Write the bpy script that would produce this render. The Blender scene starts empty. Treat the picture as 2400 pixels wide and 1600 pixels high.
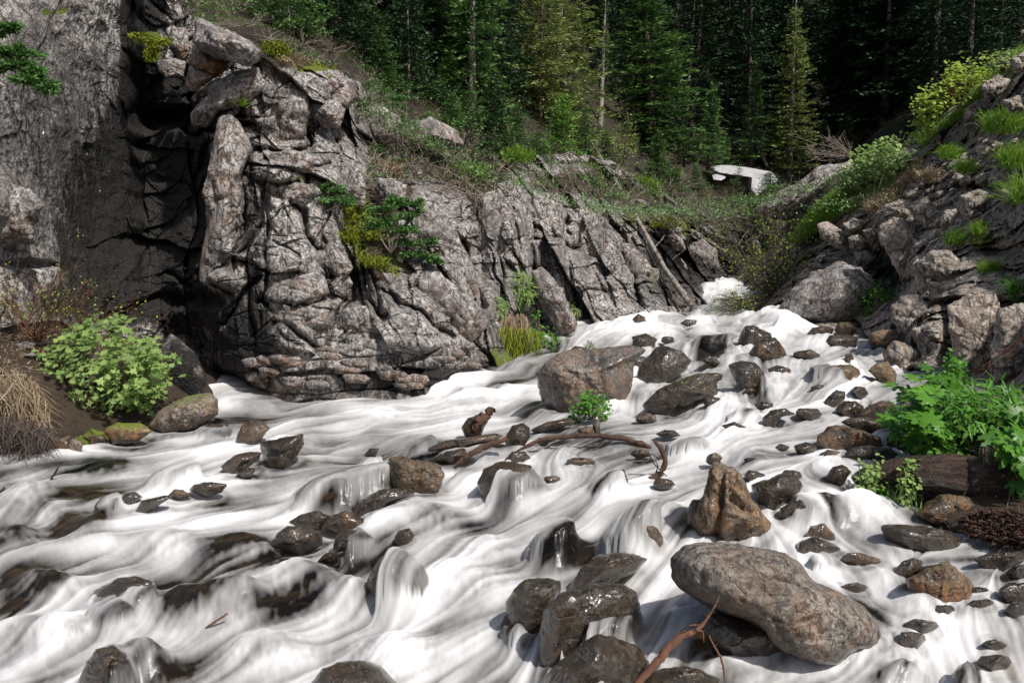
import bpy, bmesh, math, random
import numpy as np
from mathutils import Vector, Matrix
R_ = math.radians
random.seed(7)
rng = np.random.default_rng(11)
sc = bpy.context.scene
COL = sc.collection

# ------------------------------------------------------------------ camera, sky, sun, exposure
CAMZ = 1.70
PITCH = -5.0
FPX = 2400 * 28.0 / 36.0
cd = bpy.data.cameras.new('camera'); cam = bpy.data.objects.new('camera', cd); COL.objects.link(cam)
cam.location = (0, 0, CAMZ); cam.rotation_euler = (R_(90 + PITCH), 0, 0)
cd.sensor_width = 36; cd.lens = 28; cd.clip_start = 0.1; cd.clip_end = 600
sc.camera = cam
SUN = Vector((0.40, -0.52, 0.76)).normalized()
w = bpy.data.worlds.new("World"); sc.world = w; w.use_nodes = True
wn = w.node_tree.nodes; wl = w.node_tree.links
bg = wn['Background']; sky = wn.new('ShaderNodeTexSky'); sky.sky_type = 'NISHITA'; sky.sun_disc = False
sky.sun_elevation = math.asin(SUN.z); sky.sun_rotation = math.atan2(SUN.x, SUN.y)
sky.air_density = 1.0; sky.dust_density = 3.0; sky.ozone_density = 0.6
bg.inputs['Strength'].default_value = 0.11
wl.new(sky.outputs[0], bg.inputs[0])
sd = bpy.data.lights.new('sun', 'SUN'); sun = bpy.data.objects.new('sun', sd); COL.objects.link(sun)
sd.energy = 4.5; sd.angle = R_(1.5); sd.color = (1.0, 0.955, 0.90)
sun.rotation_euler = SUN.to_track_quat('Z', 'Y').to_euler(); sun.location = (6, -6, 20)
sc.view_settings.view_transform = 'Standard'; sc.view_settings.look = 'None'
sc.view_settings.exposure = 0.0; sc.view_settings.gamma = 1; sc.view_settings.use_curve_mapping = False
sc.cycles.max_bounces = 5; sc.cycles.diffuse_bounces = 2; sc.cycles.glossy_bounces = 2
sc.cycles.transparent_max_bounces = 8; sc.cycles.caustics_reflective = False; sc.cycles.caustics_refractive = False

cp, sp_ = math.cos(R_(PITCH)), math.sin(R_(PITCH))
def PN(u, v, d):
    """photo pixel (2400x1600) + distance in metres -> world point(s)"""
    u = np.asarray(u, float); v = np.asarray(v, float); d = np.asarray(d, float)
    a = (u - 1200) / FPX; b = (800 - v) / FPX
    ry = cp - b * sp_; rz = sp_ + b * cp
    k = d / ry
    return np.stack([a * k, d + 0 * a, CAMZ + rz * k], -1)
def PX(u, v, d):
    p = PN(u, v, d); return (float(p[0]), float(p[1]), float(p[2]))
def proj(P):
    x, y, z = P[..., 0], P[..., 1], P[..., 2] - CAMZ
    dep = y * cp + z * sp_; up = -y * sp_ + z * cp
    return 1200 + FPX * x / dep, 800 - FPX * up / dep

# ------------------------------------------------------------------ noise (numpy)
def _h(ix, iy, iz, s):
    h = (ix.astype(np.int64) * 374761393 + iy.astype(np.int64) * 668265263 + iz.astype(np.int64) * 2147483647 // 7 * 3 + s * 1274126177) & 0xffffffff
    h = ((h ^ (h >> 13)) * 1274126177) & 0xffffffff
    h = ((h ^ (h >> 16)) * 2246822519) & 0xffffffff
    return (h ^ (h >> 15)) & 0xffffffff
def vnoise(P, s=0):
    """smooth value noise, -1..1"""
    i = np.floor(P).astype(np.int64); f = P - i; f = f * f * f * (f * (f * 6 - 15) + 10)
    r = 0
    for dx in (0, 1):
        wx = f[..., 0] if dx else 1 - f[..., 0]
        for dy in (0, 1):
            wy = f[..., 1] if dy else 1 - f[..., 1]
            for dz in (0, 1):
                wz = f[..., 2] if dz else 1 - f[..., 2]
                r = r + wx * wy * wz * (_h(i[..., 0] + dx, i[..., 1] + dy, i[..., 2] + dz, s) / 2147483647.5 - 1)
    return r
def fbm(P, o=5, s=0, g=0.5):
    r = 0; a = 1; t = 0
    for k in range(o):
        r = r + a * vnoise(P * 2.03 ** k + 17.3 * k, s + k); t += a; a *= g
    return r / t
def ridged(P, o=5, s=0, g=0.5):
    r = 0; a = 1; t = 0
    for k in range(o):
        r = r + a * (1 - 2 * np.abs(vnoise(P * 2.1 ** k + 9.1 * k, s + k))); t += a; a *= g
    return r / t
def voro(P, s=0):
    i = np.floor(P).astype(np.int64)
    F1 = np.full(P.shape[:-1], 9.0); F2 = F1.copy(); ID = np.zeros(P.shape[:-1], np.int64); off = np.zeros(P.shape)
    for dx in (-1, 0, 1):
        for dy in (-1, 0, 1):
            for dz in (-1, 0, 1):
                c = [i[..., 0] + dx, i[..., 1] + dy, i[..., 2] + dz]
                q = np.stack([c[k] + _h(c[0], c[1], c[2], s + 11 * k) / 4294967295.0 for k in range(3)], -1)
                dd = P - q; D = np.sqrt((dd ** 2).sum(-1))
                near = D < F1
                F2 = np.where(near, F1, np.minimum(F2, D))
                F1 = np.where(near, D, F1)
                ID = np.where(near, _h(c[0], c[1], c[2], s + 77), ID)
                off = np.where(near[..., None], dd, off)
    return F1, F2, ID, off
def idr(ID, k):
    return ((ID * (2 * k + 3) * 7919 + k * 104729) % 65521) / 65521.0
def facets(P, s=0, tilt=0.8, step=0.5):
    """each Voronoi cell is a tilted plane: angular, blocky stone"""
    F1, F2, ID, off = voro(P, s)
    n = np.stack([idr(ID, k) - 0.5 for k in (1, 2, 3)], -1) * 2
    return tilt * (n * off).sum(-1) + step * (idr(ID, 4) - 0.5) * 2, F2 - F1
def sstep(a, b, x):
    t = np.clip((x - a) / (b - a), 0, 1); return t * t * (3 - 2 * t)

# ------------------------------------------------------------------ mesh helpers
def mesh_np(name, V, F, attrs=None, smooth=True):
    me = bpy.data.meshes.new(name)
    V = np.asarray(V, np.float32); n = len(V)
    if isinstance(F, np.ndarray):
        k = F.shape[1]; nf = len(F); loops = F.ravel().astype(np.int32); starts = np.arange(nf, dtype=np.int32) * k
    else:
        lens = np.array([len(f) for f in F], np.int32); nf = len(F)
        loops = np.fromiter((i for f in F for i in f), np.int32); starts = np.concatenate([[0], np.cumsum(lens)[:-1]]).astype(np.int32)
    me.vertices.add(n); me.vertices.foreach_set('co', V.ravel())
    me.loops.add(len(loops)); me.loops.foreach_set('vertex_index', loops)
    me.polygons.add(nf); me.polygons.foreach_set('loop_start', starts)
    me.update(calc_edges=True)
    me.polygons.foreach_set('use_smooth', np.full(nf, smooth))
    for k, a in (attrs or {}).items():
        at = me.attributes.new(k, 'FLOAT', 'POINT'); at.data.foreach_set('value', np.asarray(a, np.float32).ravel())
    return me
def link(name, me, mat=None, parent=None, **props):
    o = bpy.data.objects.new(name, me); COL.objects.link(o)
    if mat is not None and not me.materials: me.materials.append(mat)
    if parent is not None: o.parent = parent
    for k, v in props.items(): o[k] = v
    return o
def empty(name, loc, rz=0, **props):
    o = bpy.data.objects.new(name, None); COL.objects.link(o); o.location = loc; o.rotation_euler = (0, 0, rz)
    o.empty_display_size = 0.2
    for k, v in props.items(): o[k] = v
    return o
def grid_faces(nr, nc):
    i = np.arange(nr - 1)[:, None] * nc + np.arange(nc - 1)[None, :]
    return np.stack([i, i + 1, i + nc + 1, i + nc], -1).reshape(-1, 4)
class MB:
    def __init__(s): s.V = []; s.F = []; s.T = []; s.n = 0
    def add(s, V, F, tint=0.5):
        V = np.asarray(V, float).reshape(-1, 3)
        s.V.append(V); s.F += [tuple(int(i) + s.n for i in f) for f in F]
        s.T.append(np.full(len(V), tint) if np.isscalar(tint) else np.asarray(tint)); s.n += len(V)
    def tube(s, pts, r0, r1, sides=5, tint=0.5):
        pts = np.asarray(pts, float); n = len(pts)
        t = np.gradient(pts, axis=0); t /= np.linalg.norm(t, axis=1)[:, None] + 1e-9
        up = np.where(np.abs(t[:, 2:3]) > 0.9, np.array([[1., 0, 0]]), np.array([[0, 0, 1.]]))
        a = np.cross(t, up); a /= np.linalg.norm(a, axis=1)[:, None] + 1e-9; b = np.cross(t, a)
        r = np.linspace(r0, r1, n) if np.isscalar(r0) else np.asarray(r0)
        th = np.arange(sides) * 2 * math.pi / sides
        V = pts[:, None, :] + r[:, None, None] * (a[:, None, :] * np.cos(th)[None, :, None] + b[:, None, :] * np.sin(th)[None, :, None])
        F = []
        for i in range(n - 1):
            for j in range(sides):
                k = (j + 1) % sides
                F.append((i * sides + j, i * sides + k, (i + 1) * sides + k, (i + 1) * sides + j))
        F.append(tuple(range(sides))[::-1]); F.append(tuple((n - 1) * sides + j for j in range(sides)))
        s.add(V.reshape(-1, 3), F, tint)
    def build(s, name, mat, parent=None, smooth=True, **props):
        me = mesh_np(name, np.concatenate(s.V), s.F, {'tint': np.concatenate(s.T)}, smooth)
        return link(name, me, mat, parent, **props)
def tps_fit(XY, z, lam=1e-3):
    d = np.linalg.norm(XY[:, None] - XY[None], axis=-1); K = d * d * np.log(d + 1e-9)
    n = len(XY); A = np.zeros((n + 3, n + 3)); A[:n, :n] = K + lam * np.eye(n)
    A[:n, n] = 1; A[:n, n + 1:] = XY; A[n, :n] = 1; A[n + 1:, :n] = XY.T
    c = np.linalg.solve(A, np.concatenate([z, [0, 0, 0]]))
    def f(Q):
        Q = np.asarray(Q, float); sh = Q.shape[:-1]; q = Q.reshape(-1, 2); out = c[n] + q @ c[n + 1:]
        for k in range(n):
            dd = ((q - XY[k]) ** 2).sum(-1); out = out + c[k] * 0.5 * dd * np.log(dd + 1e-12)
        return out.reshape(sh)
    return f

# ------------------------------------------------------------------ material helpers
class NT:
    def __init__(s, name):
        s.m = bpy.data.materials.new(name); s.m.use_nodes = True; s.t = s.m.node_tree; s.t.nodes.clear()
        s.out = s.n('ShaderNodeOutputMaterial')
    def n(s, typ, **kw):
        x = s.t.nodes.new(typ)
        for k, v in kw.items(): setattr(x, k, v)
        return x
    def l(s, a, b): s.t.links.new(a, b)
    def val(s, sock, v):
        if hasattr(v, 'is_output'): s.l(v, sock)
        elif isinstance(v, (tuple, list)) and len(v) == 3 and sock.type == 'RGBA': sock.default_value = (*v, 1)
        else: sock.default_value = v
    def attr(s, name): return s.n('ShaderNodeAttribute', attribute_name=name).outputs['Fac']
    def pos(s):
        return s.n('ShaderNodeTexCoord').outputs['Object']
    def mapping(s, v, scale=(1, 1, 1), rot=(0, 0, 0)):
        x = s.n('ShaderNodeMapping'); s.l(v, x.inputs[0]); x.inputs['Scale'].default_value = scale; x.inputs['Rotation'].default_value = rot
        return x.outputs[0]
    def noise(s, v, scale, detail=5, rough=0.55, dist=0.0):
        x = s.n('ShaderNodeTexNoise'); s.l(v, x.inputs['Vector']); x.inputs['Scale'].default_value = scale
        x.inputs['Detail'].default_value = detail; x.inputs['Roughness'].default_value = rough; x.inputs['Distortion'].default_value = dist
        return x.outputs['Fac']
    def voro(s, v, scale, feature='F1'):
        x = s.n('ShaderNodeTexVoronoi', feature=feature); s.l(v, x.inputs['Vector']); x.inputs['Scale'].default_value = scale
        return x.outputs['Distance']
    def math(s, op, a, b=0.0, clamp=False):
        x = s.n('ShaderNodeMath', operation=op, use_clamp=clamp); s.val(x.inputs[0], a); s.val(x.inputs[1], b); return x.outputs[0]
    def rng(s, v, a, b, c=0.0, d=1.0):
        x = s.n('ShaderNodeMapRange'); s.val(x.inputs[0], v); x.inputs[1].default_value = a; x.inputs[2].default_value = b
        x.inputs[3].default_value = c; x.inputs[4].default_value = d; return x.outputs[0]
    def mix(s, f, a, b, mode='MIX'):
        x = s.n('ShaderNodeMix', data_type='RGBA', blend_type=mode); s.val(x.inputs[0], f); s.val(x.inputs[6], a); s.val(x.inputs[7], b); return x.outputs[2]
    def ramp(s, v, stops):
        x = s.n('ShaderNodeValToRGB'); s.l(v, x.inputs[0]); e = x.color_ramp.elements
        while len(e) < len(stops): e.new(0.5)
        for i, (p, c) in enumerate(stops): e[i].position = p; e[i].color = (*c, 1)
        return x.outputs[0]
    def bsdf(s, col, rough, normal=None, spec=0.5, **kw):
        b = s.n('ShaderNodeBsdfPrincipled'); s.val(b.inputs['Base Color'], col); s.val(b.inputs['Roughness'], rough)
        s.val(b.inputs['Specular IOR Level'], spec)
        if normal is not None: s.l(normal, b.inputs['Normal'])
        for k, v in kw.items(): s.val(b.inputs[k], v)
        return b.outputs[0]
    def bump(s, h, strength, dist, prev=None):
        x = s.n('ShaderNodeBump'); s.val(x.inputs['Height'], h); x.inputs['Strength'].default_value = strength; x.inputs['Distance'].default_value = dist
        if prev is not None: s.l(prev, x.inputs['Normal'])
        return x.outputs[0]
    def done(s, sh): s.l(sh, s.out.inputs[0]); return s.m

def rock_material(name, stops, rust_c=(0.24, 0.095, 0.026), moss_c=(0.10, 0.13, 0.012), scale=1.0, bump=1.0, dryrough=0.8, crevice=False):
    """stone; wet / rust / moss / stain / soil come from vertex attributes shaped with the geometry"""
    t = NT(name); p = t.pos()
    big = t.noise(p, 1.3 * scale, 6, 0.62, 0.6); mid = t.noise(p, 7 * scale, 8, 0.68, 0.3); fine = t.noise(p, 42 * scale, 6, 0.7)
    c = t.ramp(t.math('ADD', t.math('MULTIPLY', big, 0.45), t.math('MULTIPLY', mid, 0.55)), stops)
    # black lichen blotches and pale mineral spots
    bl = t.noise(t.mapping(p, (1, 1, 0.8)), 16 * scale, 9, 0.78, 0.2)
    lich = t.math('MULTIPLY', t.rng(bl, 0.49, 0.54), t.rng(big, 0.34, 0.50), clamp=True)
    c = t.mix(t.math('MULTIPLY', lich, 0.85), c, (0.022, 0.020, 0.019))
    pale = t.rng(t.noise(p, 26 * scale, 5, 0.7), 0.60, 0.68)
    c = t.mix(t.math('MULTIPLY', pale, 0.55), c, (0.50, 0.46, 0.42))
    if crevice:
        cv = t.voro(t.mapping(t.n('ShaderNodeVectorMath', operation='ADD').outputs[0], (1, 1, 1)), 1) if False else None
        wv = t.n('ShaderNodeMix', data_type='VECTOR'); wv.inputs[0].default_value = 0.12; t.l(p, wv.inputs[4]); nn = t.n('ShaderNodeTexNoise'); t.l(p, nn.inputs['Vector']); nn.inputs['Scale'].default_value = 2.5; nn.inputs['Detail'].default_value = 6; t.l(nn.outputs['Color'], wv.inputs[5])
        e1 = t.voro(t.mapping(wv.outputs[1], (1, 1, 0.45), (0.1, 0.35, 0)), 3.2, 'DISTANCE_TO_EDGE'); e2 = t.voro(t.mapping(wv.outputs[1], (1, 1, 0.7), (0.3, -0.3, 0)), 9.0, 'DISTANCE_TO_EDGE')
        ck = t.math('MINIMUM', t.rng(e1, 0.0, 0.030), t.rng(e2, -0.02, 0.035)); c = t.mix(t.math('MULTIPLY', t.math('SUBTRACT', 1.0, ck), 0.85, clamp=True), c, (0.02, 0.018, 0.016))
    speck = t.rng(fine, 0.35, 0.7, 0.62, 1.35)
    cm = t.n('ShaderNodeVectorMath', operation='SCALE'); t.l(c, cm.inputs[0]); t.l(speck, cm.inputs['Scale']); c = cm.outputs[0]
    rn = t.noise(t.mapping(p, (1, 1, 0.6)), 4.5 * scale, 6, 0.65)
    rf = t.math('MULTIPLY', t.math('MULTIPLY', t.attr('rust'), 0.75), t.rng(rn, 0.42, 0.62), clamp=True)
    c = t.mix(rf, c, t.mix(fine, rust_c, tuple(min(1, x * 1.9) for x in rust_c)))
    # vertical black water stains, and shade painted in as the same black
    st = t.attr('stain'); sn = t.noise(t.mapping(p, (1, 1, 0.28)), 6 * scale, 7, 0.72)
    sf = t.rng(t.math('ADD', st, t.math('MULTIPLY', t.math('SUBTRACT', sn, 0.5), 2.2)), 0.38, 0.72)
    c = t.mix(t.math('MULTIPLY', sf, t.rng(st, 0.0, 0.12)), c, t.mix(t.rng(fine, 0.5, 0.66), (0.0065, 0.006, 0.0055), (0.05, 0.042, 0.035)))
    soil = t.attr('soil'); sl = t.rng(t.math('ADD', soil, t.math('MULTIPLY', t.math('SUBTRACT', mid, 0.5), 1.6)), 0.42, 0.58)
    c = t.mix(sl, c, t.mix(t.noise(p, 30 * scale, 4, 0.7), (0.012, 0.008, 0.004), (0.085, 0.055, 0.032)))
    wet = t.attr('wet'); wf = t.rng(t.math('ADD', wet, t.math('MULTIPLY', t.math('SUBTRACT', mid, 0.5), 0.9)), 0.35, 0.65)
    dk = t.n('ShaderNodeVectorMath', operation='SCALE'); t.l(c, dk.inputs[0]); t.l(t.rng(wf, 0, 1, 1, 0.27), dk.inputs['Scale']); c = dk.outputs[0]
    ms = t.attr('moss'); mn = t.noise(p, 9 * scale, 7, 0.7)
    mf = t.rng(t.math('ADD', ms, t.math('MULTIPLY', t.math('SUBTRACT', mn, 0.5), 1.8)), 0.50, 0.60)
    mf = t.math('MULTIPLY', mf, t.rng(ms, 0.02, 0.12))
    c = t.mix(mf, c, t.mix(t.noise(p, 60 * scale, 3, 0.6), tuple(x * 0.35 for x in moss_c), tuple(x * 2.0 for x in moss_c)))
    rough = t.math('SUBTRACT', dryrough, t.math('MULTIPLY', wf, dryrough - 0.17)); rough = t.math('MAXIMUM', rough, t.math('MULTIPLY', mf, 0.95))
    crk = t.rng(t.voro(t.mapping(p, (1, 1, 0.6), (0.2, 0.3, 0)), 5.5 * scale, 'DISTANCE_TO_EDGE'), 0.0, 0.045)
    h = t.math('ADD', t.math('MULTIPLY', crk, 0.28), t.math('ADD', t.math('MULTIPLY', mid, 1.2), t.math('MULTIPLY', bl, 0.45)))
    n1 = t.bump(h, 0.85 * bump, 0.045 / scale)
    n2 = t.bump(t.math('ADD', fine, t.math('MULTIPLY', t.noise(p, 90 * scale, 3, 0.6), 0.5)), 0.8 * bump, 0.014 / scale, n1)
    return t.done(t.bsdf(c, rough, n2, 0.5, **{'Coat Weight': t.math('MULTIPLY', wf, 0.2 if crevice else 0.55), 'Coat Roughness': 0.2, 'Coat IOR': 1.6}))

def plant_material(name, a, b, rough=0.55, trans=0.35, noise_scale=8):
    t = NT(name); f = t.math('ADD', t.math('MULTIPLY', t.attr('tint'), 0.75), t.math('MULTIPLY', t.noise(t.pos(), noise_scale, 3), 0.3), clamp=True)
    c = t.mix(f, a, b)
    s1 = t.bsdf(c, rough, None, 0.35)
    tr = t.n('ShaderNodeBsdfTranslucent'); t.l(c, tr.inputs[0])
    m = t.n('ShaderNodeMixShader'); m.inputs[0].default_value = trans; t.l(s1, m.inputs[1]); t.l(tr.outputs[0], m.inputs[2])
    return t.done(m.outputs[0])
def bark_material(name, a, b, scale=14, patch=None):
    t = NT(name); p = t.pos(); f = t.noise(t.mapping(p, (1, 1, 0.25)), scale, 7, 0.7)
    c = t.mix(t.rng(f, 0.3, 0.7), a, b)
    if patch: c = t.mix(t.rng(t.noise(p, 5, 4, 0.7), 0.5, 0.62), c, patch)
    return t.done(t.bsdf(c, 0.85, t.bump(f, 0.8, 0.02)))

M = {}
M['cliff'] = rock_material('cliff_stone', [(0.34, (0.045, 0.042, 0.040)), (0.42, (0.21, 0.198, 0.188)), (0.50, (0.45, 0.425, 0.402)), (0.60, (0.70, 0.67, 0.64))], scale=0.9, crevice=True, bump=1.15)
M['cliff_warm'] = rock_material('warm_cliff_stone', [(0.33, (0.06, 0.05, 0.042)), (0.41, (0.28, 0.235, 0.195)), (0.49, (0.52, 0.455, 0.39)), (0.60, (0.72, 0.66, 0.59))], scale=1.1, crevice=True, bump=1.15)
M['boulder'] = rock_material('grey_boulder_stone', [(0.32, (0.055, 0.047, 0.038)), (0.44, (0.15, 0.132, 0.108)), (0.54, (0.26, 0.232, 0.20)), (0.66, (0.42, 0.385, 0.34))], scale=2.2, bump=0.75)
M['stone'] = rock_material('stream_stone', [(0.36, (0.030, 0.022, 0.014)), (0.45, (0.14, 0.100, 0.060)), (0.53, (0.29, 0.215, 0.14)), (0.62, (0.50, 0.42, 0.33))], scale=2.6, bump=0.9)
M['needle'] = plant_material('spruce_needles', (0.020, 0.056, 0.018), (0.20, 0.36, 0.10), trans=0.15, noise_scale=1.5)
M['needle_dark'] = plant_material('painted_shade_spruce_needles', (0.006, 0.020, 0.009), (0.050, 0.105, 0.042), trans=0.1, noise_scale=1.5)  # shaded copy of the spruce needles, the wood's shade put into the green
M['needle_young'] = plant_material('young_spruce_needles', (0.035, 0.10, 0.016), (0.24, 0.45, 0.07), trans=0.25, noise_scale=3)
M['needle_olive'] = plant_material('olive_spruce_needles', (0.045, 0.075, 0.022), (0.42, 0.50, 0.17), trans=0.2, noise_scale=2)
M['juniper'] = plant_material('juniper_needles', (0.015, 0.055, 0.016), (0.16, 0.32, 0.08), trans=0.2, noise_scale=6)
M['bark'] = bark_material('spruce_bark', (0.028, 0.020, 0.015), (0.13, 0.10, 0.085))
M['bark_pale'] = bark_material('pale_dead_bark', (0.10, 0.085, 0.075), (0.42, 0.38, 0.34), patch=(0.10, 0.07, 0.05))
M['twig'] = bark_material('grey_twig_bark', (0.10, 0.075, 0.058), (0.34, 0.28, 0.235))
M['twig_red'] = bark_material('red_brown_twig', (0.06, 0.025, 0.015), (0.22, 0.10, 0.06))
t = NT('wet_log_grain'); p = t.pos(); f = t.noise(t.mapping(p, (1.2, 9, 9)), 4, 8, 0.75)
M['log_grain'] = t.done(t.bsdf(t.ramp(f, [(0.35, (0.008, 0.005, 0.004)), (0.5, (0.055, 0.030, 0.019)), (0.65, (0.15, 0.095, 0.065))]), 0.45, t.bump(f, 1.0, 0.05)))
M['log_wet'] = bark_material('rotting_wet_wood', (0.012, 0.007, 0.005), (0.11, 0.055, 0.032), scale=9)
M['leaf'] = plant_material('bright_bush_leaf', (0.055, 0.13, 0.026), (0.36, 0.50, 0.15), trans=0.4)
M['leaf_yellow'] = plant_material('spring_yellow_leaf', (0.16, 0.24, 0.03), (0.42, 0.55, 0.08), trans=0.4)
M['leaf_deep'] = plant_material('lush_green_leaf', (0.014, 0.070, 0.010), (0.13, 0.33, 0.03), rough=0.4, trans=0.35)
M['grass'] = plant_material('fresh_grass', (0.07, 0.16, 0.015), (0.28, 0.46, 0.06), trans=0.4)
M['grass_dry'] = plant_material('dry_straw', (0.13, 0.085, 0.05), (0.46, 0.36, 0.24), trans=0.2)
M['moss'] = plant_material('yellow_moss', (0.055, 0.075, 0.006), (0.26, 0.31, 0.02), rough=0.9, trans=0.1, noise_scale=25)

t = NT('snow'); M['snow'] = t.done(t.bsdf(t.mix(t.noise(t.pos(), 5, 5), (0.22, 0.21, 0.20), (0.60, 0.61, 0.63)), 0.6, t.bump(t.noise(t.pos(), 4, 5), 0.6, 0.1)))
t = NT('forest_soil'); p = t.pos(); a = t.noise(p, 1.2, 8, 0.7); b = t.noise(p, 9, 6, 0.7)
c = t.mix(t.rng(b, 0.35, 0.65), (0.006, 0.0045, 0.003), (0.045, 0.031, 0.02)); c = t.mix(t.rng(a, 0.50, 0.60), c, t.mix(b, (0.010, 0.018, 0.004), (0.07, 0.085, 0.014)))
c = t.mix(t.rng(t.noise(p, 2.6, 6, 0.7), 0.64, 0.69), c, (0.17, 0.15, 0.135))
M['soil'] = t.done(t.bsdf(c, 0.95, t.bump(b, 1.0, 0.08)))
# ---- water: white silky foam where it runs fast, clear and dark over the bed where thin
t = NT('rushing_water'); fo = t.attr('foam'); st = t.attr('streak'); p = t.pos()
F = t.math('ADD', fo, t.math('MULTIPLY', t.math('SUBTRACT', st, 0.5), 0.72))
F = t.rng(F, 0.08, 0.98)
Fc = t.n('ShaderNodeClamp'); t.l(F, Fc.inputs[0]); F = Fc.outputs[0]
nb = t.bump(t.noise(t.mapping(p, (1, 1, 1)), 9, 3, 0.5), 0.25, 0.03)
nb = t.bump(st, 0.15, 0.02, nb)
df = t.n('ShaderNodeBsdfDiffuse'); t.val(df.inputs[0], t.mix(F, (0.52, 0.515, 0.50), (0.70, 0.70, 0.70))); 
geo = t.n('ShaderNodeNewGeometry'); vm = t.n('ShaderNodeMix', data_type='VECTOR'); vm.inputs[0].default_value = 0.6; t.l(t.bump(st, 0.2, 0.02), vm.inputs[4]); vm.inputs[5].default_value = (0.1, -0.15, 1.0)
vn = t.n('ShaderNodeVectorMath', operation='NORMALIZE'); t.l(vm.outputs[1], vn.inputs[0]); t.l(vn.outputs[0], df.inputs['Normal'])
gl = t.n('ShaderNodeBsdfGlossy'); gl.inputs[0].default_value = (0.9, 0.92, 0.95, 1); gl.inputs['Roughness'].default_value = 0.28; t.l(nb, gl.inputs['Normal'])
tp = t.n('ShaderNodeBsdfTransparent'); tp.inputs[0].default_value = (0.50, 0.46, 0.38, 1)
fr = t.n('ShaderNodeFresnel'); fr.inputs[0].default_value = 1.33; t.l(nb, fr.inputs['Normal'])
m1 = t.n('ShaderNodeMixShader'); t.l(t.math('MULTIPLY', fr.outputs[0], 0.9), m1.inputs[0]); t.l(tp.outputs[0], m1.inputs[1]); t.l(gl.outputs[0], m1.inputs[2])
m2 = t.n('ShaderNodeMixShader'); t.l(F, m2.inputs[0]); t.l(m1.outputs[0], m2.inputs[1]); t.l(df.outputs[0], m2.inputs[2])
M['water'] = t.done(m2.outputs[0])
t = NT('stream_bed'); p = t.pos(); v = t.voro(p, 5); a = t.noise(p, 3, 6, 0.7)
c = t.ramp(a, [(0.3, (0.03, 0.026, 0.022)), (0.48, (0.11, 0.09, 0.068)), (0.6, (0.20, 0.145, 0.09)), (0.72, (0.17, 0.165, 0.12))])
M['bed'] = t.done(t.bsdf(c, 0.4, t.bump(v, 1.0, 0.1)))


# ------------------------------------------------------------------ the stream surface
def q3(x, y): return (x / 1.96, 800 + y / 1.96)
def q4(x, y): return (1200 + x / 1.96, 800 + y / 1.96)
def q1(x, y): return (x / 1.96, y / 1.96)
def q2(x, y): return (1200 + x / 1.96, y / 1.96)
# (photo column, photo row, drop of the water below the eye in metres)
WC = [(0, 1600, 1.75), (0, 1350, 1.73), (0, 1150, 1.70), (50, 1070, 1.68), (-250, 1080, 1.70), (-300, 1400, 1.76), (400, 1010, 1.65), (950, 935, 1.60), (600, 940, 1.62), (700, 1200, 1.60),
      (1200, 1400, 1.56), (1200, 1200, 1.46), (1200, 1000, 1.38), (1250, 862, 1.28), (1050, 925, 1.56), (1300, 800, 1.12), (1340, 742, 0.93), (1500, 722, 0.90),
      (1700, 722, 0.86), (1620, 662, 0.42), (1450, 725, .92), (1560, 700, .78), (1880, 745, .90), (1760, 690, .66), (1690, 634, 0.0), (1720, 618, -0.3), (1500, 950, 1.28), (1500, 800, 1.02), (1700, 800, 0.98), (1700, 950, 1.18),
      (2080, 762, 0.93), (2060, 900, 1.12), (1900, 1000, 1.2), (1500, 1080, 1.35), (1900, 1125, 1.22), (2080, 1220, 1.36), (1500, 1260, 1.43), (1850, 1260, 1.38),
      (1900, 1450, 1.45), (2400, 1300, 1.33), (2400, 1450, 1.42), (1600, 1560, 1.55), (1200, 1600, 1.65), (700, 1600, 1.72), (2150, 1600, 1.55), (400, 1300, 1.70), (800, 1030, 1.60), (900, 1400, 1.66)]
KS = 2400 / 2352.0
WC = [(u * KS, v * KS, h) for (u, v, h) in WC]
def drop_to_d(v, h):
    b = (800 - v) / FPX; k = -h / (sp_ + b * cp); return k * (cp - b * sp_)
_pts = []
for (u, v, h) in WC:
    if abs(v - 634 * KS) < 1: d = 24.5
    elif abs(v - 618 * KS) < 1: d = 28.5
    else: d = float(drop_to_d(v, h))
    _pts.append(PN(u, v, d))
_pts = np.array(_pts)
_zw = tps_fit(_pts[:, :2], _pts[:, 2], 0.02)
def zw(XY):
    XY = np.asarray(XY, float); z = _zw(XY)
    P3 = np.concatenate([XY, 0 * XY[..., :1]], -1)
    wob = vnoise(P3 * 0.9, 3) * 0.10 + vnoise(P3 * 2.3, 4) * 0.04
    st = 0.17; q = (z + wob) / st; f = q - np.floor(q)
    zs = (np.floor(q) + sstep(0.52, 0.98, f)) * st - wob * 0.7
    amt = sstep(2.5, 6.0, XY[..., 1]) * 0.75 + 0.1
    return z * (1 - amt) + zs * amt
_dl = np.geomspace(1.9, 31, 900)
def hit(u, v):
    """distance at which the sight line through a photo pixel meets the water"""
    P = PN(np.full(900, u), np.full(900, v), _dl)
    below = P[:, 2] < _zw(P[:, :2])
    return float(_dl[int(np.argmax(below))]) if below.any() else 25.0

NR, NC = 530, 790
A0, A1 = -0.80, 0.71
D0, D1 = 1.9, 31.0
aa = np.linspace(A0, A1, NC)[None, :] + np.zeros((NR, 1)); ss = np.linspace(0, 1, NR)[:, None] + np.zeros((1, NC))
dd = D0 * (D1 / D0) ** ss
WX = aa * dd; WXY = np.stack([WX, dd], -1)
WZ = zw(WXY); Wbase = np.concatenate([WXY, WZ[..., None]], -1)
WU, WV = proj(np.concatenate([WXY, _zw(WXY)[..., None]], -1))

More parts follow.
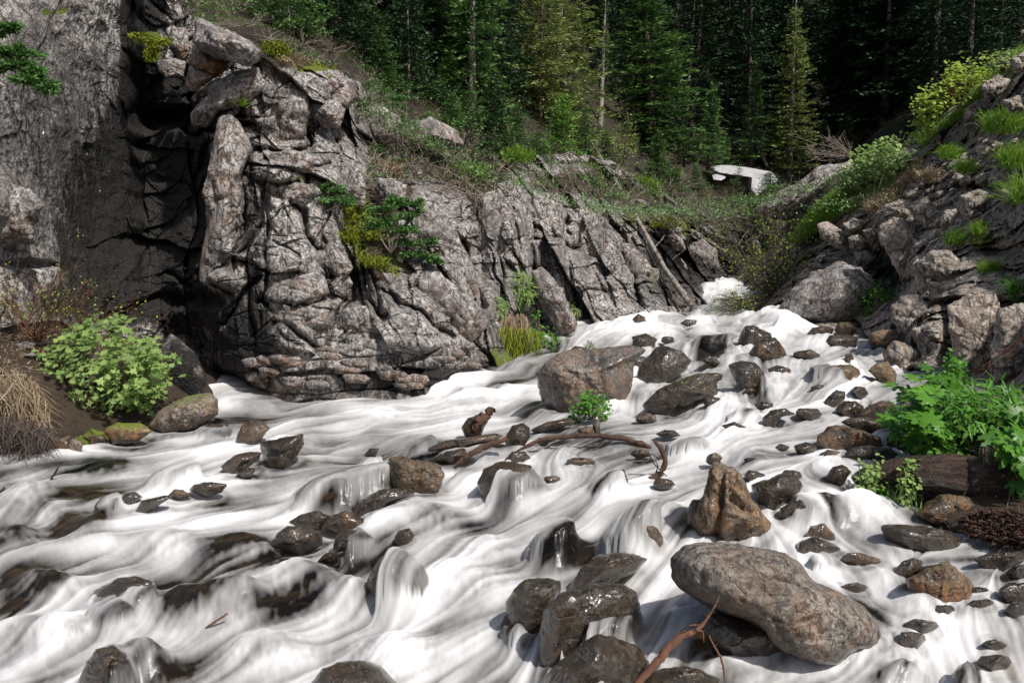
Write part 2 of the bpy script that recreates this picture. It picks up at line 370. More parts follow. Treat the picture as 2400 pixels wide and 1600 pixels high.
FLOW = [(1670, 640, 1560, 700), (1600, 700, 1350, 780), (1790, 720, 1850, 770), (1400, 740, 1280, 825), (1700, 800, 1640, 870), (2020, 760, 1950, 850), (1900, 850, 1840, 950),
        (1240, 870, 1020, 930), (1480, 850, 1478, 930), (1700, 900, 1690, 960), (1900, 950, 1720, 1020), (1800, 1020, 1500, 1100), (1600, 980, 1400, 1020), (1000, 960, 600, 1000),
        (700, 960, 400, 1020), (400, 1020, 50, 1080), (1200, 1010, 950, 1060), (1300, 1060, 1240, 1150), (1100, 1100, 800, 1200), (800, 1080, 400, 1180), (400, 1130, 100, 1200),
        (100, 1120, -50, 1180), (600, 1250, 200, 1400), (200, 1250, -50, 1380), (1200, 1200, 1000, 1400), (1000, 1280, 880, 1400), (1400, 1150, 1100, 1320), (1550, 1130, 1380, 1230),
        (1400, 1300, 1150, 1430), (900, 1400, 500, 1520), (500, 1400, 230, 1560), (300, 1450, -20, 1580), (1200, 1450, 900, 1590), (1880, 1120, 2060, 1210), (1920, 1370, 2270, 1480),
        (2100, 1500, 1960, 1600), (2300, 1420, 2380, 1520), (1550, 1290, 1450, 1410), (1350, 1480, 1300, 1570), (2000, 1280, 2080, 1360), (1900, 1540, 1750, 1600), (2200, 1330, 2080, 1330), (700, 1250, 480, 1300)]
FLOW = [tuple(q * KS for q in f) for f in FLOW]
_fp = []; _fd = []
for (u0, v0, u1, v1) in FLOW:
    p0 = PN(u0, v0, hit(u0, v0))[:2]; p1 = PN(u1, v1, hit(u1, v1))[:2]; e = p1 - p0; _fp.append((p0 + p1) / 2); _fd.append(e / (np.linalg.norm(e) + 1e-6))
_fp = np.array(_fp); _fd = np.array(_fd)
num = 0; den = 0
for k in range(len(_fp)):
    q = ((aa - _fp[k, 0] / _fp[k, 1]) / 0.09) ** 2 + ((np.log(dd / _fp[k, 1])) / 0.16) ** 2
    wgt = 1 / (q + 0.05) ** 1.6
    num = num + wgt[..., None] * _fd[k]; den = den + wgt
FD = num / den[..., None]; FD /= np.linalg.norm(FD, axis=-1, keepdims=True) + 1e-9
# wander a little
angn = vnoise(np.stack([WX * 1.6, dd * 1.6, 0 * dd], -1), 21) * 0.35 + vnoise(np.stack([WX * 5, dd * 5, 0 * dd], -1) / np.maximum(dd[..., None] / 5, 1), 22) * 0.22
ca, sa = np.cos(angn), np.sin(angn); FD = np.stack([FD[..., 0] * ca - FD[..., 1] * sa, FD[..., 0] * sa + FD[..., 1] * ca], -1)

# humps where water runs over hidden stones: (photo column, row, radius px, height m, foam change at the crest)
HUMPS = [(1790, 745, 60, 0.34, .25), (1600, 660, 45, .18, .2), (1450, 735, 55, .14, .2), (1380, 765, 40, .12, .2), (1620, 790, 45, .12, -.35), (1560, 770, 40, .08, .1), (1905, 1500, 95, .16, .3), (1975, 1170, 85, .14, .25), (1900, 1185, 45, .10, -.45),
         (60, 1130, 60, .12, .1), (30, 1215, 60, .12, -.5), (180, 1180, 60, .10, -.5), (560, 1250, 70, .10, -.35), (700, 1350, 110, .16, -.25), (450, 1400, 95, .13, -.45), (560, 1400, 70, .12, -.4), (130, 1330, 60, .1, -.35),
         (1310, 1255, 45, .10, -.6), (1280, 1285, 40, .06, -.6), (1540, 1180, 60, .08, -.1), (820, 1380, 60, .10, -.2), (330, 1540, 70, .14, -.35), (1000, 1180, 60, .07, -.25), (1130, 905, 55, .12, .2), (1060, 925, 60, .10, .15),
         (880, 950, 50, .08, .1), (640, 1020, 50, .06, .1), (1330, 1060, 50, .08, .2), (1640, 1010, 60, .07, .1), (1720, 1050, 50, .06, .2), (1420, 1010, 50, .06, -.2), (2120, 1400, 60, .06, .1), (2080, 1580, 60, .1, -.5),
         (1430, 900, 40, .10, .3), (1770, 870, 50, .12, .2), (1850, 860, 50, .1, .2), (1680, 830, 50, .08, -.2), (1560, 850, 30, .08, .2), (2020, 1330, 40, .05, .2), (380, 1240, 60, .06, .1), (900, 1500, 90, .1, .2), (1050, 1340, 90, .08, .2),
         (250, 1060, 60, .06, -.3), (780, 1120, 60, .06, -.35), (1100, 1250, 70, .07, .1), (900, 1200, 60, .05, .1), (100, 1450, 90, .1, .1), (620, 1500, 90, .1, .1), (1700, 1370, 30, .04, 0), (1570, 1440, 50, .06, .2), (1400, 1420, 40, .06, .2)]
DARK = [(540, 955, 70, 22, .9), (700, 940, 60, 8, .5), (850, 1005, 110, 10, .35), (200, 1120, 90, 22, .6), (20, 1210, 60, 45, .7), (190, 1190, 60, 40, .7), (300, 1105, 60, 12, .4), (600, 1240, 130, 26, .6), (640, 1295, 150, 22, .85),  # first patch paints the shaded water by the cave mouth dark
        (470, 1265, 50, 35, .6), (20, 1330, 45, 55, .8), (130, 1320, 50, 50, .5), (390, 1330, 90, 35, .6), (250, 1400, 80, 45, .7), (440, 1400, 110, 45, .75), (620, 1410, 60, 45, .6), (330, 1530, 90, 50, .7), (480, 1560, 70, 30, .4),
        (1120, 1590, 120, 18, .8), (1280, 1585, 120, 40, .85), (1700, 1585, 170, 32, .85), (2260, 1410, 110, 26, .75), (2340, 1480, 70, 35, .8), (2210, 1320, 140, 18, .85), (2360, 1260, 90, 18, .9), (1625, 1425, 50, 40, .7), (1480, 1395, 60, 25, .5),
        (740, 1150, 90, 22, .7), (860, 1110, 70, 18, .5), (1000, 1050, 110, 16, .5), (1110, 1030, 70, 14, .7), (720, 1075, 60, 8, .3), (1540, 1185, 45, 30, .4), (1400, 1120, 50, 22, .4), (1090, 1190, 90, 22, .4), (1190, 1210, 40, 18, .4),
        (1640, 808, 50, 14, .6), (1390, 965, 60, 12, .3), (1290, 1010, 90, 14, .5), (1310, 1260, 60, 40, .6), (1570, 1110, 30, 12, .2), (1850, 1230, 60, 12, .5), (2010, 1200, 90, 14, .2), (2050, 1310, 70, 14, .4), (1960, 1420, 60, 16, .3),
        (1430, 1060, 60, 12, .2), (2060, 1010, 60, 16, .7), (1980, 960, 40, 12, .4), (1850, 1130, 40, 20, .6), (1760, 1010, 70, 8, .2), (1240, 1040, 40, 12, .4), (1010, 1180, 90, 18, .4), (880, 1260, 50, 20, .4), (760, 1290, 60, 14, .7), (700, 1400, 60, 30, .4),
        (1500, 1480, 120, 30, .35), (1640, 1500, 80, 30, .5), (1780, 1530, 120, 20, .5), (1990, 1400, 70, 22, .25), (1270, 930, 40, 16, .3), (2000, 1540, 30, 40, .2)]

HUMPS = [(u * KS, v * KS, r, h, f) for (u, v, r, h, f) in HUMPS]; DARK = [(u * KS, v * KS, a, b, k) for (u, v, a, b, k) in DARK]

# ------------------------------------------------------------------ stones in the stream
_ico = {}; ROCKV = []
def ico(n):
    if n not in _ico:
        bm = bmesh.new(); bmesh.ops.create_icosphere(bm, subdivisions=n, radius=1)
        V = np.array([v.co[:] for v in bm.verts]); F = np.array([[v.index for v in f.verts] for f in bm.faces]); bm.free()
        _ico[n] = (V, F)
    return _ico[n]
def poly_radius(poly, nth=360, power=1):
    P = np.array(poly, float); c = (P.max(0) + P.min(0)) / 2
    # area centroid of the outline
    x, y = P[:, 0], P[:, 1]; x2, y2 = np.roll(x, -1), np.roll(y, -1); cr = x * y2 - x2 * y; Aa = cr.sum() / 2
    if abs(Aa) > 1: c = np.array([((x + x2) * cr).sum(), ((y + y2) * cr).sum()]) / (6 * Aa)
    th = np.arange(nth) * 2 * math.pi / nth; r = np.zeros(nth)
    D = np.stack([np.cos(th), np.sin(th)], -1)
    for i in range(len(P)):
        a = P[i] - c; b = P[(i + 1) % len(P)] - c; e = b - a
        den = D[:, 0] * e[1] - D[:, 1] * e[0]; den = np.where(np.abs(den) < 1e-9, 1e-9, den)
        t_ = (a[0] * e[1] - a[1] * e[0]) / den; s_ = (a[0] * D[:, 1] - a[1] * D[:, 0]) / den
        r = np.where((t_ > 0) & (s_ >= 0) & (s_ <= 1), np.maximum(r, t_), r)
    r = np.where(r <= 0, r[r > 0].mean(), r)
    k = np.array([1, 2, 3, 2, 1.]); k /= k.sum(); rr = np.concatenate([r[-2:], r, r[:2]]); r = np.convolve(rr, k, 'valid')
    return c, r, P
def make_rock(name, label, poly, d=None, mat='stone', wet=.5, rust=.2, moss=.0, stain=0, sub=None, depth=1.0, ang=.5, sink=.55, seed=None, group=None, parent=None, cat='rock', relief=1.0, tilt=0.0, obj_name='rock', cracks=(), wetline=.35):
    c, r, P = poly_radius(poly)
    _q = np.arange(360) * math.pi / 180; _o = c[0] * .37; r = r * (1 + (.035 + .03 * ang) * fbm(np.stack([np.cos(_q) * 2.6 + _o, np.sin(_q) * 2.6, 0 * _q], -1), 5, 13, .7) * 1.6)
    W = P[:, 0].max() - P[:, 0].min(); H = P[:, 1].max() - P[:, 1].min(); vb = P[:, 1].max()
    seed = seed if seed is not None else int(abs(c[0] * 13 + c[1] * 7)) % 9973
    inwater = d is None
    if inwater: d = hit(c[0], vb - .18 * H)
    s = d / FPX
    if sub is None: sub = (4 if max(W, H) < 40 else 5 if max(W, H) < 125 else (6 if max(W, H) < 400 else 7)) if parent is None else (5 if max(W, H) < 170 else 6)
    V, F = ico(sub); Rn = np.random.default_rng(seed)
    # angular body: soft intersection of random half spaces
    npl = 13; n = Rn.normal(size=(npl, 3)); n /= np.linalg.norm(n, axis=1)[:, None]; h = Rn.uniform(.72, 1.0, npl)
    pw = 5 + 14 * ang
    def body(Vd):
        q = np.maximum(Vd @ n.T / h, 0) ** pw; return 1 / (q.sum(1) + 1.0 ** pw * 0.35) ** (1 / pw)
    B = body(V)
    rho = np.sqrt(V[:, 0] ** 2 + V[:, 2] ** 2); th = np.arctan2(-V[:, 2], V[:, 0])
    eq = np.stack([np.cos(th), 0 * th, -np.sin(th)], -1); Be = body(eq)
    Bn = B * (rho / Be + (1 - rho)) if True else B
    ti = (th / (2 * math.pi) * 360) % 360; i0 = np.floor(ti).astype(int) % 360; f = ti - np.floor(ti)
    Rr = r[i0] * (1 - f) + r[(i0 + 1) % 360] * f
    down = np.clip(-V[:, 2], 0, 1)
    ext = 1 + (sink * down ** 0.8 if inwater else 0)
    pu = c[0] + V[:, 0] * Rr * B / (Be * rho + (1 - rho)); pv = c[1] - V[:, 2] * Rr * ext * B / (Be * rho + (1 - rho))
    D = depth * 0.5 * min(W, 1.7 * H) * s
    pd = d + V[:, 1] * D * B + tilt * (c[1] - pv) * s
    P3 = PN(pu, pv, pd)
    # relief pushed along the outward direction, weak at the outline
    size = 0.5 * min(W, H) * s; size = max(size, .03); Q = P3 / size * 0.9 + Rn.uniform(-50, 50, 3)
    Qw = Q + 0.3 * np.stack([vnoise(Q * 0.9, 5), vnoise(Q * 0.9, 6), vnoise(Q * 0.9, 7)], -1)
    f1, e1 = facets(Qw * 0.9, seed % 97, .30, .10); f2, e2 = facets(Qw * 2.6, seed % 89, .28, .12)
    rel = ang * (f1 * .42 + f2 * .20) + .08 * fbm(Q * 1.2, 5, 3) + .05 * ridged(Q * 4.5, 4, 8) * (.35 + ang)
    rel += -ang * .03 * (1 - sstep(0, .12, e1)) - ang * 0.012 * (1 - sstep(0, .15, e2))
    for (ca_, cb_, cw_, cd_) in cracks:
        ax, ay = ca_; bx, by = cb_; e = np.array([bx - ax, by - ay], float); L2 = (e ** 2).sum()
        tt = np.clip(((pu - ax) * e[0] + (pv - ay) * e[1]) / L2, 0, 1); dist = np.hypot(pu - ax - tt * e[0], pv - ay - tt * e[1])
        rel -= cd_ * np.exp(-(dist / cw_) ** 2) * (V[:, 1] < 0.2)
    cen = PN(c[0], c[1], d); out = P3 - cen; out /= np.linalg.norm(out, axis=1)[:, None] + 1e-9
    fac = 0.45 + 0.55 * (1 - rho ** 4)
    P3 = P3 + out * (rel * size * relief * fac)[:, None]
    zrel = (P3[:, 2] - P3[:, 2].min()) / (np.ptp(P3[:, 2]) + 1e-9)
    base_frac = sink / (1 + sink) * .5 if inwater else 0
    wv = wet + (.14 if inwater else 0) + (1 - sstep(base_frac, base_frac + wetline, zrel)) * .75 + 0.25 * fbm(Q * 1.1, 3, 9)
    upn = V[:, 2]
    mv = moss * (0.55 + 0.6 * np.clip(upn, -0.3, 1)) if moss >= 0 else -moss * (0.75 - 0.6 * upn)
    rv = rust * (0.6 + 0.8 * (1 - zrel))
    loc = P3.min(0) * 0 + np.array([cen[0], cen[1], P3[:, 2].min()])
    me = mesh_np(name, P3 - loc, F, {'wet': wv, 'moss': mv, 'rust': rv, 'stain': np.full(len(V), stain), 'soil': np.zeros(len(V))})
    o = link(obj_name, me, M[mat])
    o.location = loc
    if parent is not None:
        o.parent = parent
    else:
        o['label'] = label; o['category'] = cat
        if group: o['group'] = group
    if parent is None: ROCKV.append(P3)
    return o, cen, size, W * s * .5, H * s, d
Q3 = lambda *p: [q3(*a) for a in p]
Q4 = lambda *p: [q4(*a) for a in p]
Q2 = lambda *p: [q2(*a) for a in p]
Q1 = lambda *p: [q1(*a) for a in p]
G = 'stones standing in the rushing stream'
# label, outline, options; veil = how far the water sheet is lifted over the stone
ROCKS = [
 ('largest smooth grey boulder, long and sloping down to the right in the foreground', Q4((735,1010),(790,955),(870,938),(1000,950),(1120,965),(1250,985),(1320,1030),(1400,1100),(1500,1150),(1600,1210),(1660,1270),(1690,1340),(1670,1370),(1590,1400),(1500,1445),(1430,1445),(1350,1410),(1250,1370),(1160,1310),(1060,1270),(950,1240),(850,1190),(770,1140),(725,1080)), dict(mat='boulder', wet=.05, rust=.3, moss=.14, ang=.32, depth=1.05, sub=7, relief=1.0, wetline=.38, tilt=.35, sink=.3, cracks=[(q4(1200,1090), q4(1320,1120), 7, .10), (q4(1050,1190), q4(1230,1290), 6, .07), (q4(1320,1300), q4(1450,1250), 8, .06), (q4(1200,1290), q4(1260,1370), 8, .1)])),
 ('wet dark rock lying in front of the largest grey boulder', Q4((900,1250),(960,1245),(1050,1280),(1150,1310),(1230,1350),(1278,1420),(1230,1460),(1130,1465),(1000,1450),(920,1420),(885,1340)), dict(wet=.75, rust=.25, ang=.6)),
 ('tall pointed rock leaning left with a wet brown flank, mid stream on the right', Q4((905,570),(960,563),(1020,590),(1070,640),(1090,720),(1140,790),(1200,830),(1250,880),(1240,920),(1120,920),(1000,905),(900,890),(840,860),(830,800),(860,735),(880,700),(893,640)), dict(wet=.22, rust=.5, ang=.75, relief=1.5, sub=6, cracks=[(q4(960,600), q4(930,900), 10, .22), (q4(1000,720), q4(1120,800), 8, .12)])),
 ('mossy brown stone pressed against the left foot of the tall pointed rock', Q4((810,770),(830,730),(880,722),(915,760),(940,830),(930,885),(860,865),(800,840)), dict(wet=.5, rust=.6, moss=.45, ang=.3)),
 ('flat topped black wet rock behind the tall pointed rock', Q4((1100,660),(1160,640),(1240,605),(1300,625),(1325,665),(1300,710),(1220,765),(1160,760),(1110,700)), dict(wet=.7, rust=.15, ang=.8)),
 ('upright brown rock with a peaked top, above the brown slab', Q4((545,850),(590,813),(650,850),(690,900),(695,950),(650,1005),(580,990),(510,965),(525,890)), dict(wet=.45, rust=.85, moss=.25, ang=.7)),
 ('rust brown slab with a glossy right end, resting on the big dark rock', Q4((250,1130),(330,1030),(400,985),(470,965),(550,972),(620,1000),(560,1060),(450,1100),(330,1130),(265,1165)), dict(wet=.55, rust=.75, ang=.55)),
 ('big glossy dark rock with a steep left side, left of the largest boulder', Q4((165,1230),(250,1160),(380,1110),(500,1110),(570,1160),(590,1260),(480,1300),(330,1310),(290,1380),(240,1450),(170,1475),(150,1400),(148,1300)), dict(wet=.8, rust=.25, moss=-.12, ang=.4, sub=6, veil=.45, voff=(80, 10))),
 ('dark rock half under a white veil at the bottom edge, left of the driftwood', Q4((110,1600),(200,1490),(330,1380),(400,1345),(470,1370),(560,1400),(620,1470),(650,1600),(400,1660)), dict(wet=.8, rust=.3, moss=.15, ang=.55, veil=.45, voff=(-60, -10))),
 ('jagged glossy rock cut by the bottom edge under the driftwood', Q4((560,1590),(640,1520),(700,1500),(800,1490),(880,1510),(960,1545),(985,1590),(800,1640)), dict(wet=.75, rust=.3, moss=.2, ang=.6)),
 ('mossy black rock with thin trickles over it, lower middle', Q4((10,1140),(60,1090),(160,1085),(220,1100),(225,1150),(190,1210),(150,1300),(90,1375),(10,1370),(-30,1200)), dict(wet=.7, rust=.1, moss=.35, ang=.4, veil=.3)),
 ('large square grey boulder splitting the upper stream, plants on top', Q4((110,150),(170,90),(280,42),(420,28),(540,30),(600,52),(540,90),(515,250),(440,240),(400,240),(330,300),(260,340),(180,320),(150,260),(120,200)), dict(mat='boulder', wet=.30, rust=.4, moss=.16, ang=.65, depth=1.1, sub=6, relief=.9, cracks=[(q4(400,40), q4(420,240), 7, .12), (q4(290,60), q4(400,90), 5, .06)])),
 ('small grey stone leaning on the front of the square boulder above the plants', Q4((285,290),(310,220),(345,198),(390,215),(410,240),(380,300),(300,320)), dict(wet=.1, rust=.1, ang=.6)),
 ('round black wet rock right of the narrow waterfall', Q4((580,120),(640,50),(700,22),(770,50),(825,90),(800,130),(740,160),(660,215),(600,220),(575,160)), dict(wet=.75, rust=.08, ang=.5)),
 ('black rock speckled with yellow lichen below the round wet rock', Q4((610,280),(680,220),(780,170),(870,150),(930,165),(940,250),(860,265),(760,275),(710,315),(640,300)), dict(wet=.6, rust=.2, moss=.42, ang=.5)),
 ('dark rounded rock between two small falls in the upper stream', Q4((995,110),(1050,92),(1120,100),(1160,150),(1170,235),(1090,250),(1050,210),(1010,150)), dict(wet=.7, rust=.1, ang=.4, veil=.5, voff=(25, 0))),
 ('pyramid shaped brown rock high in the stream', Q4((1085,80),(1120,10),(1160,-20),(1210,-15),(1250,30),(1270,75),(1240,95),(1150,95)), dict(wet=.5, rust=.5, ang=.8)),
 ('small black pointed stone left of the pyramid shaped rock', Q4((865,90),(905,62),(940,80),(975,108),(920,104)), dict(wet=.6, rust=.1, ang=.7)),
 ('small brown stone just left of the pyramid shaped rock foot', Q4((940,70),(985,55),(1012,75),(990,95),(950,90)), dict(wet=.3, rust=.5, ang=.5)),
 ('wide olive yellow stone under clear water on the right of the upper stream', Q4((1390,120),(1450,110),(1560,108),(1600,130),(1605,180),(1540,200),(1450,200),(1400,180)), dict(wet=.3, rust=.45, moss=.4, ang=.4, veil=.6, voff=(-50, 0))),
 ('small dark stone under the left end of the olive stone', Q4((1370,210),(1400,198),(1440,200),(1438,225),(1380,226)), dict(wet=.6)),
 ('black pointed stone below the olive stone', Q4((1420,300),(1440,265),(1490,222),(1530,230),(1530,265),(1480,300)), dict(wet=.7, rust=.1, ang=.7)),
 ('small round dark stone right of the black pointed stone', Q4((1550,225),(1580,205),(1620,210),(1640,240),(1600,255)), dict(wet=.6)),
 ('black angular stone at the left end of the right bank pile', Q4((1480,320),(1530,275),(1580,275),(1615,300),(1600,345),(1540,345)), dict(wet=.7, rust=.3, ang=.8)),
 ('mossy brown stone topmost in the pile at the right bank', Q4((1590,340),(1640,290),(1700,272),(1760,285),(1750,330),(1690,360)), dict(wet=.45, rust=.5, moss=.35, ang=.6)),
 ('thin brown stone wedged under the mossy stone at the right bank', Q4((1510,370),(1560,350),(1630,345),(1720,370),(1735,410),(1650,410),(1560,395)), dict(wet=.5, rust=.55)),
 ('broad rough brown stone with a level top by the right bank', Q4((1405,430),(1450,390),(1520,388),(1600,405),(1680,440),(1698,480),(1600,500),(1500,505),(1405,480)), dict(wet=.35, rust=.55, ang=.5)),
 ('smooth black glossy stone in front of the broad brown stone', Q4((1530,520),(1560,490),(1640,478),(1740,490),(1780,520),(1760,550),(1640,553),(1550,545)), dict(wet=.8, rust=.2, ang=.2)),
 ('brown stone with a trickle on its left, beside the big leaved plants', Q4((1720,440),(1760,425),(1820,440),(1830,500),(1760,505),(1720,480)), dict(wet=.5, rust=.7)),
 ('pale spotted small stone left of the black glossy stone', Q4((1410,515),(1450,497),(1510,505),(1490,530),(1430,528)), dict(wet=.3, moss=.3)),
 ('dark stone with a green sprig on it left of the leafy plants', Q4((1440,620),(1470,575),(1520,565),(1560,600),(1520,650),(1460,645)), dict(wet=.6, moss=.2)),
 ('low brown dome stone in the middle of the right channel', Q4((920,425),(960,385),(1020,368),(1075,390),(1080,425),(1000,432)), dict(wet=.5, rust=.5, ang=.2)),
 ('tiny black stone in front of the low brown dome', Q4((955,432),(990,418),(1020,430),(990,444)), dict(wet=.8)),
 ('flat black stone breaking the surface below the lichen rock', Q4((658,424),(700,405),(750,410),(775,432),(700,438)), dict(wet=.8, rust=.2)),
 ('curved dark stone with a ragged left end, right channel', Q4((1155,350),(1190,315),(1250,308),(1305,335),(1240,345),(1200,395),(1160,395)), dict(wet=.7, moss=.15)),
 ('washed over grey stone below the two small falls', Q4((1000,345),(1060,310),(1120,320),(1125,360),(1050,368)), dict(wet=.6, veil=.6)),
 ('small dark stone showing just under the second small fall', Q4((1110,290),(1150,275),(1200,285),(1200,312),(1130,308)), dict(wet=.7)),
 ('smooth brown stone half under the flow, right of the driftwood branch', Q4((720,480),(790,445),(870,450),(900,480),(860,505),(760,502)), dict(wet=.6, rust=.6, ang=.1, veil=.6)),
 ('black block at the left end of the driftwood branch', Q4((-30,440),(0,385),(50,378),(80,400),(85,440),(40,480),(-20,485)), dict(wet=.8, rust=.15, ang=.7)),
 ('long flat brown stone below the square boulder', Q4((80,405),(160,370),(260,350),(295,370),(230,395),(130,415)), dict(wet=.5, rust=.5)),
 ('small tan stone below the leafy clump on the square boulder', Q4((300,402),(340,388),(375,395),(370,425),(310,430)), dict(wet=.3, rust=.5)),
 ('short upright brown stone below the leafy clump', Q4((370,375),(400,358),(408,420),(380,432)), dict(wet=.4, rust=.5)),
 ('small black wet stone right above the brown dome rock', Q4((-30,540),(0,505),(60,505),(88,540),(40,555),(-10,556)), dict(wet=.8)),
 ('smooth olive brown dome rock with water sliding off its right side', [(1120,1132),(1135,1100),(1165,1083),(1200,1080),(1245,1090),(1268,1125),(1245,1172),(1180,1174),(1130,1165)], dict(wet=.6, rust=.5, ang=.12, veil=.55, voff=(35, 5))),
 ('dark rock half hidden under falling water below the driftwood', Q4((350,690),(400,640),(460,600),(515,585),(530,640),(500,690),(420,705)), dict(wet=.7, moss=.1, veil=.7, voff=(-25, 0))),
 ('drowned grey stone showing through the flow in the centre', Q4((84,950),(130,890),(200,845),(275,830),(265,880),(180,940),(110,975)), dict(wet=.6, veil=.8)),
 ('tall rounded stone under a white veil behind the peaked brown rock', Q4((385,990),(420,900),(500,820),(600,745),(670,745),(600,820),(540,880),(510,960)), dict(wet=.5, rust=.2, ang=.1, veil=.8)),
 ('dark brown glossy stone behind the top of the largest boulder', Q4((1300,960),(1320,920),(1390,890),(1460,920),(1510,950),(1450,985),(1330,982)), dict(wet=.7, rust=.5, ang=.6)),
 ('orange brown stone in the spray right of the tall pointed rock', Q4((1330,900),(1370,845),(1430,840),(1480,880),(1485,910),(1400,912)), dict(wet=.4, rust=.9)),
 ('flat olive stone barely above water, upper right of the largest boulder', Q4((1500,1005),(1540,970),(1600,968),(1690,1000),(1700,1020),(1600,1024)), dict(wet=.4, rust=.4, moss=.4)),
 ('wide flat slab with a wet dark front at the right edge of the stream', Q4((1718,850),(1800,845),(1900,850),(2000,870),(2060,910),(2070,950),(1960,965),(1850,950),(1740,920),(1720,890)), dict(wet=.55, rust=.2, ang=.7)),
 ('small brown pointed stone left of the orange block', Q4((1750,1060),(1790,1010),(1840,993),(1890,1010),(1880,1050),(1820,1080)), dict(wet=.5, rust=.6)),
 ('orange brown angular block with a dark crack, lower right', Q4((1810,1090),(1870,1070),(1940,1030),(2000,1013),(2050,1060),(2110,1110),(2135,1170),(2120,1215),(2030,1200),(1900,1195),(1830,1160)), dict(wet=.3, rust=1.0, moss=.25, ang=.8, relief=1.3)),
 ('mossy orange stone under the rotting log', Q4((1850,790),(1900,740),(1970,700),(2080,705),(2165,740),(2150,790),(2060,810),(1990,835),(1900,825)), dict(wet=.35, rust=.65, moss=.35, ang=.6)),
 ('black broken stone at the right edge above the shallow pool', Q4((2110,1000),(2180,975),(2280,965),(2360,960),(2365,1000),(2260,1040),(2170,1030)), dict(wet=.75, ang=.9)),
 ('upper of the two black stones against the right frame edge', Q4((2270,1060),(2310,1030),(2370,1020),(2380,1080),(2300,1085)), dict(wet=.75, ang=.9)),
 ('lower dark stone at the right edge by the orange block', Q4((2230,1140),(2280,1110),(2370,1110),(2380,1180),(2270,1190)), dict(wet=.7, ang=.7)),
 ('small black stone at the right edge beneath the others', Q4((2256,1235),(2300,1200),(2380,1190),(2380,1260),(2300,1262)), dict(wet=.7, ang=.7)),
 ('dark rock under the dripping fan of water right of the pointed rock', Q4((1225,800),(1235,765),(1330,715),(1430,710),(1460,760),(1400,800),(1290,825)), dict(wet=.8, rust=.15, veil=.75, voff=(40, 0))),
 ('orange stone at the bottom edge under the white fan', Q4((2040,1600),(2055,1520),(2100,1480),(2150,1500),(2160,1560),(2120,1620)), dict(wet=.6, rust=.9, veil=.6, voff=(-30, 0))),
 ('tiny grey stone poking up at the bottom edge', Q4((1785,1590),(1800,1545),(1840,1562),(1850,1590)), dict(wet=.6)),
 ('glossy black stone heap left of the pyramid shaped rock', Q2((1040,1560),(1070,1500),(1110,1497),(1190,1530),(1200,1580),(1050,1590)), dict(wet=.85, rust=.1, ang=.7)),
 ('small brown block in the upper stream above the pyramid rock', Q2((1210,1515),(1225,1490),(1290,1493),(1300,1520),(1290,1538),(1220,1535)), dict(wet=.5, rust=.5, ang=.7)),
 ('round brown stone alone in the top cascade', Q2((545,1475),(580,1440),(610,1455),(622,1500),(600,1525),(560,1510)), dict(wet=.4, rust=.4, ang=.3)),
 ('sliver of dark stone in the top cascade', Q2((770,1486),(800,1466),(850,1470),(845,1488),(800,1494)), dict(wet=.7)),
 ('mossy stone at the top right edge of the stream', Q2((1485,1510),(1500,1482),(1550,1478),(1585,1510),(1560,1545),(1490,1540)), dict(wet=.4, moss=.5, rust=.4)),
 ('dark stone below the mossy stone at the top right', Q2((1440,1570),(1460,1540),(1530,1535),(1590,1550),(1580,1590),(1480,1600)), dict(wet=.7, rust=.2)),
 ('flat dark stone left of the mossy stone at the top right', Q2((1345,1538),(1380,1505),(1440,1498),(1480,1510),(1470,1535),(1400,1545)), dict(wet=.6, rust=.3)),
 ('tan rock where the side fall meets the right cliff', Q2((1630,1570),(1650,1530),(1700,1512),(1760,1512),(1790,1560),(1760,1600),(1660,1600)), dict(wet=.15, rust=.4, ang=.7)),
 ('small black stone standing in the side fall', Q4((1520,105),(1530,60),(1558,50),(1572,80),(1552,108)), dict(wet=.7, ang=.7)),
 ('pale green rock at the foot of the right cliff', Q4((1635,135),(1680,98),(1725,90),(1765,150),(1765,215),(1700,185)), dict(wet=.1, rust=.2, moss=.35)),
 ('black wet ledge stone behind the first upper fall', Q2((840,1590),(880,1545),(980,1540),(1000,1590),(920,1610)), dict(wet=.8, veil=.7)),
 ('brown wedge stone leaning in the flow near the left bank', Q3((1075,470),(1110,385),(1150,362),(1200,362),(1240,400),(1200,440),(1140,475)), dict(wet=.35, rust=.35, ang=.7)),
 ('dark anvil shaped rock with an overhanging top, left channel', Q3((1195,490),(1200,460),(1270,450),(1340,435),(1390,425),(1400,470),(1370,520),(1310,580),(1240,570),(1215,535)), dict(wet=.65, rust=.3, ang=.8, cracks=[(q3(1195,510), q3(1300,515), 8, .2), (q3(1300,515), q3(1380,470), 6, .12)])),
 ('brown low stone beside the anvil shaped rock', Q3((1020,570),(1080,520),(1150,505),(1200,510),(1190,545),(1120,580),(1050,615)), dict(wet=.5, rust=.5, ang=.6)),
 ('small dark stone under the anvil shaped rock', Q3((1088,605),(1130,580),(1172,585),(1160,615),(1110,622)), dict(wet=.7)),
 ('black glossy stone in the left channel', Q3((740,655),(780,610),(860,592),(892,600),(880,630),(800,665)), dict(wet=.9, moss=.1)),
 ('submerged dark stone left of the black glossy stone', Q3((665,655),(720,610),(800,575),(905,560),(900,600),(760,665)), dict(wet=.8, veil=.85)),
 ('flat olive dark stone in the left channel', Q3((868,682),(890,655),(940,645),(1040,655),(1020,690),(940,702)), dict(wet=.65, rust=.3, moss=.2)),
 ('small pointed brown stone near a broken twig in the left channel', Q3((770,708),(800,678),(840,680),(885,708),(820,716)), dict(wet=.4, rust=.7)),
 ('round black stone left of the olive ledge', Q3((548,735),(570,700),(620,690),(655,712),(600,758)), dict(wet=.85, moss=.1)),
 ('long olive black ledge stone in the left channel', Q3((618,775),(650,730),(760,705),(800,712),(710,760),(650,788)), dict(wet=.7, moss=.3)),
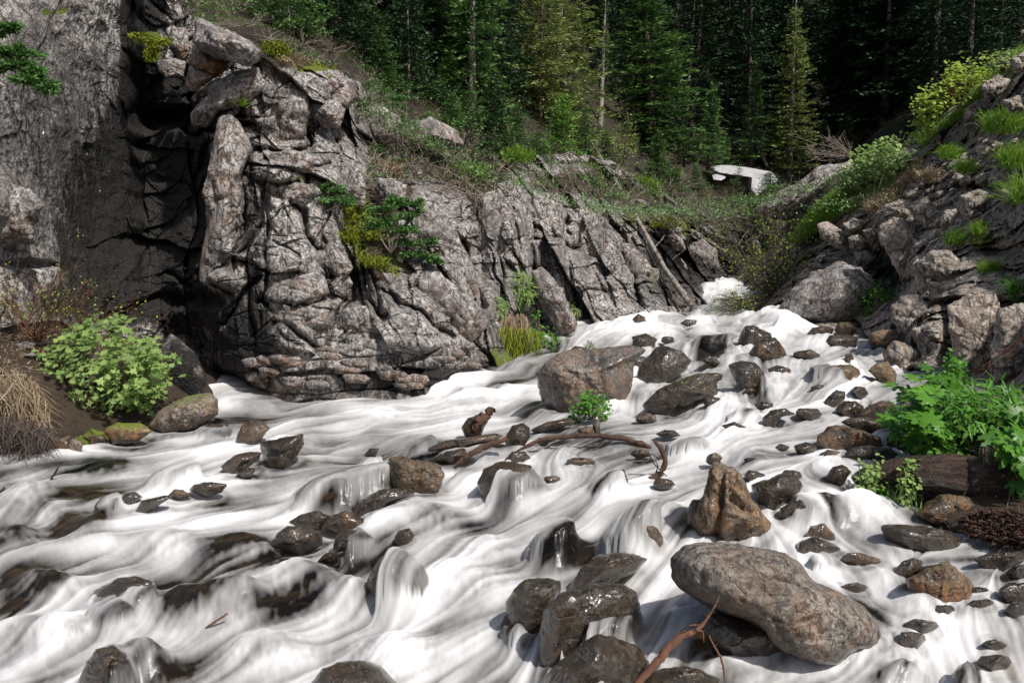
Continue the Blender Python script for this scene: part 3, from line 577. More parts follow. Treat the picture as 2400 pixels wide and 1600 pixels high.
 ('reddish stone awash at the left end of the ledge', Q3((450,755),(490,715),(545,705),(545,760),(470,775)), dict(wet=.5, rust=.7, veil=.6)),
 ('big square dark rock with moss at its base, centre of the stream', Q3((1790,590),(1800,545),(1850,530),(1900,545),(1960,550),(2030,570),(2040,620),(2010,680),(1940,705),(1850,690),(1800,660)), dict(wet=.3, rust=.25, moss=-.3, ang=.85, cracks=[(q3(1935,550), q3(1925,690), 5, .1)])),
 ('black slab running down left from the big square rock', Q3((1610,795),(1650,740),(1740,680),(1870,672),(1900,700),(1780,750),(1740,800),(1660,800)), dict(wet=.75, rust=.2, ang=.8)),
 ('black rough rock, back of the trio in the centre left', Q3((1320,830),(1380,795),(1450,778),(1520,800),(1480,850),(1400,855)), dict(wet=.7, ang=.6)),
 ('rust topped rock, right of the trio in the centre left', Q3((1470,850),(1520,800),(1590,775),(1640,800),(1700,830),(1640,865),(1550,870)), dict(wet=.5, rust=.9, ang=.6)),
 ('purple black rock with a moss patch, front of the trio', Q3((1240,930),(1270,880),(1320,845),(1400,850),(1470,870),(1490,930),(1380,960),(1300,955)), dict(wet=.6, moss=.2, ang=.6)),
 ('smooth dark stone half washed over, right of the trio', Q3((1530,960),(1545,890),(1590,860),(1650,870),(1700,910),(1690,950),(1600,975)), dict(wet=.7, ang=.2, veil=.6, voff=(25, 0))),
 ('small shiny black stone right of the trio', Q3((1812,900),(1830,865),(1880,858),(1905,890),(1880,932),(1820,930)), dict(wet=.9)),
 ('low dark stone in the water between trio and veiled dome', Q3((1455,1010),(1500,970),(1580,965),(1540,1005)), dict(wet=.7)),
 ('tall grey dome rock with silky water streaming down its right side', Q3((1695,1190),(1700,1100),(1740,1005),(1800,955),(1860,970),(1930,1030),(1960,1120),(1940,1200),(1850,1225),(1760,1220)), dict(wet=.3, ang=.15, mat='boulder', veil=.78, voff=(45, 10))),
 ('smooth olive dome at the bottom edge, left of centre', Q3((1410,1590),(1480,1500),(1560,1472),(1650,1470),(1740,1500),(1830,1590),(1640,1680)), dict(wet=.6, rust=.3, moss=.25, ang=.05)),
 ('brown rock split by a trickle at the bottom left', Q3((345,1590),(400,1470),(440,1410),(520,1395),(580,1440),(600,1510),(560,1600),(440,1640)), dict(wet=.6, rust=.6, moss=.1, ang=.5, veil=.55, voff=(45, -10))),
 ('black glossy rock in the lower left rapids', Q3((400,1210),(440,1140),(540,1090),(620,1075),(690,1110),(640,1170),(560,1215),(470,1230)), dict(wet=.9, ang=.3, veil=.5, voff=(40, 20))),
 ('drowned stone below the black glossy rock, lower left', Q3((400,1290),(440,1220),(560,1195),(600,1230),(560,1295),(470,1310)), dict(wet=.7, rust=.3, veil=.75)),
 ('small orange stone in foam at the lower left', Q3((285,1310),(310,1275),(380,1275),(395,1310),(340,1342)), dict(wet=.4, rust=.9, veil=.5)),
 ('small ragged stone under the driftwood stump near the cascade foot', Q3((2120,395),(2150,350),(2200,345),(2240,370),(2210,420),(2140,428)), dict(wet=.6, rust=.3, ang=.7)),
 ('mossy black stone left of the slanting branch in the centre', Q3((2000,545),(2050,505),(2130,490),(2150,522),(2060,562)), dict(wet=.6, moss=.3)),
 ('dark pebble stone in the smooth water left of the branch', Q3((1670,522),(1700,490),(1742,490),(1725,525)), dict(wet=.7, veil=.4)),
 ('brown stone awash right of the leaning anvil rock', Q3((1850,525),(1900,470),(1985,435),(2000,470),(1940,520)), dict(wet=.5, rust=.5, ang=.1, veil=.7)),
 ('long sloping brown slab under thin water in the centre', Q3((1880,520),(2050,455),(2280,420),(2320,440),(2200,470),(2000,520)), dict(wet=.5, rust=.5, ang=.1, veil=.45)),
 ('long smooth ramp of dark rock under thin water, centre left', Q3((1350,695),(1480,620),(1650,580),(1800,550),(1790,600),(1560,660),(1400,715)), dict(wet=.6, rust=.2, ang=.1, veil=.6)),
 ('grey stone peeping through the flow beneath the peaked rock veil', Q4((1380,1010),(1430,985),(1500,1020),(1460,1050)), dict(wet=.5, veil=.6)),
 ('flat mossy block on the left bank by the cave mouth', Q3((670,385),(760,300),(860,250),(960,237),(1000,270),(1005,330),(950,365),(850,400),(740,408)), dict(wet=-.1, moss=.55, rust=.35, ang=.8, mat='boulder')),
 ('low stone thick with orange and green moss below the leafy bush', Q3((485,410),(540,375),(640,375),(705,412),(620,452),(520,460)), dict(wet=.1, moss=.8, rust=.7)),
 ('tan cobble at the foot of the left bank', Q3((300,485),(330,447),(380,460),(375,497),(330,505)), dict(wet=-.2, rust=.3, mat='boulder')),
 ('red brown stone left of the tan cobble', Q3((238,502),(260,450),(325,430),(322,480),(262,508)), dict(wet=.3, rust=.8)),
 ('green mossy lump between the bank stones', Q3((370,440),(420,400),(480,420),(485,455),(420,465)), dict(wet=.2, moss=.95)),
 ('awash stone right of the mossy block near the cave', Q3((915,400),(960,378),(1040,380),(1060,400),(1000,415)), dict(wet=.6, rust=.4, veil=.5)),
]
_g = np.random.default_rng(321); _used = [np.array(p_[1]).mean(0) for p_ in ROCKS]
for k in range(400):
    reg = (0, 1, 0, 1, 2)[k % 5]
    u, v = [(_g.uniform(1350, 2060), _g.uniform(760, 960)), (_g.uniform(1250, 2080), _g.uniform(940, 1140)), (_g.uniform(1950, 2390), _g.uniform(1260, 1560))][reg]
    if any(abs(u - q_[0]) < 48 and abs(v - q_[1]) < 26 for q_ in _used) or (reg == 0 and v < 790 and u < 1500): continue
    w_ = _g.uniform(12, 30) * (1.7 if reg == 2 else 1.1); h_ = w_ * _g.uniform(.35, .65); th_ = np.arange(9) * .698 + _g.uniform(-.2, .2, 9)
    ROCKS.append((['small half drowned dark stone in the upper rapids', 'small half drowned dark stone in the middle rapids', 'small wet cobble in the shallows at the lower right'][reg], [(u + math.cos(q_) * w_ * _g.uniform(.75, 1.1), v + math.sin(q_) * h_ * _g.uniform(.75, 1.1)) for q_ in th_],
                  dict(wet=_g.uniform(.4, .8), rust=_g.uniform(.1, .7), ang=_g.uniform(.3, .8), moss=_g.choice([0, .2]), sub=5, sink=.5, group=['small stones of the upper rapids', 'small stones of the middle rapids', 'cobbles in the lower right shallows'][reg])))
    _used.append(np.array([u, v]))
    if len(_used) > 146: break
VEIL = []
for (lab, poly, kw) in ROCKS:
    kw = dict(kw); veil = kw.pop('veil', 0); voff = kw.pop('voff', (0, 0))
    o, cen, size, hw, hh, dist = make_rock('rock', lab, poly, **{'group': G, **kw})
    VEIL.append((poly, veil, voff, dist, hh, cen, ROCKV[-1]))

# ------------------------------------------------------------------ finish the water sheet
foam = np.full(WZ.shape, 0.585); bump = np.zeros(WZ.shape)
band = vnoise(np.stack([WX / dd * 22, np.log(dd) * 14, 0 * dd], -1), 31) * .5 + vnoise(np.stack([WX / dd * 50, np.log(dd) * 34, 0 * dd], -1), 32) * .5
for (u, v, r_, h, fc) in HUMPS:
    g = np.exp(-(((WU - u) / r_) ** 2 + ((WV - v) / (r_ * .42)) ** 2)); bump += g * h; foam += g * fc
for (u, v, a_, b_, k_) in DARK:
    foam -= k_ * .52 * np.exp(-(((WU - u) / a_) ** 2 + ((WV - v) / b_) ** 2) ** 1.3)
lift_src = []
for (poly, veil, voff, dist, hh, cen, RVv) in VEIL:
    P = np.array(poly); cu, cv = P.mean(0); rw = np.ptp(P[:, 0]) * .5; rh = np.ptp(P[:, 1]) * .5; vb = P[:, 1].max()
    if veil > 0:
        wx = cen[0] + voff[0] * dist / FPX; wy = cen[1] - voff[1] * dist / FPX * 2
        rr = rw * dist / FPX
        g = np.exp(-((((WX - wx) / (rr * .95)) ** 2 + ((dd - wy) / (rr * .95)) ** 2)) ** 1.5)
        lift_src.append((RVv, veil, voff, cen, rr))
    # ragged thin rim of dark water round each stone, foam piled on the upstream side
    e = np.sqrt(((WX - cen[0]) / (rw * dist / FPX * 1.15)) ** 2 + ((dd - cen[1]) / (rw * dist / FPX * 1.1)) ** 2)
    foam -= .26 * np.exp(-((e - .92) / .14) ** 2); foam += .16 * np.exp(-((e - 1.35) / .22) ** 2); bump += min(.035, .10 * rw * dist / FPX) * np.exp(-((e - .85) / .3) ** 2)
gy = np.gradient(WZ, axis=0) / np.gradient(dd, axis=0); foam += np.clip(np.abs(gy) - .12, 0, .6) * .7

# line integral convolution along the current: streaks that follow the flow
va = (FD[..., 0] * dd - WX * FD[..., 1]) / dd ** 2 / ((A1 - A0) / (NC - 1)); vs = FD[..., 1] / dd / (math.log(D1 / D0) / (NR - 1))
vl = np.hypot(va, vs) + 1e-9; va /= vl; vs /= vl
II, JJ = np.mgrid[0:NR, 0:NC].astype(float)
def samp(A, y, x):
    y = np.clip(y, 0, NR - 1.001); x = np.clip(x, 0, NC - 1.001); i = y.astype(int); j = x.astype(int); fy = y - i; fx = x - j
    return (A[i, j] * (1 - fy) + A[i + 1, j] * fy) * (1 - fx) + (A[i, j + 1] * (1 - fy) + A[i + 1, j + 1] * fy) * fx
N1 = rng.random((NR, NC)); N2 = (N1 + np.roll(N1, 1, 0) + np.roll(N1, 1, 1) + np.roll(N1, (1, 1), (0, 1))) / 4; N2 = rng.permutation(N1.ravel()).reshape(NR, NC) * .0 + N2
N3 = vnoise(np.stack([JJ / 3.6, II / 3.6, 0 * II], -1), 41); N4 = vnoise(np.stack([JJ / 13, II / 13, 0 * II], -1), 42)
acc = [np.zeros(WZ.shape) for _ in range(5)]; wsum = 0
for sgn, nst in ((1, 34), (-1, 34)):
    y, x = II.copy(), JJ.copy()
    for k in range(nst):
        wk = (1 - k / nst); 
        for q, A in enumerate((N2, N3, N4)): acc[q] += wk * samp(A, y, x)
        if k < 16: acc[3] += (1 - k / 16) * samp(foam, y, x)
        if k < 9: acc[4] += (1 - k / 9) * samp(bump, y, x)
        dy, dx = samp(vs, y, x), samp(va, y, x); y += sgn * dy * 1.15; x += sgn * dx * 1.15
nz = lambda A: (A - A.mean()) / A.std()
def hp(A, r):   # remove the broad average
    K = np.ones(r) / r; B = np.apply_along_axis(lambda m: np.convolve(np.pad(m, r // 2, 'edge'), K, 'valid')[:len(m)], 0, A); B = np.apply_along_axis(lambda m: np.convolve(np.pad(m, r // 2, 'edge'), K, 'valid')[:len(m)], 1, B); return A - B
L1 = nz(hp(acc[0], 15)); L2 = nz(acc[1]); L3 = nz(acc[2])
foamL = acc[3] / (2 * sum(1 - k / 16 for k in range(16))); bumpL = .6 * acc[4] / (2 * sum(1 - k / 9 for k in range(9))) + .4 * bump
foamF = foamL * .65 + foam * .35 + L3 * .12 + band * .14 + .05 * nz(vnoise(np.stack([JJ / 3, II / 2.2, 0 * II], -1), 43)) * sstep(.2, .8, bump / .1 + .3)
streak = np.clip(.5 + L1 * .095 + L2 * .10 + L3 * .075, 0, 1)
WZ2 = WZ + bumpL + dd ** .8 * (L2 * .0016 + L3 * .0034 + L1 * .0006)
# water draped over the stones that stand in its way
def box(A, n):
    for ax in (0, 1):
        c_ = np.cumsum(np.pad(A, [(n + 1, n) if a == ax else (0, 0) for a in (0, 1)], 'edge'), axis=ax)
        A = (c_[2 * n + 1:] - c_[:-2 * n - 1]) / (2 * n + 1) if ax == 0 else (c_[:, 2 * n + 1:] - c_[:, :-2 * n - 1]) / (2 * n + 1)
    return A
lift = np.zeros(WZ.shape); drape = np.zeros(WZ.shape)
for (RVv, veil, voff, cen, rr) in lift_src:
    iy = (np.log(RVv[:, 1] / D0) / math.log(D1 / D0) * (NR - 1)); jx = ((RVv[:, 0] / RVv[:, 1] - A0) / (A1 - A0) * (NC - 1))
    ok = (iy > 2) & (iy < NR - 3) & (jx > 2) & (jx < NC - 3); iy = iy[ok].astype(int); jx = jx[ok].astype(int)
    if not len(iy): continue
    i0, i1, j0, j1 = max(iy.min() - 14, 0), min(iy.max() + 15, NR), max(jx.min() - 14, 0), min(jx.max() + 15, NC)
    T = np.full((i1 - i0, j1 - j0), -9.0); np.maximum.at(T, (iy - i0, jx - j0), RVv[ok, 2])
    for _ in range(2):
        T = np.maximum.reduce([T] + [np.roll(T, s_, ax) for s_ in (-1, 1) for ax in (0, 1)])
    sub_ = (slice(i0, i1), slice(j0, j1)); h_ = np.maximum(T - WZ2[sub_] + .012, 0); h_[T < -8] = 0
    vx, vy = voff[0], -voff[1] * 2; L_ = math.hypot(vx, vy)
    if L_ > 0: e_ = ((WX[sub_] - cen[0]) * vx + (dd[sub_] - cen[1]) * vy) / L_ / rr
    else: e_ = np.ones(T.shape) * (veil - .35) * 2
    e_ = e_ + .5 * band[sub_] + .35 * L2[sub_] * .5
    cov = sstep(-.25 - veil * .4, .35 - veil * .4, e_) * (.35 + .75 * sstep(.3, .7, veil))
    h_ = h_ * np.minimum(cov, 1); hb = box(np.maximum(h_, box(h_, 2)), 3); hb = np.maximum(hb, h_ * .97)
    lift[sub_] = np.maximum(lift[sub_], hb); drape[sub_] = np.maximum(drape[sub_], sstep(0, .03, h_))
WZ2 = WZ2 + lift; foamF = foamF * (1 - drape * .85) + drape * .85 * (.40 + .10 * L2)
me = mesh_np('stream_water', np.stack([WX, dd, WZ2], -1).reshape(-1, 3), grid_faces(NR, NC), {'foam': foamF.ravel(), 'streak': streak.ravel()})
link('stream', me, M['water'], kind='structure')
s_ = 5; bz = (WZ[::s_, ::s_] - .30 + .10 * fbm(np.stack([WX, dd, 0 * dd], -1)[::s_, ::s_] * 3, 4, 51))
bz = np.minimum(bz, WZ2[::s_, ::s_] - .05)
hh_, ww_ = bz.shape
me = mesh_np('stream_bed', np.stack([WX[::s_, ::s_], dd[::s_, ::s_], bz], -1).reshape(-1, 3), grid_faces(hh_, ww_)); link('stream_bed', me, M['bed'], kind='structure')

# ------------------------------------------------------------------ cliffs, banks, hillside
def curve(pts):
    a = np.array(pts, float); a = a * KS; return lambda u: np.interp(u, a[:, 0], a[:, 1])
def blobs(U, V, L):
    r = np.zeros(U.shape); U = U / KS; V = V / KS
    for (u, v, a, b, k) in L: r += k * np.exp(-(((U - u) / a) ** 2 + ((V - v) / b) ** 2) ** 1.4)
    return r
def seg_groove(U, V, lines):
    r = np.zeros(U.shape)
    for (pts, w_, dep) in lines:
        best = np.full(U.shape, 1e9)
        for (a, b) in zip(pts[:-1], pts[1:]):
            e = np.array([b[0] - a[0], b[1] - a[1]], float); L2 = (e ** 2).sum() + 1e-9
            tt = np.clip(((U - a[0]) * e[0] + (V - a[1]) * e[1]) / L2, 0, 1)
            best = np.minimum(best, np.hypot(U - a[0] - tt * e[0], V - a[1] - tt * e[1]))
        r += dep * np.exp(-(best / w_) ** 1.5)
    return r
def sheet(name, ctrl, top, bot, u0, u1, nr, nc, mat, relief, paint, skirt=6, skirt_dir=(0, 1.1, -0.9), lam=.01, **props):
    C = np.array(ctrl, float); C[:, :2] *= KS; X = np.stack([C[:, 0] / 1000, C[:, 1] / 1000], -1); f = tps_fit(X, np.log(C[:, 2]), lam * .01)
    uu = np.linspace(u0, u1, nc); T = top(uu); B = bot(uu); s = np.linspace(0, 1, nr)[:, None]
    U = np.tile(uu, (nr, 1)); V = T[None] * (1 - s) + B[None] * s
    D = np.exp(f(np.stack([U / 1000, V / 1000], -1))); P = PN(U, V, D)
    dd_, uoff, voff = relief(P, U, V, D)
    P = PN(U + uoff, V + voff, D + dd_)
    P = np.concatenate([P[:1] + np.array(skirt_dir) * k * .9 for k in range(skirt, 0, -1)] + [P], 0) if skirt else P
    A = {k: np.concatenate([a[:1]] * skirt + [a], 0).ravel() for k, a in paint(P[skirt:], U, V).items()}
    for k in ('wet', 'moss', 'rust', 'stain', 'soil'): A.setdefault(k, np.zeros(P.shape[:2]).ravel())
    me = mesh_np(name, P.reshape(-1, 3), grid_faces(P.shape[0], nc)[:, ::-1], A, name == 'earth_bank')
    o = link(name, me, mat, **props)
    return o, (lambda u, v: float(np.exp(f(np.array([u / 1000, v / 1000])))))

CL = [(-350,-450,9.6),(-350,300,8.0),(-350,900,7.8),(0,-450,11),(0,0,9.8),(0,300,9.4),(0,600,9.2),(0,900,9.3),(0,1040,9.4),(150,0,10.8),(150,300,10.7),(150,600,10.4),(150,900,10.2),
      (280,-300,13),(280,0,12.0),(290,150,12.3),(300,400,12.1),(300,650,11.5),(300,900,11.1),(380,60,13.0),(380,300,12.4),(380,600,11.8),(430,900,12.2),(440,250,11.8),(450,500,11.7),(500,300,10.9),(500,600,10.6),(480,680,10.6),
      (560,120,11.6),(560,300,11.1),(570,500,11.0),(560,700,10.3),(560,850,10.4),(640,200,11.8),(640,340,11.5),(640,370,10.9),(640,550,10.6),(640,750,10.1),(640,940,10.25),(760,180,12.6),(760,330,12.1),(800,370,11.8),(760,550,11),(760,750,10.4),(760,940,10.2),
      (840,200,13.8),(850,330,13.6),(850,480,12.2),(870,600,11.6),(870,700,10.8),(900,800,10.3),(900,950,10.1),(950,300,15.8),(950,450,13.2),(960,620,11.7),(1000,520,12.6),(1050,650,11.7),(1050,780,10.9),(1050,930,10.5),(1130,740,11.6),(1130,890,11.3),
      (1080,300,18),(1100,400,15.6),(1150,450,14.2),(1150,600,13),(1240,450,15.6),(1240,600,14),(1230,750,13),(1250,870,12.2),(1350,400,19.5),(1350,500,16.8),(1350,600,15.8),(1350,760,14.4),(1500,440,22),(1480,560,18.6),(1500,650,17),(1530,740,15.6),
      (1620,470,26),(1600,560,22.5),(1600,680,18.8),(1700,550,28),(1690,660,23),(1790,600,30)]
topL = curve([(-350,-450),(290,-450),(330,-90),(420,20),(470,60),(560,95),(620,135),(700,150),(780,160),(830,190),(860,265),(950,300),(1100,300),(1200,360),(1320,350),(1400,370),(1500,425),(1600,450),(1700,530),(1790,590)])
botL = curve([(-350,1060),(440,1000),(480,965),(600,975),(950,985),(1130,910),(1240,890),(1290,840),(1340,790),(1500,760),(1580,750),(1650,700),(1700,680),(1790,650)])
CRACKS = [([(570,268),(520,292),(450,312),(440,300)], 9, .8), ([(625,440),(622,560),(612,690)], 7, .45), ([(612,690),(650,712),(700,722),(770,690),(780,640)], 8, .5), ([(590,350),(560,400),(575,480),(560,560),(545,640)], 9, .5),
          ([(725,300),(728,340),(650,352),(600,350)], 8, .5), ([(838,170),(842,290)], 8, .4), ([(600,205),(570,240),(560,268)], 8, .5), ([(850,580),(862,700),(905,745)], 9, .5), ([(1090,560),(1100,640),(1130,720)], 10, .6), ([(1246,460),(1248,535),(1246,640)], 10, .7),
          ([(1322,490),(1333,602),(1348,720)], 9, .6), ([(1414,500),(1465,561),(1486,663),(1500,720)], 9, .7), ([(1455,566),(1525,628),(1567,714)], 8, .6), ([(770,380),(735,390),(720,470)], 7, .35), ([(795,330),(800,400),(835,470)], 8, .35),
          ([(620,425),(700,430),(725,460)], 6, .3), ([(690,475),(720,500),(715,560),(760,600),(810,620)], 8, .4), ([(820,620),(830,700),(790,760)], 10, .5), ([(810,700),(775,760),(770,810)], 6, .35), ([(610,690),(680,760),(760,830)], 7, .35),
          ([(900,680),(960,720),(1010,760),(1060,790)], 8, .35), ([(1150,440),(1170,560),(1180,700)], 9, .5), ([(1200,450),(1216,560),(1222,640)], 6, .3), ([(870,640),(890,690),(900,740)], 8, .4), ([(900,620),(930,700),(940,720)], 7, .35), ([(1380,480),(1400,560),(1410,640),(1440,715)], 6, .4),
          ([(480,690),(430,670),(400,640)], 8, .4), ([(460,640),(500,672),(545,680)], 6, .4), ([(640,560),(700,600),(690,660)], 5, .2), ([(960,480),(1040,520),(1085,560)], 6, .3), ([(1540,540),(1600,600),(1620,650)], 8, .5), ([(470,190),(440,230),(440,300)], 8, .5), ([(600,640),(560,700),(520,760)], 6, .3)]
def jn(P, n, f, s, warp=.35, wf=.6):
    n = np.array(n, float); n /= np.linalg.norm(n); m = np.cross(n, [0.2, 1, .1]); m /= np.linalg.norm(m)
    x = (P @ n) * f + warp * fbm(P * wf * f, 3, s); k = np.floor(x); fr = x - k
    y = (P @ m) * f * .45 + _h(k.astype(np.int64), k.astype(np.int64) * 0, k.astype(np.int64) * 0, s) / 4294967295. * 7 + warp * fbm(P * wf * f, 2, s + 3); k2 = np.floor(y)
    a = _h(k.astype(np.int64), k2.astype(np.int64), 0 * k.astype(np.int64), s + 9) / 2147483647.5 - 1; b = _h(k.astype(np.int64), k2.astype(np.int64), 0 * k.astype(np.int64) + 5, s + 9) / 2147483647.5 - 1
    edge = np.minimum(np.minimum(fr, 1 - fr), .6 * np.minimum(y - k2, 1 - y + k2))
    return (a * .9 + .5) * (fr - .5) + b * .45, edge
def jointed(P, fams, s):
    r = 0
    for i, (n, f, amp, gr) in enumerate(fams):
        v_, e_ = jn(P, n, f, s + i * 13); r = r + amp * v_ + gr * (1 - sstep(0, .035, e_)) * sstep(-.35, .1, vnoise(P * .7, s + i))
    return r
def rel_left(P, U, V, D):
    Pw = P + .16 * np.stack([fbm(P * .8, 3, 61), fbm(P * .8, 3, 62), fbm(P * .8, 3, 63)], -1)
    tl = np.array([[1, 0, .28], [0, 1, 0], [-.28, 0, 1]]); R = Pw @ tl
    strat = sstep(770, 850, V) * sstep(1200, 1080, U)
    left = sstep(330, 270, U) * sstep(760, 600, V)
    A = R * np.array([.75, .75, .34]); A2 = R * np.array([2.1, 2.1, 1.1]); A3 = R * np.array([6, 6, 3.6])
    f1, e1 = facets(A, 71, 1.1, .30); f2, e2 = facets(A2, 72, 1.1, .28); f3, e3 = facets(A3, 73, 1.2, .25)
    S = Pw @ np.array([[1, 0, -.12], [0, 1, 0], [.12, 0, 1]]); g1, h1 = facets(S * np.array([1.0, 1.0, 5.0]), 74, .3, .9)
    r1 = .26 * f1 + .15 * f2 + .07 * f3
    r1 = r1 + .12 * (1 - sstep(0, .035, e1)) + .03 * (1 - sstep(0, .035, e2))
    rs = .10 * g1 + .05 * (1 - sstep(0, .12, h1)) + .05 * f2
    dg = P @ np.array([.45, 0, .9]); rl = .05 * ridged(np.stack([dg * 5, (P @ np.array([.9, 0, -.45])) * 1.3, P[..., 1] * 3], -1), 4, 75) * -1 + .03 * f2 + .10 * f1 * .5
    soft = sstep(880, 960, U) * sstep(840, 780, V)
    FA = [((1, .1, .05), .9, .34, .16), ((.25, .2, .95), .7, .22, .12), ((.75, .3, -.6), 1.3, .16, .08), ((1, -.2, .15), 2.6, .10, .05), ((-.3, .3, .95), 2.2, .09, .05), ((.8, .3, -.5), 6, .035, .015), ((.3, .2, .95), 5, .035, .015)]
    FB = [((.86, .1, .48), .95, .34, .18), ((-.35, .2, .93), .55, .18, .10), ((.9, .3, .1), 1.5, .14, .06), ((.86, -.2, .5), 2.6, .10, .05), ((-.45, .3, .85), 2.0, .07, .04), ((.9, .3, .4), 6, .03, .012), ((-.3, .2, .9), 5, .03, .012)]
    tr = sstep(760, 900, U)
    rj = jointed(Pw, FA, 201) * (1 - tr) + jointed(Pw, FB, 301) * tr
    rr = (rj + .05 * f2 * .5) * (1 - strat) * (1 - left) + rs * strat + rl * left
    rr += .10 * fbm(P * 1.1, 5, 76)
    rr += .020 * fbm(P * 9, 5, 78, .6)
    sc_ = D / 11.0
    rr = rr * sc_ + seg_groove(U + 16 * fbm(P * 2.2, 4, 5), V + 16 * fbm(P * 2.2, 4, 6), [(a, w_ * .75, d_) for a, w_, d_ in CRACKS]) * .8
    rr += blobs(U, V, [(505, 905, 62, 40, 3.2), (385, 272, 55, 22, 1.3), (330, 250, 40, 120, .7), (350, 480, 60, 170, .5), (820, 660, 22, 50, .6), (560, 285, 30, 10, .4), (450, 690, 70, 16, .5), (1100, 610, 22, 70, .6), (1250, 640, 18, 80, .5), (1190, 760, 60, 60, .5), (60, 610, 60, 10, .3),
                       (430, 790, 60, 60, .6), (600, 250, 20, 60, -.1)])
    rr -= blobs(U, V, [(500, 640, 42, 26, .35), (520, 450, 26, 170, .35), (660, 620, 50, 60, .25), (740, 220, 60, 50, .25), (640, 400, 45, 30, .3), (1010, 600, 45, 70, .4), (1180, 520, 30, 90, .35), (1290, 560, 30, 110, .4), (1400, 620, 30, 80, .4), (20, 480, 60, 60, .45), (720, 700, 60, 30, .35), (960, 790, 90, 20, .3)])
    return rr, 5 * vnoise(P * 3, 80), 7 * vnoise(P * 2.5, 81) * sstep(900, 800, V)
def paint_left(P, U, V):
    stain = blobs(U, V, [(230,470,130,170,.75),(330,350,110,260,.8),(420,420,75,240,.85),(360,620,180,120,.8),(200,700,220,60,.6),(560,430,34,150,.35),(590,560,30,160,.35),(600,760,90,90,.30),(850,860,260,60,.30),(300,120,22,170,.8),(330,30,60,60,.7),(780,270,120,60,.22),(700,300,90,60,.22),(640,120,40,30,.2),  # alcove blobs: wet black staining plus the overhang's cast shade, painted in
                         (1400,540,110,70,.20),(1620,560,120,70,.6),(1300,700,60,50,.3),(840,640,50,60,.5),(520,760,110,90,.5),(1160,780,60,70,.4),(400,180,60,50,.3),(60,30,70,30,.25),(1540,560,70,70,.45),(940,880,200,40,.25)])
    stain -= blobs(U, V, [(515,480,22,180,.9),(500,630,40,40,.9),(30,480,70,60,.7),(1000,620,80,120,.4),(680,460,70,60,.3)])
    rust = blobs(U, V, [(506,390,10,60,1.6),(475,235,14,45,1.2),(420,420,22,130,.7),(560,850,70,50,.45),(600,900,80,40,.4),(480,120,40,30,.4),(400,210,30,30,.4)]) + .06
    wet = blobs(U, V, [(120,300,220,330,.62),(900,900,500,45,.5),(1350,560,60,80,.35),(700,230,110,40,.3),(880,280,60,60,.4),(1600,600,160,90,.8),(1100,860,60,60,.6),(1470,690,120,40,.3)])
    soil = blobs(U, V, [(960,330,110,50,.65),(900,440,60,60,.8),(880,560,45,80,.85),(860,620,40,40,.5),(1050,380,90,70,.85),(1120,450,50,110,.75),(1300,420,90,30,.8),(1420,430,80,30,.8),(1520,440,120,40,.8),(640,140,90,20,.8),(560,70,120,30,.8),(1650,520,90,40,.7),(820,470,30,70,.5),(1140,350,90,60,.7),(1480,510,80,30,.5),(1190,790,60,60,.4),(760,415,40,14,.4)])
    moss = blobs(U, V, [(335,90,40,16,1.0),(355,120,30,30,.8),(640,105,60,20,.7),(720,155,60,14,.9),(830,430,30,60,.55),(820,580,24,60,.6),(880,560,50,70,.45),(910,620,30,30,.5),(1130,800,40,60,.4),(1530,490,70,60,.5),(1440,500,40,30,.5),(1500,640,30,30,.5),(120,25,60,14,.6),(1180,830,60,30,.5),(1420,430,160,30,.3),(700,415,30,10,.6),(630,540,6,60,.3),(1600,530,60,30,.4),(990,480,30,20,.4),(1080,720,20,30,.3),(700,700,12,50,.2)])
    stain = stain + .13 + blobs(U, V, [(505,900,62,48,1.3),(300,560,150,120,.5),(50,200,110,300,-.45),(420,330,50,120,.4),(560,820,60,90,.3),(1000,860,160,40,.25)])  # cave blob paints its darkness; negative blob lightens the wall in place of sheen
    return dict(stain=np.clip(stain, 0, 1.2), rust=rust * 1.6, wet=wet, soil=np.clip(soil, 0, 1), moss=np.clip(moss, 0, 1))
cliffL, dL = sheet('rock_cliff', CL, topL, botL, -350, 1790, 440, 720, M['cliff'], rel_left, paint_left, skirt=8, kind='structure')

CR = [(1730,600,22.5),(1740,700,17.6),(1850,620,16),(1850,740,13.7),(1900,480,17.5),(1950,560,15.6),(1950,760,12.6),(2020,500,14.2),(2050,640,13.0),(2030,780,11.6),(2010,390,18),(2100,330,17.5),(2100,420,14.8),(2130,560,12.1),(2110,690,10.4),
      (2200,230,16.5),(2200,350,13.8),(2250,500,11.1),(2230,640,9.6),(2300,165,14.5),(2300,300,12.6),(2400,100,13),(2400,250,11),(2400,400,9.8),(2350,600,9.2),(2650,0,11),(2650,500,6.6)]
CR += [(u / KS, v / KS, d) for (u, v, d) in [(2130,1245,4.2),(2110,1060,5.2),(2110,1000,5.9),(2120,940,6.8),(2130,870,8.6),(2150,770,9.2),(2250,1290,3.95),(2350,1330,3.75),(2200,1200,4.15),(2200,1100,4.6),(2200,1000,5.2),(2200,900,8.0),(2250,800,8.5),(2250,960,6.0),(2350,1200,4.0),(2350,1100,4.4),(2350,1000,4.9),(2350,900,7.3),(2400,800,7.7),(2500,1340,3.5),(2500,1200,3.8),(2500,1050,4.4),(2500,950,5.0),(2700,1350,3.2),(2700,1000,4.2),(3000,1450,2.6),(3000,1000,3.5),(3000,500,5.0),(3000,0,8.5)]]
topR = curve([(1730,590),(1800,560),(1850,525),(1900,475),(1950,425),(2000,395),(2100,325),(2200,235),(2300,165),(2400,110),(2650,-30),(3000,-200)])
botR = curve([(1730,700),(1800,760),(1850,790),(2040,800),(2060,880),(2075,940),(2090,1040),(2110,1130),(2130,1225),(2280,1300),(2420,1330),(2650,1400),(3000,1650)])
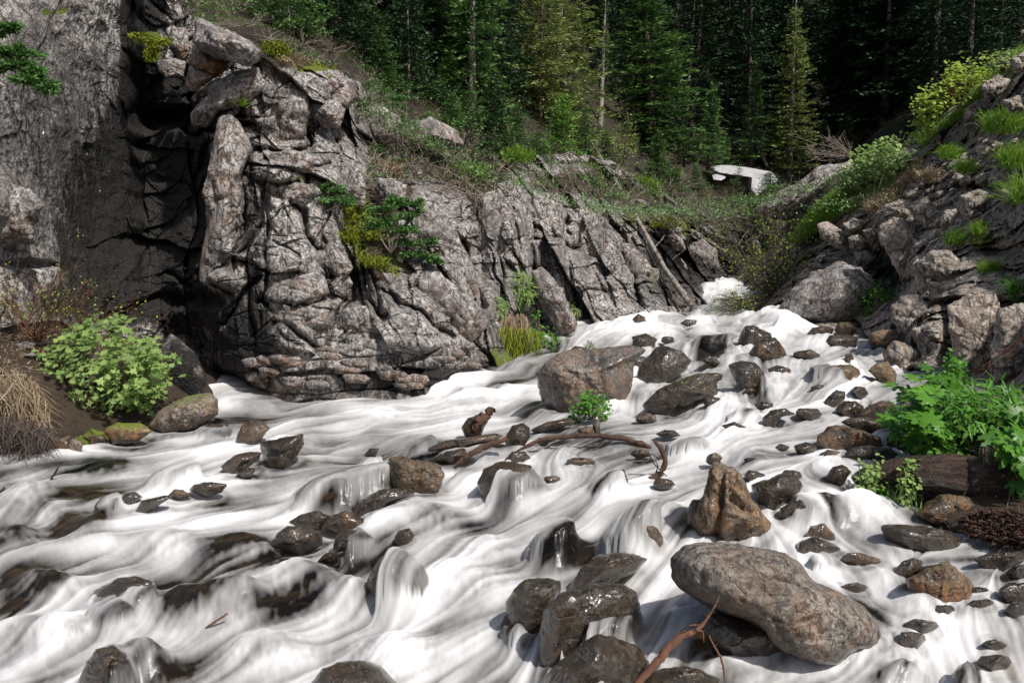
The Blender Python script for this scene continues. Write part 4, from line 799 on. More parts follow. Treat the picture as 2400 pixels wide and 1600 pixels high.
def rel_right(P, U, V, D):
    Pw = P + .12 * np.stack([fbm(P * .9, 3, 91), fbm(P * .9, 3, 92), fbm(P * .9, 3, 93)], -1)
    Q = Pw @ np.array([[1, 0, -.55], [0, 1, 0], [.55, 0, 1]])
    f1, e1 = facets(Q * np.array([.9, .9, 1.2]), 94, .8, .5); f2, e2 = facets(Q * np.array([2.4, 2.4, 3.4]), 95, .8, .6); f3, e3 = facets(Q * np.array([6, 6, 10]), 96, .8, .5)
    low = sstep(980, 1040, V)
    FR = [((.75, .1, -.65), .8, .34, .16), ((.55, .2, .8), 1.0, .26, .12), ((.9, .3, .2), 1.5, .18, .08), ((.6, -.2, -.75), 2.6, .12, .05), ((.5, .3, .85), 3.0, .11, .05), ((.8, .3, -.4), 6.5, .05, .02), ((.4, .2, .9), 7, .05, .02)]
    rr = jointed(Pw, FR, 401) + .05 * f2 + .08 * fbm(P * 1.2, 5, 97) + .015 * fbm(P * 9, 4, 98, .6)
    rr = rr * (D / 11) * (1 - .7 * low) + .05 * low * fbm(P * 5, 4, 98)
    rr += blobs(U, V, [(2020,600,35,60,.9),(2060,700,30,70,.9),(1990,560,40,30,.4),(2130,480,50,10,.3),(2080,980,50,50,.3),(2180,770,20,90,.5),(2290,580,40,30,.4),(2230,690,80,10,.35)])
    return rr, 4 * vnoise(P * 3, 99), 6 * vnoise(P * 2.5, 100)
def paint_right(P, U, V):
    soil = blobs(U, V, [(2240,430,110,22,.8),(2300,700,60,80,.45),(2350,600,80,60,.6),(2300,1180,220,90,1),(2400,1050,160,120,1),(2150,1000,80,60,.9),(2330,520,70,30,.6),(2130,300,90,60,.8),(2250,200,90,40,.7),(1990,430,80,30,.9),(1860,540,70,40,.9),(2100,560,40,40,.2),(2250,330,50,40,.3),(2180,370,60,20,.4),(1780,640,60,40,.7),(2050,600,20,60,.6),(2390,480,30,60,.7)])
    moss = blobs(U, V, [(2250,545,40,20,.7),(1860,740,90,12,.5),(1950,470,90,40,.5),(2060,420,60,30,.3),(2260,560,30,20,.4),(2050,860,30,30,.4),(2150,1180,40,14,.5),(2240,1210,60,12,.4)])
    soil = soil * np.where(V < 950, .72, 1)
    wet = blobs(U, V, [(1900,720,140,30,.5),(2060,830,40,60,.5),(2250,1240,200,20,.5),(2100,860,40,60,.35)])
    stain = blobs(U, V, [(2040,610,50,70,.75),(2090,820,30,60,.5),(1950,640,40,40,.3),(2150,600,12,120,.4),(2330,760,50,60,.25)])
    rust = blobs(U, V, [(2200,720,40,30,.5),(2230,670,30,30,.3)]) + .1
    return dict(stain=stain + .10, rust=rust, wet=wet, soil=np.clip(soil, 0, 1), moss=moss)
cliffR, dR = sheet('rocky_bank', CR, topR, botR, 1730, 3000, 330, 430, M['cliff_warm'], rel_right, paint_right, skirt=8, skirt_dir=(.15, 1.0, -.7), kind='structure')

CB = [(-350,770,8.6),(-350,1110,6.9),(0,770,9.1),(0,850,8.1),(0,1080,7.0),(150,760,9.6),(150,860,8.6),(150,1050,7.4),(330,800,10.3),(300,900,8.9),(300,1030,8.0),(420,860,10.2),(400,940,9.0),(450,990,8.8),(500,940,10),(500,985,9.3)]
topB = curve([(-350,750),(0,762),(150,757),(250,770),(330,800),(420,860),(500,935)]); botB = curve([(-350,1130),(0,1090),(150,1065),(300,1040),(450,1000),(500,985)])
bankL, dB = sheet('earth_bank', CB, topB, botB, -350, 500, 130, 200, M['cliff'], lambda P, U, V, D: (.12 * fbm(P * 2, 5, 101) + .04 * fbm(P * 9, 3, 102), 0 * U, 0 * U),
                  lambda P, U, V: dict(soil=np.ones(U.shape), moss=blobs(U, V, [(330,1000,120,30,.7),(200,1010,60,20,.5)]), rust=0 * U, wet=sstep(985, 1030, V) * .5), skirt=4, skirt_dir=(0, .7, -.1), kind='structure')

# hillside: one continuous ground under the forest
HILL = [(-400,-600,16),(0,-600,17),(330,-200,15.5),(330,-80,14.6),(420,30,13.9),(470,-150,17),(560,105,13.2),(620,60,15),(620,-100,19),(620,-350,26),(700,150,13.6),(780,100,16),(840,205,15.2),(900,170,19),(900,0,24),(900,-300,34),(950,300,17),(1000,200,20),(1090,300,19),(1100,100,27),(1100,-250,42),
        (1200,365,19.5),(1200,250,25),(1250,330,22),(1200,60,36),(1300,380,20.5),(1400,375,22),(1400,260,30),(1400,50,44),(1400,-300,62),(1500,430,24),(1480,370,28),(1600,455,27.5),(1600,380,34),(1600,200,48),(1600,-100,68),(1700,530,29),(1720,440,33),(1760,445,33),(1790,590,29),(1850,425,36),(1750,300,44),(1750,100,62),(1750,-300,95),
        (1900,470,27),(1950,440,26),(1950,350,34),(2000,200,46),(2000,-100,75),(2050,360,26),(2150,290,25),(2200,250,22),(2250,200,24),(2300,170,20),(2400,120,18),(2400,-100,36),(2300,0,45),(2600,0,20),(2600,-400,50),(2900,100,16),(-800,-400,14),(1850,590,24),(1740,610,31),(1800,520,28)]
HP = np.array([PN(h[0] * KS, h[1] * KS, h[2]) for h in HILL]); zh = tps_fit(HP[:, :2], HP[:, 2], .15)
na, nd = 230, 150
ha = np.linspace(-.95, .95, na)[None] + np.zeros((nd, 1)); hd = (12.5 * (115 / 12.5) ** np.linspace(0, 1, nd))[:, None] + np.zeros((1, na))
hx = ha * hd; hz = zh(np.stack([hx, hd], -1)); hp = np.stack([hx, hd, 0 * hx], -1)
# behind the crest of the cliffs the ground dips under them
hz = hz + .35 * fbm(hp * .5, 5, 111) * np.minimum(hd / 20, 2)
hu, hv = proj(np.stack([hx, hd, hz], -1))
uq = np.linspace(-350, 2650, 300) ; cl_ = np.array([dL(u, float(topL(u))) for u in np.clip(uq, -350, 1790)]); cr_ = np.array([dR(u, float(topR(u))) for u in np.clip(uq, 1760, 2900)])
crest = np.where(uq < 1775, cl_, cr_); au = (uq - 1200) / FPX
cd_ = np.interp(ha, au, crest)
k_ = sstep(1.6, -.6, hd - cd_)
hz = hz * (1 - k_) + np.minimum(hz, -2.2) * k_
me = mesh_np('hillside', np.stack([hx, hd, hz], -1).reshape(-1, 3), grid_faces(nd, na)); link('hillside', me, M['soil'], kind='structure')
# far mountain side closing the valley and low ground all round
me = mesh_np('ground', [(-160, -40, -3), (160, -40, -3), (160, 200, -3), (-160, 200, -3)], [(0, 1, 2, 3)]); link('ground', me, M['soil'], kind='structure')

# ---- blocks of the cliffs that stand out one by one (parts of the cliff)
def block(parent, poly, d, **kw):
    kw['ang'] = max(kw.get('ang', .6), .85); kw['depth'] = kw.get('depth', 1.0) * .75; kw['relief'] = 1.5
    kw.setdefault('mat', 'cliff'); kw.setdefault('wet', -.3); kw.setdefault('wetline', .05)
    o = make_rock('rock_block', None, poly, d=d, parent=parent, obj_name='rock_block', **kw)[0]; return o
LB = [(Q1((905,90),(940,95),(1040,140),(1130,185),(1200,235),(1190,275),(1140,308),(1090,292),(1000,262),(930,230),(885,190)), 10.8, dict(ang=.8, depth=1.6, rust=.15, cracks=[(q1(900,190), q1(1150,300), 5, .05)])),
      (Q1((890,195),(960,240),(1050,290),(1050,320),(985,360),(960,350),(900,330),(870,290)), 11.3, dict(ang=.7, rust=1.1, stain=.1)),
      (Q1((785,130),(860,130),(868,250),(840,285),(780,225)), 11.8, dict(ang=.8, rust=.45)),
      (Q1((725,280),(790,265),(850,285),(845,355),(770,360),(728,330)), 11.6, dict(ang=.8, rust=.2)),
      (Q1((870,300),(960,345),(1000,345),(930,395),(890,420),(850,395)), 11.2, dict(ang=.8, rust=.5)),
      (Q1((980,380),(1080,330),(1190,310),(1195,400),(1140,460),(1050,495),(990,520),(950,600),(880,580),(880,520),(960,440)), 11.1, dict(ang=.7, rust=.25, cracks=[(q1(960,440), q1(1000,520), 7, .1)])),
      (Q1((1000,560),(1060,530),(1130,620),(1150,690),(1110,800),(1100,950),(1070,1060),(1060,1180),(1060,1290),(980,1310),(905,1280),(925,1180),(945,1060),(950,960),(930,890),(960,750),(985,650)), 10.75, dict(ang=.55, depth=1.0, rust=.35, stain=-.3, sub=6, cracks=[(q1(960,820), q1(990,1000), 7, .1), (q1(1000,600), q1(960,900), 6, .08), (q1(980,920), q1(1060,900), 8, .12)])),
      (Q1((1130,500),(1170,430),(1240,385),(1330,375),(1400,420),(1425,520),(1410,620),(1310,690),(1190,630),(1120,560)), 11.9, dict(ang=.2, depth=.9, stain=.12, wet=.0)),
      (Q1((1340,350),(1430,340),(1540,340),(1620,370),(1640,450),(1600,500),(1480,480),(1400,430)), 12.5, dict(ang=.3, depth=.9)),
      (Q1((1440,470),(1540,460),(1590,500),(1560,590),(1480,580),(1440,530)), 12.1, dict(ang=.4)),
      (Q1((1240,700),(1320,690),(1410,700),(1440,740),(1420,790),(1330,800),(1240,810),(1230,750)), 11.1, dict(ang=.4, depth=1.2)),
      (Q1((1250,860),(1330,835),(1430,850),(1450,890),(1400,930),(1300,930),(1250,950)), 10.95, dict(ang=.5)),
      (Q1((1570,780),(1640,770),(1680,860),(1680,940),(1610,960),(1560,900)), 11.7, dict(ang=.6)),
      (Q1((1740,820),(1800,820),(1870,850),(1860,930),(1790,960),(1740,900)), 12.3, dict(ang=.7)),
      (Q1((1440,1160),(1520,1130),(1600,1180),(1620,1230),(1570,1290),(1500,1240),(1430,1210)), 10.9, dict(ang=.4)),
      (Q1((1230,1290),(1380,1230),(1490,1260),(1510,1350),(1400,1420),(1290,1370)), 10.55, dict(ang=.6, stain=.1)),
      (Q1((1520,1280),(1590,1250),(1620,1300),(1600,1360),(1530,1360)), 10.9, dict(ang=.4, stain=.3)),
      (Q1((1230,1340),(1350,1390),(1520,1440),(1520,1500),(1380,1540),(1250,1480)), 10.3, dict(ang=.6, stain=.12)),
      (Q1((1570,1420),(1680,1400),(1760,1480),(1760,1530),(1620,1540),(1560,1500)), 10.55, dict(ang=.5)),
      (Q1((1680,1310),(1740,1330),(1780,1440),(1760,1470),(1700,1400)), 11.0, dict(ang=.6, stain=.15)),
      (Q1((1750,1250),(1830,1270),(1900,1330),(1880,1400),(1810,1380),(1770,1310)), 11.3, dict(ang=.6, stain=.2)),
      (Q1((1920,1280),(2020,1240),(2100,1320),(2200,1420),(2230,1500),(2150,1560),(2000,1500),(1930,1400)), 11.3, dict(ang=.3, depth=.8)),
      (Q1((1930,1000),(2050,1000),(2100,1090),(2170,1230),(2200,1380),(2120,1330),(1990,1220),(1900,1100)), 12.2, dict(ang=.3, depth=.7)),
      (Q1((2210,900),(2290,870),(2350,960),(2352,1160),(2300,1360),(2230,1330),(2190,1130)), 13.5, dict(ang=.4, depth=.7)),
      (Q1((0,855),(60,850),(140,880),(190,950),(160,1040),(150,1110),(60,1120),(-40,1080),(-40,900)), 9.2, dict(ang=.7, depth=.8)),
      (Q2((0,860),(70,900),(95,1040),(90,1220),(20,1240),(-40,1100),(-30,920)), 14.6, dict(ang=.4, depth=.7)),
      (Q2((100,910),(170,900),(230,960),(240,1080),(255,1200),(280,1380),(200,1330),(130,1240),(100,1080)), 15.3, dict(ang=.4, depth=.8)),
      (Q2((280,980),(350,960),(430,1020),(490,1120),(500,1250),(520,1340),(440,1300),(330,1250),(290,1100)), 16.4, dict(ang=.3, depth=.7, wet=.15)),
      (Q2((500,1120),(560,1130),(640,1230),(640,1400),(590,1400),(560,1280),(520,1200)), 17.6, dict(ang=.7, depth=.8, stain=.1)),
      (Q2((640,1240),(680,1250),(720,1340),(728,1415),(650,1410),(630,1320)), 18, dict(ang=.5, moss=.2)),
      (Q2((750,1340),(800,1320),(870,1370),(890,1410),(800,1420),(750,1400)), 19.5, dict(ang=.7, stain=.4)),
      (Q2((640,980),(720,960),(770,1050),(800,1150),(740,1150),(670,1060)), 20.5, dict(ang=.6, stain=.1)),
      (Q2((800,1130),(880,1100),(940,1160),(950,1230),(870,1240),(810,1200)), 22, dict(ang=.6, stain=.3, wet=.4)),
      (Q2((700,1180),(780,1190),(830,1260),(780,1310),(710,1260)), 20.5, dict(ang=.6, stain=.3)),
      (Q1((1900,560),(1980,540),(2100,600),(2120,660),(2020,680),(1920,650)), 15.2, dict(ang=.6, wet=.2)),
      (Q1((1680,490),(1740,480),(1830,540),(1830,650),(1750,670),(1690,600)), 13.9, dict(ang=.5, stain=.15)),
      (Q1((2280,840),(2352,830),(2400,880),(2380,960),(2300,950)), 14.6, dict(ang=.6))]
for (poly, d, kw) in LB: block(cliffL, poly, d, **kw)
# layered slabs at the foot of the cliff
rs = random.Random(5)
for k in range(34):
    u = rs.uniform(590, 1120); v = rs.uniform(800, 905) ; wv_ = rs.uniform(35, 85); hv_ = rs.uniform(12, 26)
    if v > botL(u) - 60: v = botL(u) - 60 - rs.uniform(0, 30)
    tl = .10; poly = [(u - wv_ / 2, v + tl * -wv_ / 2 * 0 - hv_ * .3), (u - wv_ * .2, v - hv_ * .5), (u + wv_ * .35, v - hv_ * .4 + tl * wv_ * .35), (u + wv_ / 2, v + tl * wv_ / 2), (u + wv_ * .3, v + hv_ * .5 + tl * wv_ * .3), (u - wv_ * .35, v + hv_ * .45)]
    block(cliffL, poly, dL(u, v) - .02, ang=.7, rust=rs.choice([.1, .3, .5]), stain=rs.choice([0, .2, .35]), wet=rs.uniform(-.1, .35), depth=1.2, sub=4)
RBK = [(Q2((1400,1030),(1450,1020),(1520,1060),(1550,1120),(1540,1150),(1480,1130),(1420,1090)), 15.2, dict(ang=.7)),
       (Q2((1690,1040),(1760,1000),(1850,1030),(1915,1080),(1900,1150),(1860,1190),(1830,1320),(1770,1240),(1700,1120)), 12.7, dict(ang=.6, depth=.8, cracks=[(q2(1700,1060), q2(1900,1150), 6, .08), (q2(1740,1160), q2(1870,1200), 5, .08)])),
       (Q2((1820,950),(1900,940),(1975,980),(1960,1020),(1900,1050),(1850,1000)), 12.5, dict(ang=.8)),
       (Q2((1985,970),(2040,960),(2060,1020),(2020,1050),(1970,1020)), 11.8, dict(ang=.8)),
       (Q2((1855,1210),(1930,1155),(2000,1150),(2050,1190),(2062,1260),(2000,1297),(1900,1275)), 10.1, dict(ang=.6, stain=.1)),
       (Q2((2060,1190),(2120,1150),(2168,1150),(2162,1230),(2080,1250)), 10.4, dict(ang=.7)),
       (Q2((2060,900),(2140,870),(2230,900),(2200,960),(2120,1010),(2060,990)), 11.2, dict(ang=.7)),
       (Q2((2240,870),(2330,860),(2370,900),(2340,950),(2260,940)), 10.2, dict(ang=.6)),
       (Q2((1745,1410),(1790,1362),(1860,1350),(1920,1400),(1960,1470),(1990,1560),(1900,1570),(1790,1530),(1755,1470)), 9.6, dict(ang=.4, depth=.9)),
       (Q2((1840,1510),(1960,1490),(2000,1580),(2030,1700),(1960,1740),(1880,1640)), 9.0, dict(ang=.6)),
       (Q4((1705,60),(1760,0),(1830,20),(1900,90),(1960,190),(1880,222),(1790,200),(1740,140)), 9.0, dict(ang=.7, stain=.25, wet=.3, rust=.5)),
       (Q2((2000,1400),(2090,1355),(2210,1370),(2235,1500),(2200,1650),(2120,1760),(2060,1740),(2020,1600)), 8.1, dict(ang=.6, depth=.7, rust=.35)),
       (Q2((2230,1420),(2330,1390),(2400,1430),(2420,1640),(2330,1770),(2220,1770),(2200,1640)), 7.5, dict(ang=.6, depth=.7)),
       (Q2((1900,1290),(2010,1300),(2060,1270),(2080,1340),(2000,1400),(1930,1390)), 9.6, dict(ang=.7, rust=.4)),
       (Q2((1870,1200),(1900,1290),(1960,1400),(2000,1480),(1930,1440),(1860,1320),(1840,1230)), 10.2, dict(ang=.7, rust=.25)),
       (Q2((1540,1090),(1590,1080),(1640,1110),(1620,1150),(1560,1140)), 14.6, dict(ang=.7)),
       (Q2((1570,1160),(1630,1150),(1670,1190),(1640,1215),(1580,1200)), 14.2, dict(ang=.7)),
       (Q2((1610,1060),(1650,1050),(1670,1080),(1640,1100)), 14, dict(ang=.7)),
       (Q2((1520,1030),(1570,1000),(1620,1020),(1600,1055),(1540,1060)), 15, dict(ang=.7)),
       (Q2((1740,955),(1800,935),(1830,985),(1780,1000)), 13.2, dict(ang=.8)),
       (Q2((2150,400),(2230,340),(2290,370),(2250,430),(2170,470)), 13.4, dict(ang=.7)),
       (Q2((2080,500),(2150,460),(2200,480),(2140,540),(2080,560)), 13.7, dict(ang=.7, stain=.2)),
       (Q2((2290,270),(2352,240),(2400,260),(2370,330),(2300,330)), 12.2, dict(ang=.7)),
       (Q2((2120,680),(2200,640),(2260,660),(2220,700),(2150,720)), 11.6, dict(ang=.8)),
       (Q2((2250,460),(2330,440),(2352,500),(2290,520)), 11.2, dict(ang=.8))]
for (poly, d, kw) in RBK:
    kw.setdefault('rust', .12); block(cliffR, poly, d, mat='cliff_warm', **kw)
for k in range(90):   # loose shattered plates on the slope
    if k < 60: u = rs.gauss(2190, 60); v = 420 + (2190 - u) * .42 + rs.gauss(0, 26)
    else: u = rs.uniform(2100, 2390); v = rs.uniform(300, 560)
    if v < topR(u) + 30: continue
    wv_ = rs.uniform(16, 42); hv_ = wv_ * rs.uniform(.35, .7); a = rs.uniform(-.7, .1)
    poly = []
    for q in range(6):
        th = q * math.pi / 3 + rs.uniform(-.3, .3); x = math.cos(th) * wv_ * .55; y = math.sin(th) * hv_ * .55
        poly.append((u + x * math.cos(a) - y * math.sin(a), v + x * math.sin(a) + y * math.cos(a)))
    block(cliffR, poly, dR(u, v) - .05, ang=.9, rust=rs.choice([0, .1, .3]), mat='cliff_warm', sub=4, depth=1.0)
for k in range(46):
    u = rs.uniform(1480, 1730); v = topL(u) + rs.uniform(15, 110) ; wv_ = rs.uniform(14, 36)
    poly = [(u + math.cos(q) * wv_ * .6 + math.sin(q) * 6, v + math.sin(q) * wv_ * .35 + math.cos(q) * wv_ * .3) for q in (0, 1.1, 2.0, 3.2, 4.1, 5.3)]
    block(cliffL, poly, dL(u, v) - .1, ang=.9, wet=rs.uniform(0, .5), stain=rs.choice([0, .2, .4]), sub=4)

STAND = [('leaning tall brown slab of rock standing at the cliff foot by the side cascade', Q2((90,1250),(140,1230),(190,1280),(250,1380),(300,1480),(292,1530),(230,1545),(150,1430),(95,1330)), 13.3, dict(ang=.5, rust=.2)),
         ('squat brown twin boulder at the cliff foot above the cascade lip', Q2((290,1262),(330,1250),(400,1290),(425,1300),(430,1435),(310,1435),(292,1350)), 15.6, dict(ang=.5, rust=.3)),
         ('smaller brown boulder joined to the right of the twin boulder', Q2((405,1300),(470,1320),(525,1370),(522,1415),(440,1435),(412,1380)), 15.8, dict(ang=.5, rust=.3)),
         ('large dark boulder in shade left of the cave mouth', [(362,850),(375,800),(400,780),(430,795),(460,835),(476,890),(470,935),(410,955),(362,930),(350,890)], 9.9, dict(ang=.35, stain=.75, depth=1.0)),  # the shade on this boulder is painted in as black
         ('big shadowed boulder behind the bare willow on the right side of the stream', Q2((1200,1460),(1280,1360),(1380,1260),(1500,1205),(1600,1230),(1648,1320),(1640,1420),(1600,1490),(1500,1500),(1350,1490),(1240,1480)), 13.6, dict(ang=.5, stain=.25, wet=.05, sub=6, depth=.8, rust=.15)),
         ('blocky outcrop with a rust patch below the dark pines, right of the snow', Q2((1100,975),(1180,900),(1330,830),(1400,770),(1560,740),(1610,790),(1480,920),(1350,980),(1200,1010)), 23.5, dict(ang=.9, stain=.2, rust=.25, sub=6, relief=1.3)),
         ('low rock with brown staining left of the outcrop foot', Q2((1250,1000),(1330,860),(1360,870),(1400,960),(1350,1000)), 22.8, dict(ang=.8, rust=.6)),
         ('flat pale stone lying on the earth bank at the left', Q3((60,15),(120,0),(165,8),(160,35),(90,38)), 8.9, dict(ang=.7, wet=-.4)),
         ('small pale stone on the earth bank below the flat one', Q3((100,65),(150,50),(175,65),(150,80)), 8.6, dict(ang=.7, wet=-.4))]
for (lab, poly, d, kw) in STAND:
    kw.setdefault('wet', -.1); make_rock('rock', lab, poly, d=d, mat='cliff', cat='boulder', obj_name='boulder', wetline=.12, **kw)

# ------------------------------------------------------------------ vegetation
def norm(a): return a / (np.linalg.norm(a, axis=-1, keepdims=True) + 1e-9)
def sprigs(pos, dr, side, L, Wd):
    """narrow leaf shaped quads, one per row"""
    n = len(pos); L = np.broadcast_to(np.asarray(L, float), (n,))[:, None]; Wd = np.broadcast_to(np.asarray(Wd, float), (n,))[:, None]
    V = np.stack([pos, pos + dr * L * .45 + side * Wd, pos + dr * L, pos + dr * L * .45 - side * Wd], 1).reshape(-1, 3)
    return V, np.arange(4 * n).reshape(n, 4)
def joined(name, parts, mat, parent=None, smooth=False, **props):
    V = []; F = []; T = []; o_ = 0
    for (v, f, tn) in parts:
        V.append(v); F.append(f + o_); T.append(tn); o_ += len(v)
    me = mesh_np(name, np.concatenate(V), np.concatenate(F), {'tint': np.concatenate(T)}, smooth)
    return link(name, me, mat, parent, **props)
def spruce_meshes(H, R, seed, whorl=.30, per=6, tufts=46, tl=.17, tw=.030, bare=.06, droop=.55, power=.85, bare_top=0.0, sparse=0.0, trunk_r=None, lean=0):
    g = np.random.default_rng(seed)
    hs = np.arange(bare * H, H * (1 - bare_top) * .985, whorl); h = np.repeat(hs, per) + g.normal(0, whorl * .35, len(hs) * per)
    h = np.clip(h, bare * H * .8, H * .995); nb = len(h); az = g.uniform(0, 2 * math.pi, nb)
    tt = h / H; prof = np.minimum(1, (1 - tt) ** power * 1.12) * np.clip((tt - bare * .5) / .10 + .45, .45, 1)
    L = R * prof * g.uniform(.55, 1.15, nb) * (1 + .22 * np.sin(az * 2 + seed) + .15 * np.sin(h * 3 / whorl * .1 + seed)) + .04 * R
    if sparse > 0: keep = g.random(nb) > sparse; h, az, L, tt = h[keep], az[keep], L[keep], tt[keep]; nb = len(h)
    n = np.maximum((tufts * .72 * (L / R) ** 1.15).astype(int), 5); idx = np.repeat(np.arange(nb), n); m = len(idx)
    t_ = g.random(m) ** .75; lat = g.normal(0, .26, m) * (1.08 - t_) * L[idx]
    o = np.stack([np.cos(az), np.sin(az), 0 * az], -1)[idx]; sd = np.stack([-np.sin(az), np.cos(az), 0 * az], -1)[idx]
    up0 = (.30 * tt - .05 + g.normal(0, .07, nb))[idx]; l = L[idx]
    z = h[idx] + l * (up0 * t_ - droop * t_ ** 1.5 * (1 - tt[idx] * .6) + .22 * t_ ** 4) - np.abs(lat) * .25 + g.normal(0, .025, m)
    pos = o * (t_ * l)[:, None] + sd * lat[:, None]; pos[:, 2] = z
    dr = norm(o * g.uniform(.3, 1, m)[:, None] + sd * (np.sign(lat) * g.uniform(.1, 1, m))[:, None] + np.array([0, 0, 1.]) * g.normal(.02, .38, m)[:, None])
    side = norm(np.cross(dr, np.array([0, 0, 1.]) + g.normal(0, .7, (m, 3))))
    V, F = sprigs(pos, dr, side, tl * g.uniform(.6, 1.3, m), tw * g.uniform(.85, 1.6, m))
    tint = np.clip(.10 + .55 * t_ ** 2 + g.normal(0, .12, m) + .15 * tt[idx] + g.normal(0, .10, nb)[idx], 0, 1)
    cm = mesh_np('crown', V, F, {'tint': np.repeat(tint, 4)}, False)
    # trunk with branch stubs
    b = MB(); tr = trunk_r or H * .0115; zz = np.linspace(-.4, H * .99, 14)
    b.tube(np.stack([g.normal(0, .010 * H / 10, 14) + lean * (zz / H) ** 2, g.normal(0, .010 * H / 10, 14), zz], -1), tr * (1.05 - np.linspace(0, 1, 14)) + .006, None, 7)
    for k in range(int(26 + H * 2)):
        zq = g.uniform(.02, .95) * H; a = g.uniform(0, 6.28); l_ = R * g.uniform(.2, .7) * (1 - zq / H * .8); p0 = np.array([0, 0, zq]); d_ = np.array([math.cos(a), math.sin(a), g.uniform(-.35, .1)])
        b.tube([p0, p0 + d_ * l_ * .5, p0 + d_ * l_ + np.array([0, 0, -.08 * l_])], .012 + .001 * H, .004, 3)
    me = mesh_np('trunk', np.concatenate(b.V), b.F, {'tint': np.concatenate(b.T)})
    return cm, me, H
SV = {'big1': spruce_meshes(12, 1.75, 1, tufts=92, per=8, droop=.62), 'big2': spruce_meshes(12, 1.5, 2, tufts=84, per=8, droop=.7), 'big3': spruce_meshes(12, 1.2, 3, tufts=70, per=8, droop=.5, power=.7),
      'spire': spruce_meshes(12, 1.15, 4, whorl=.22, tufts=64, per=7, tl=.15, tw=.026, bare_top=.07, droop=.45, power=.75, bare=.04),
      'half': spruce_meshes(9, .95, 5, whorl=.24, tufts=60, per=7, bare=.28, droop=.6), 'small': spruce_meshes(5, .85, 6, whorl=.15, per=7, tufts=64, tl=.11, tw=.022, bare=.05, droop=.4),
      'young': spruce_meshes(3, .78, 7, whorl=.11, per=7, tufts=80, tl=.085, tw=.017, bare=.10, droop=.25, power=.7), 'sapling': spruce_meshes(2.6, .42, 8, whorl=.12, per=5, tufts=46, tl=.075, tw=.014, bare=.28, sparse=.25, droop=.3, power=.6, trunk_r=.022),
      'thin': spruce_meshes(12, .8, 9, whorl=.3, per=5, tufts=40, bare=.3, sparse=.5, droop=.6, trunk_r=.15), 'ragged': spruce_meshes(10, 1.5, 10, tufts=95, per=8, bare=.18, sparse=.3, droop=.75)}
def plant_tree(kind, loc, height, label, cat='spruce tree', group=None, mat='needle', bark='bark', rz=0, wide=1.0, leanx=0, name='spruce_tree'):
    cm, tm, H = SV[kind]; s = height / H
    r = empty(name, loc, rz, label=label, category=cat)
    r.rotation_euler = (0, leanx, rz)
    if group: r['group'] = group
    r.scale = (s * wide, s * wide, s)
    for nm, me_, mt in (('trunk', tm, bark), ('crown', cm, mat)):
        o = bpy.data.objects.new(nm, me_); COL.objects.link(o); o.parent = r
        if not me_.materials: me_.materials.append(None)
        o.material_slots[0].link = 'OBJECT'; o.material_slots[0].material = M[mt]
    return r
def tree_px(kind, tip, base, d, label, w_px=None, **kw):
    b = PN(base[0], base[1], d); tp_ = PN(tip[0], tip[1], d); hgt = float(tp_[2] - b[2]); cm, tm, H = SV[kind]
    R0 = {'big1': 1.75, 'big2': 1.5, 'big3': 1.2, 'spire': 1.15, 'half': .95, 'small': .85, 'young': .78, 'sapling': .42, 'thin': .8, 'ragged': 1.5}[kind]
    wide = 1.0 if w_px is None else (w_px * .5 * d / FPX) / (R0 * hgt / H) * 1.0
    return plant_tree(kind, (float(b[0]), float(b[1]), float(b[2]) - .05), hgt, label, wide=wide, leanx=math.atan2(float(tp_[0] - b[0]), hgt), **kw)
Tq = tree_px
Tq('spire', (1868,-25), (1848,415), 36, 'tall pale green spruce with a bare white tip before the dark wood', 125, mat='needle_olive', bark='bark_pale')
Tq('half', (1774,133), (1756,446), 33, 'narrow dark spruce with a bare lower trunk standing before the snow patch', 88)
Tq('small', (1672,189), (1659,380), 31, 'pointed green spruce left of the snow patch', 92, mat='needle')
Tq('small', (1932,275), (1930,362), 33, 'short spruce right of the tall pale green spruce', 60)
Tq('small', (1603,290), (1603,382), 31.5, 'short spruce at the right foot of the broad spruce', 66)
Tq('big2', (1508,-90), (1530,372), 30, 'broad dark spruce whose right side slopes down to the gully', 270, mat='needle')
Tq('thin', (1422,-70), (1407,300), 28, 'slim tree with a pale bare trunk between two dense spruces', 70, bark='bark_pale', mat='needle')
Tq('big1', (1325,-130), (1318,345), 26.5, 'dense spruce with lit olive branches, upper centre', 250, mat='needle_olive')
Tq('big1', (1240,-190), (1262,335), 25, 'tall spruce left of the dense olive one, its trunk showing below', 230, mat='needle_olive', rz=2)
Tq('ragged', (1175,-160), (1185,330), 26, 'ragged spruce with open branches beside the small trees of the ledge', 200, rz=1, mat='needle')
Tq('young', (1322,214), (1310,400), 20.3, 'bright light green young spruce on the rim above the cliff', 122, mat='needle_young')
Tq('sapling', (1473,262), (1455,440), 22.5, 'thin olive sapling on the rim right of the bright young spruce', 76, mat='needle_olive')
Tq('small', (1420,300), (1415,395), 23, 'small dark fir half hidden behind the rim saplings', 66)
Tq('sapling', (1735,380), (1713,465), 27.5, 'tiny bent sapling in front of the snow patch', 36)
Tq('young', (1628,378), (1636,446), 26.5, 'low bushy fir above the mossy slope', 56)
Tq('sapling', (1107,182), (1083,404), 15.8, 'small spruce with a long bare trunk on the ledge above the cliff', 104, mat='needle')
Tq('young', (1002,252), (980,360), 16.2, 'small spruce at the left end of the ledge', 84, mat='needle')
Tq('sapling', (1163,288), (1122,412), 15.4, 'leaning sapling on the ledge, right of the bare trunked spruce', 78, mat='needle')
Tq('ragged', (930,-260), (904,172), 20.5, 'dark spruce with a thick trunk on the slope above the rounded crag', 250, mat='needle_dark')
Tq('ragged', (1040,-240), (1003,176), 21.5, 'grey trunked spruce right of the thick trunk on the left slope', 230, mat='needle', bark='bark_pale', rz=2.4)
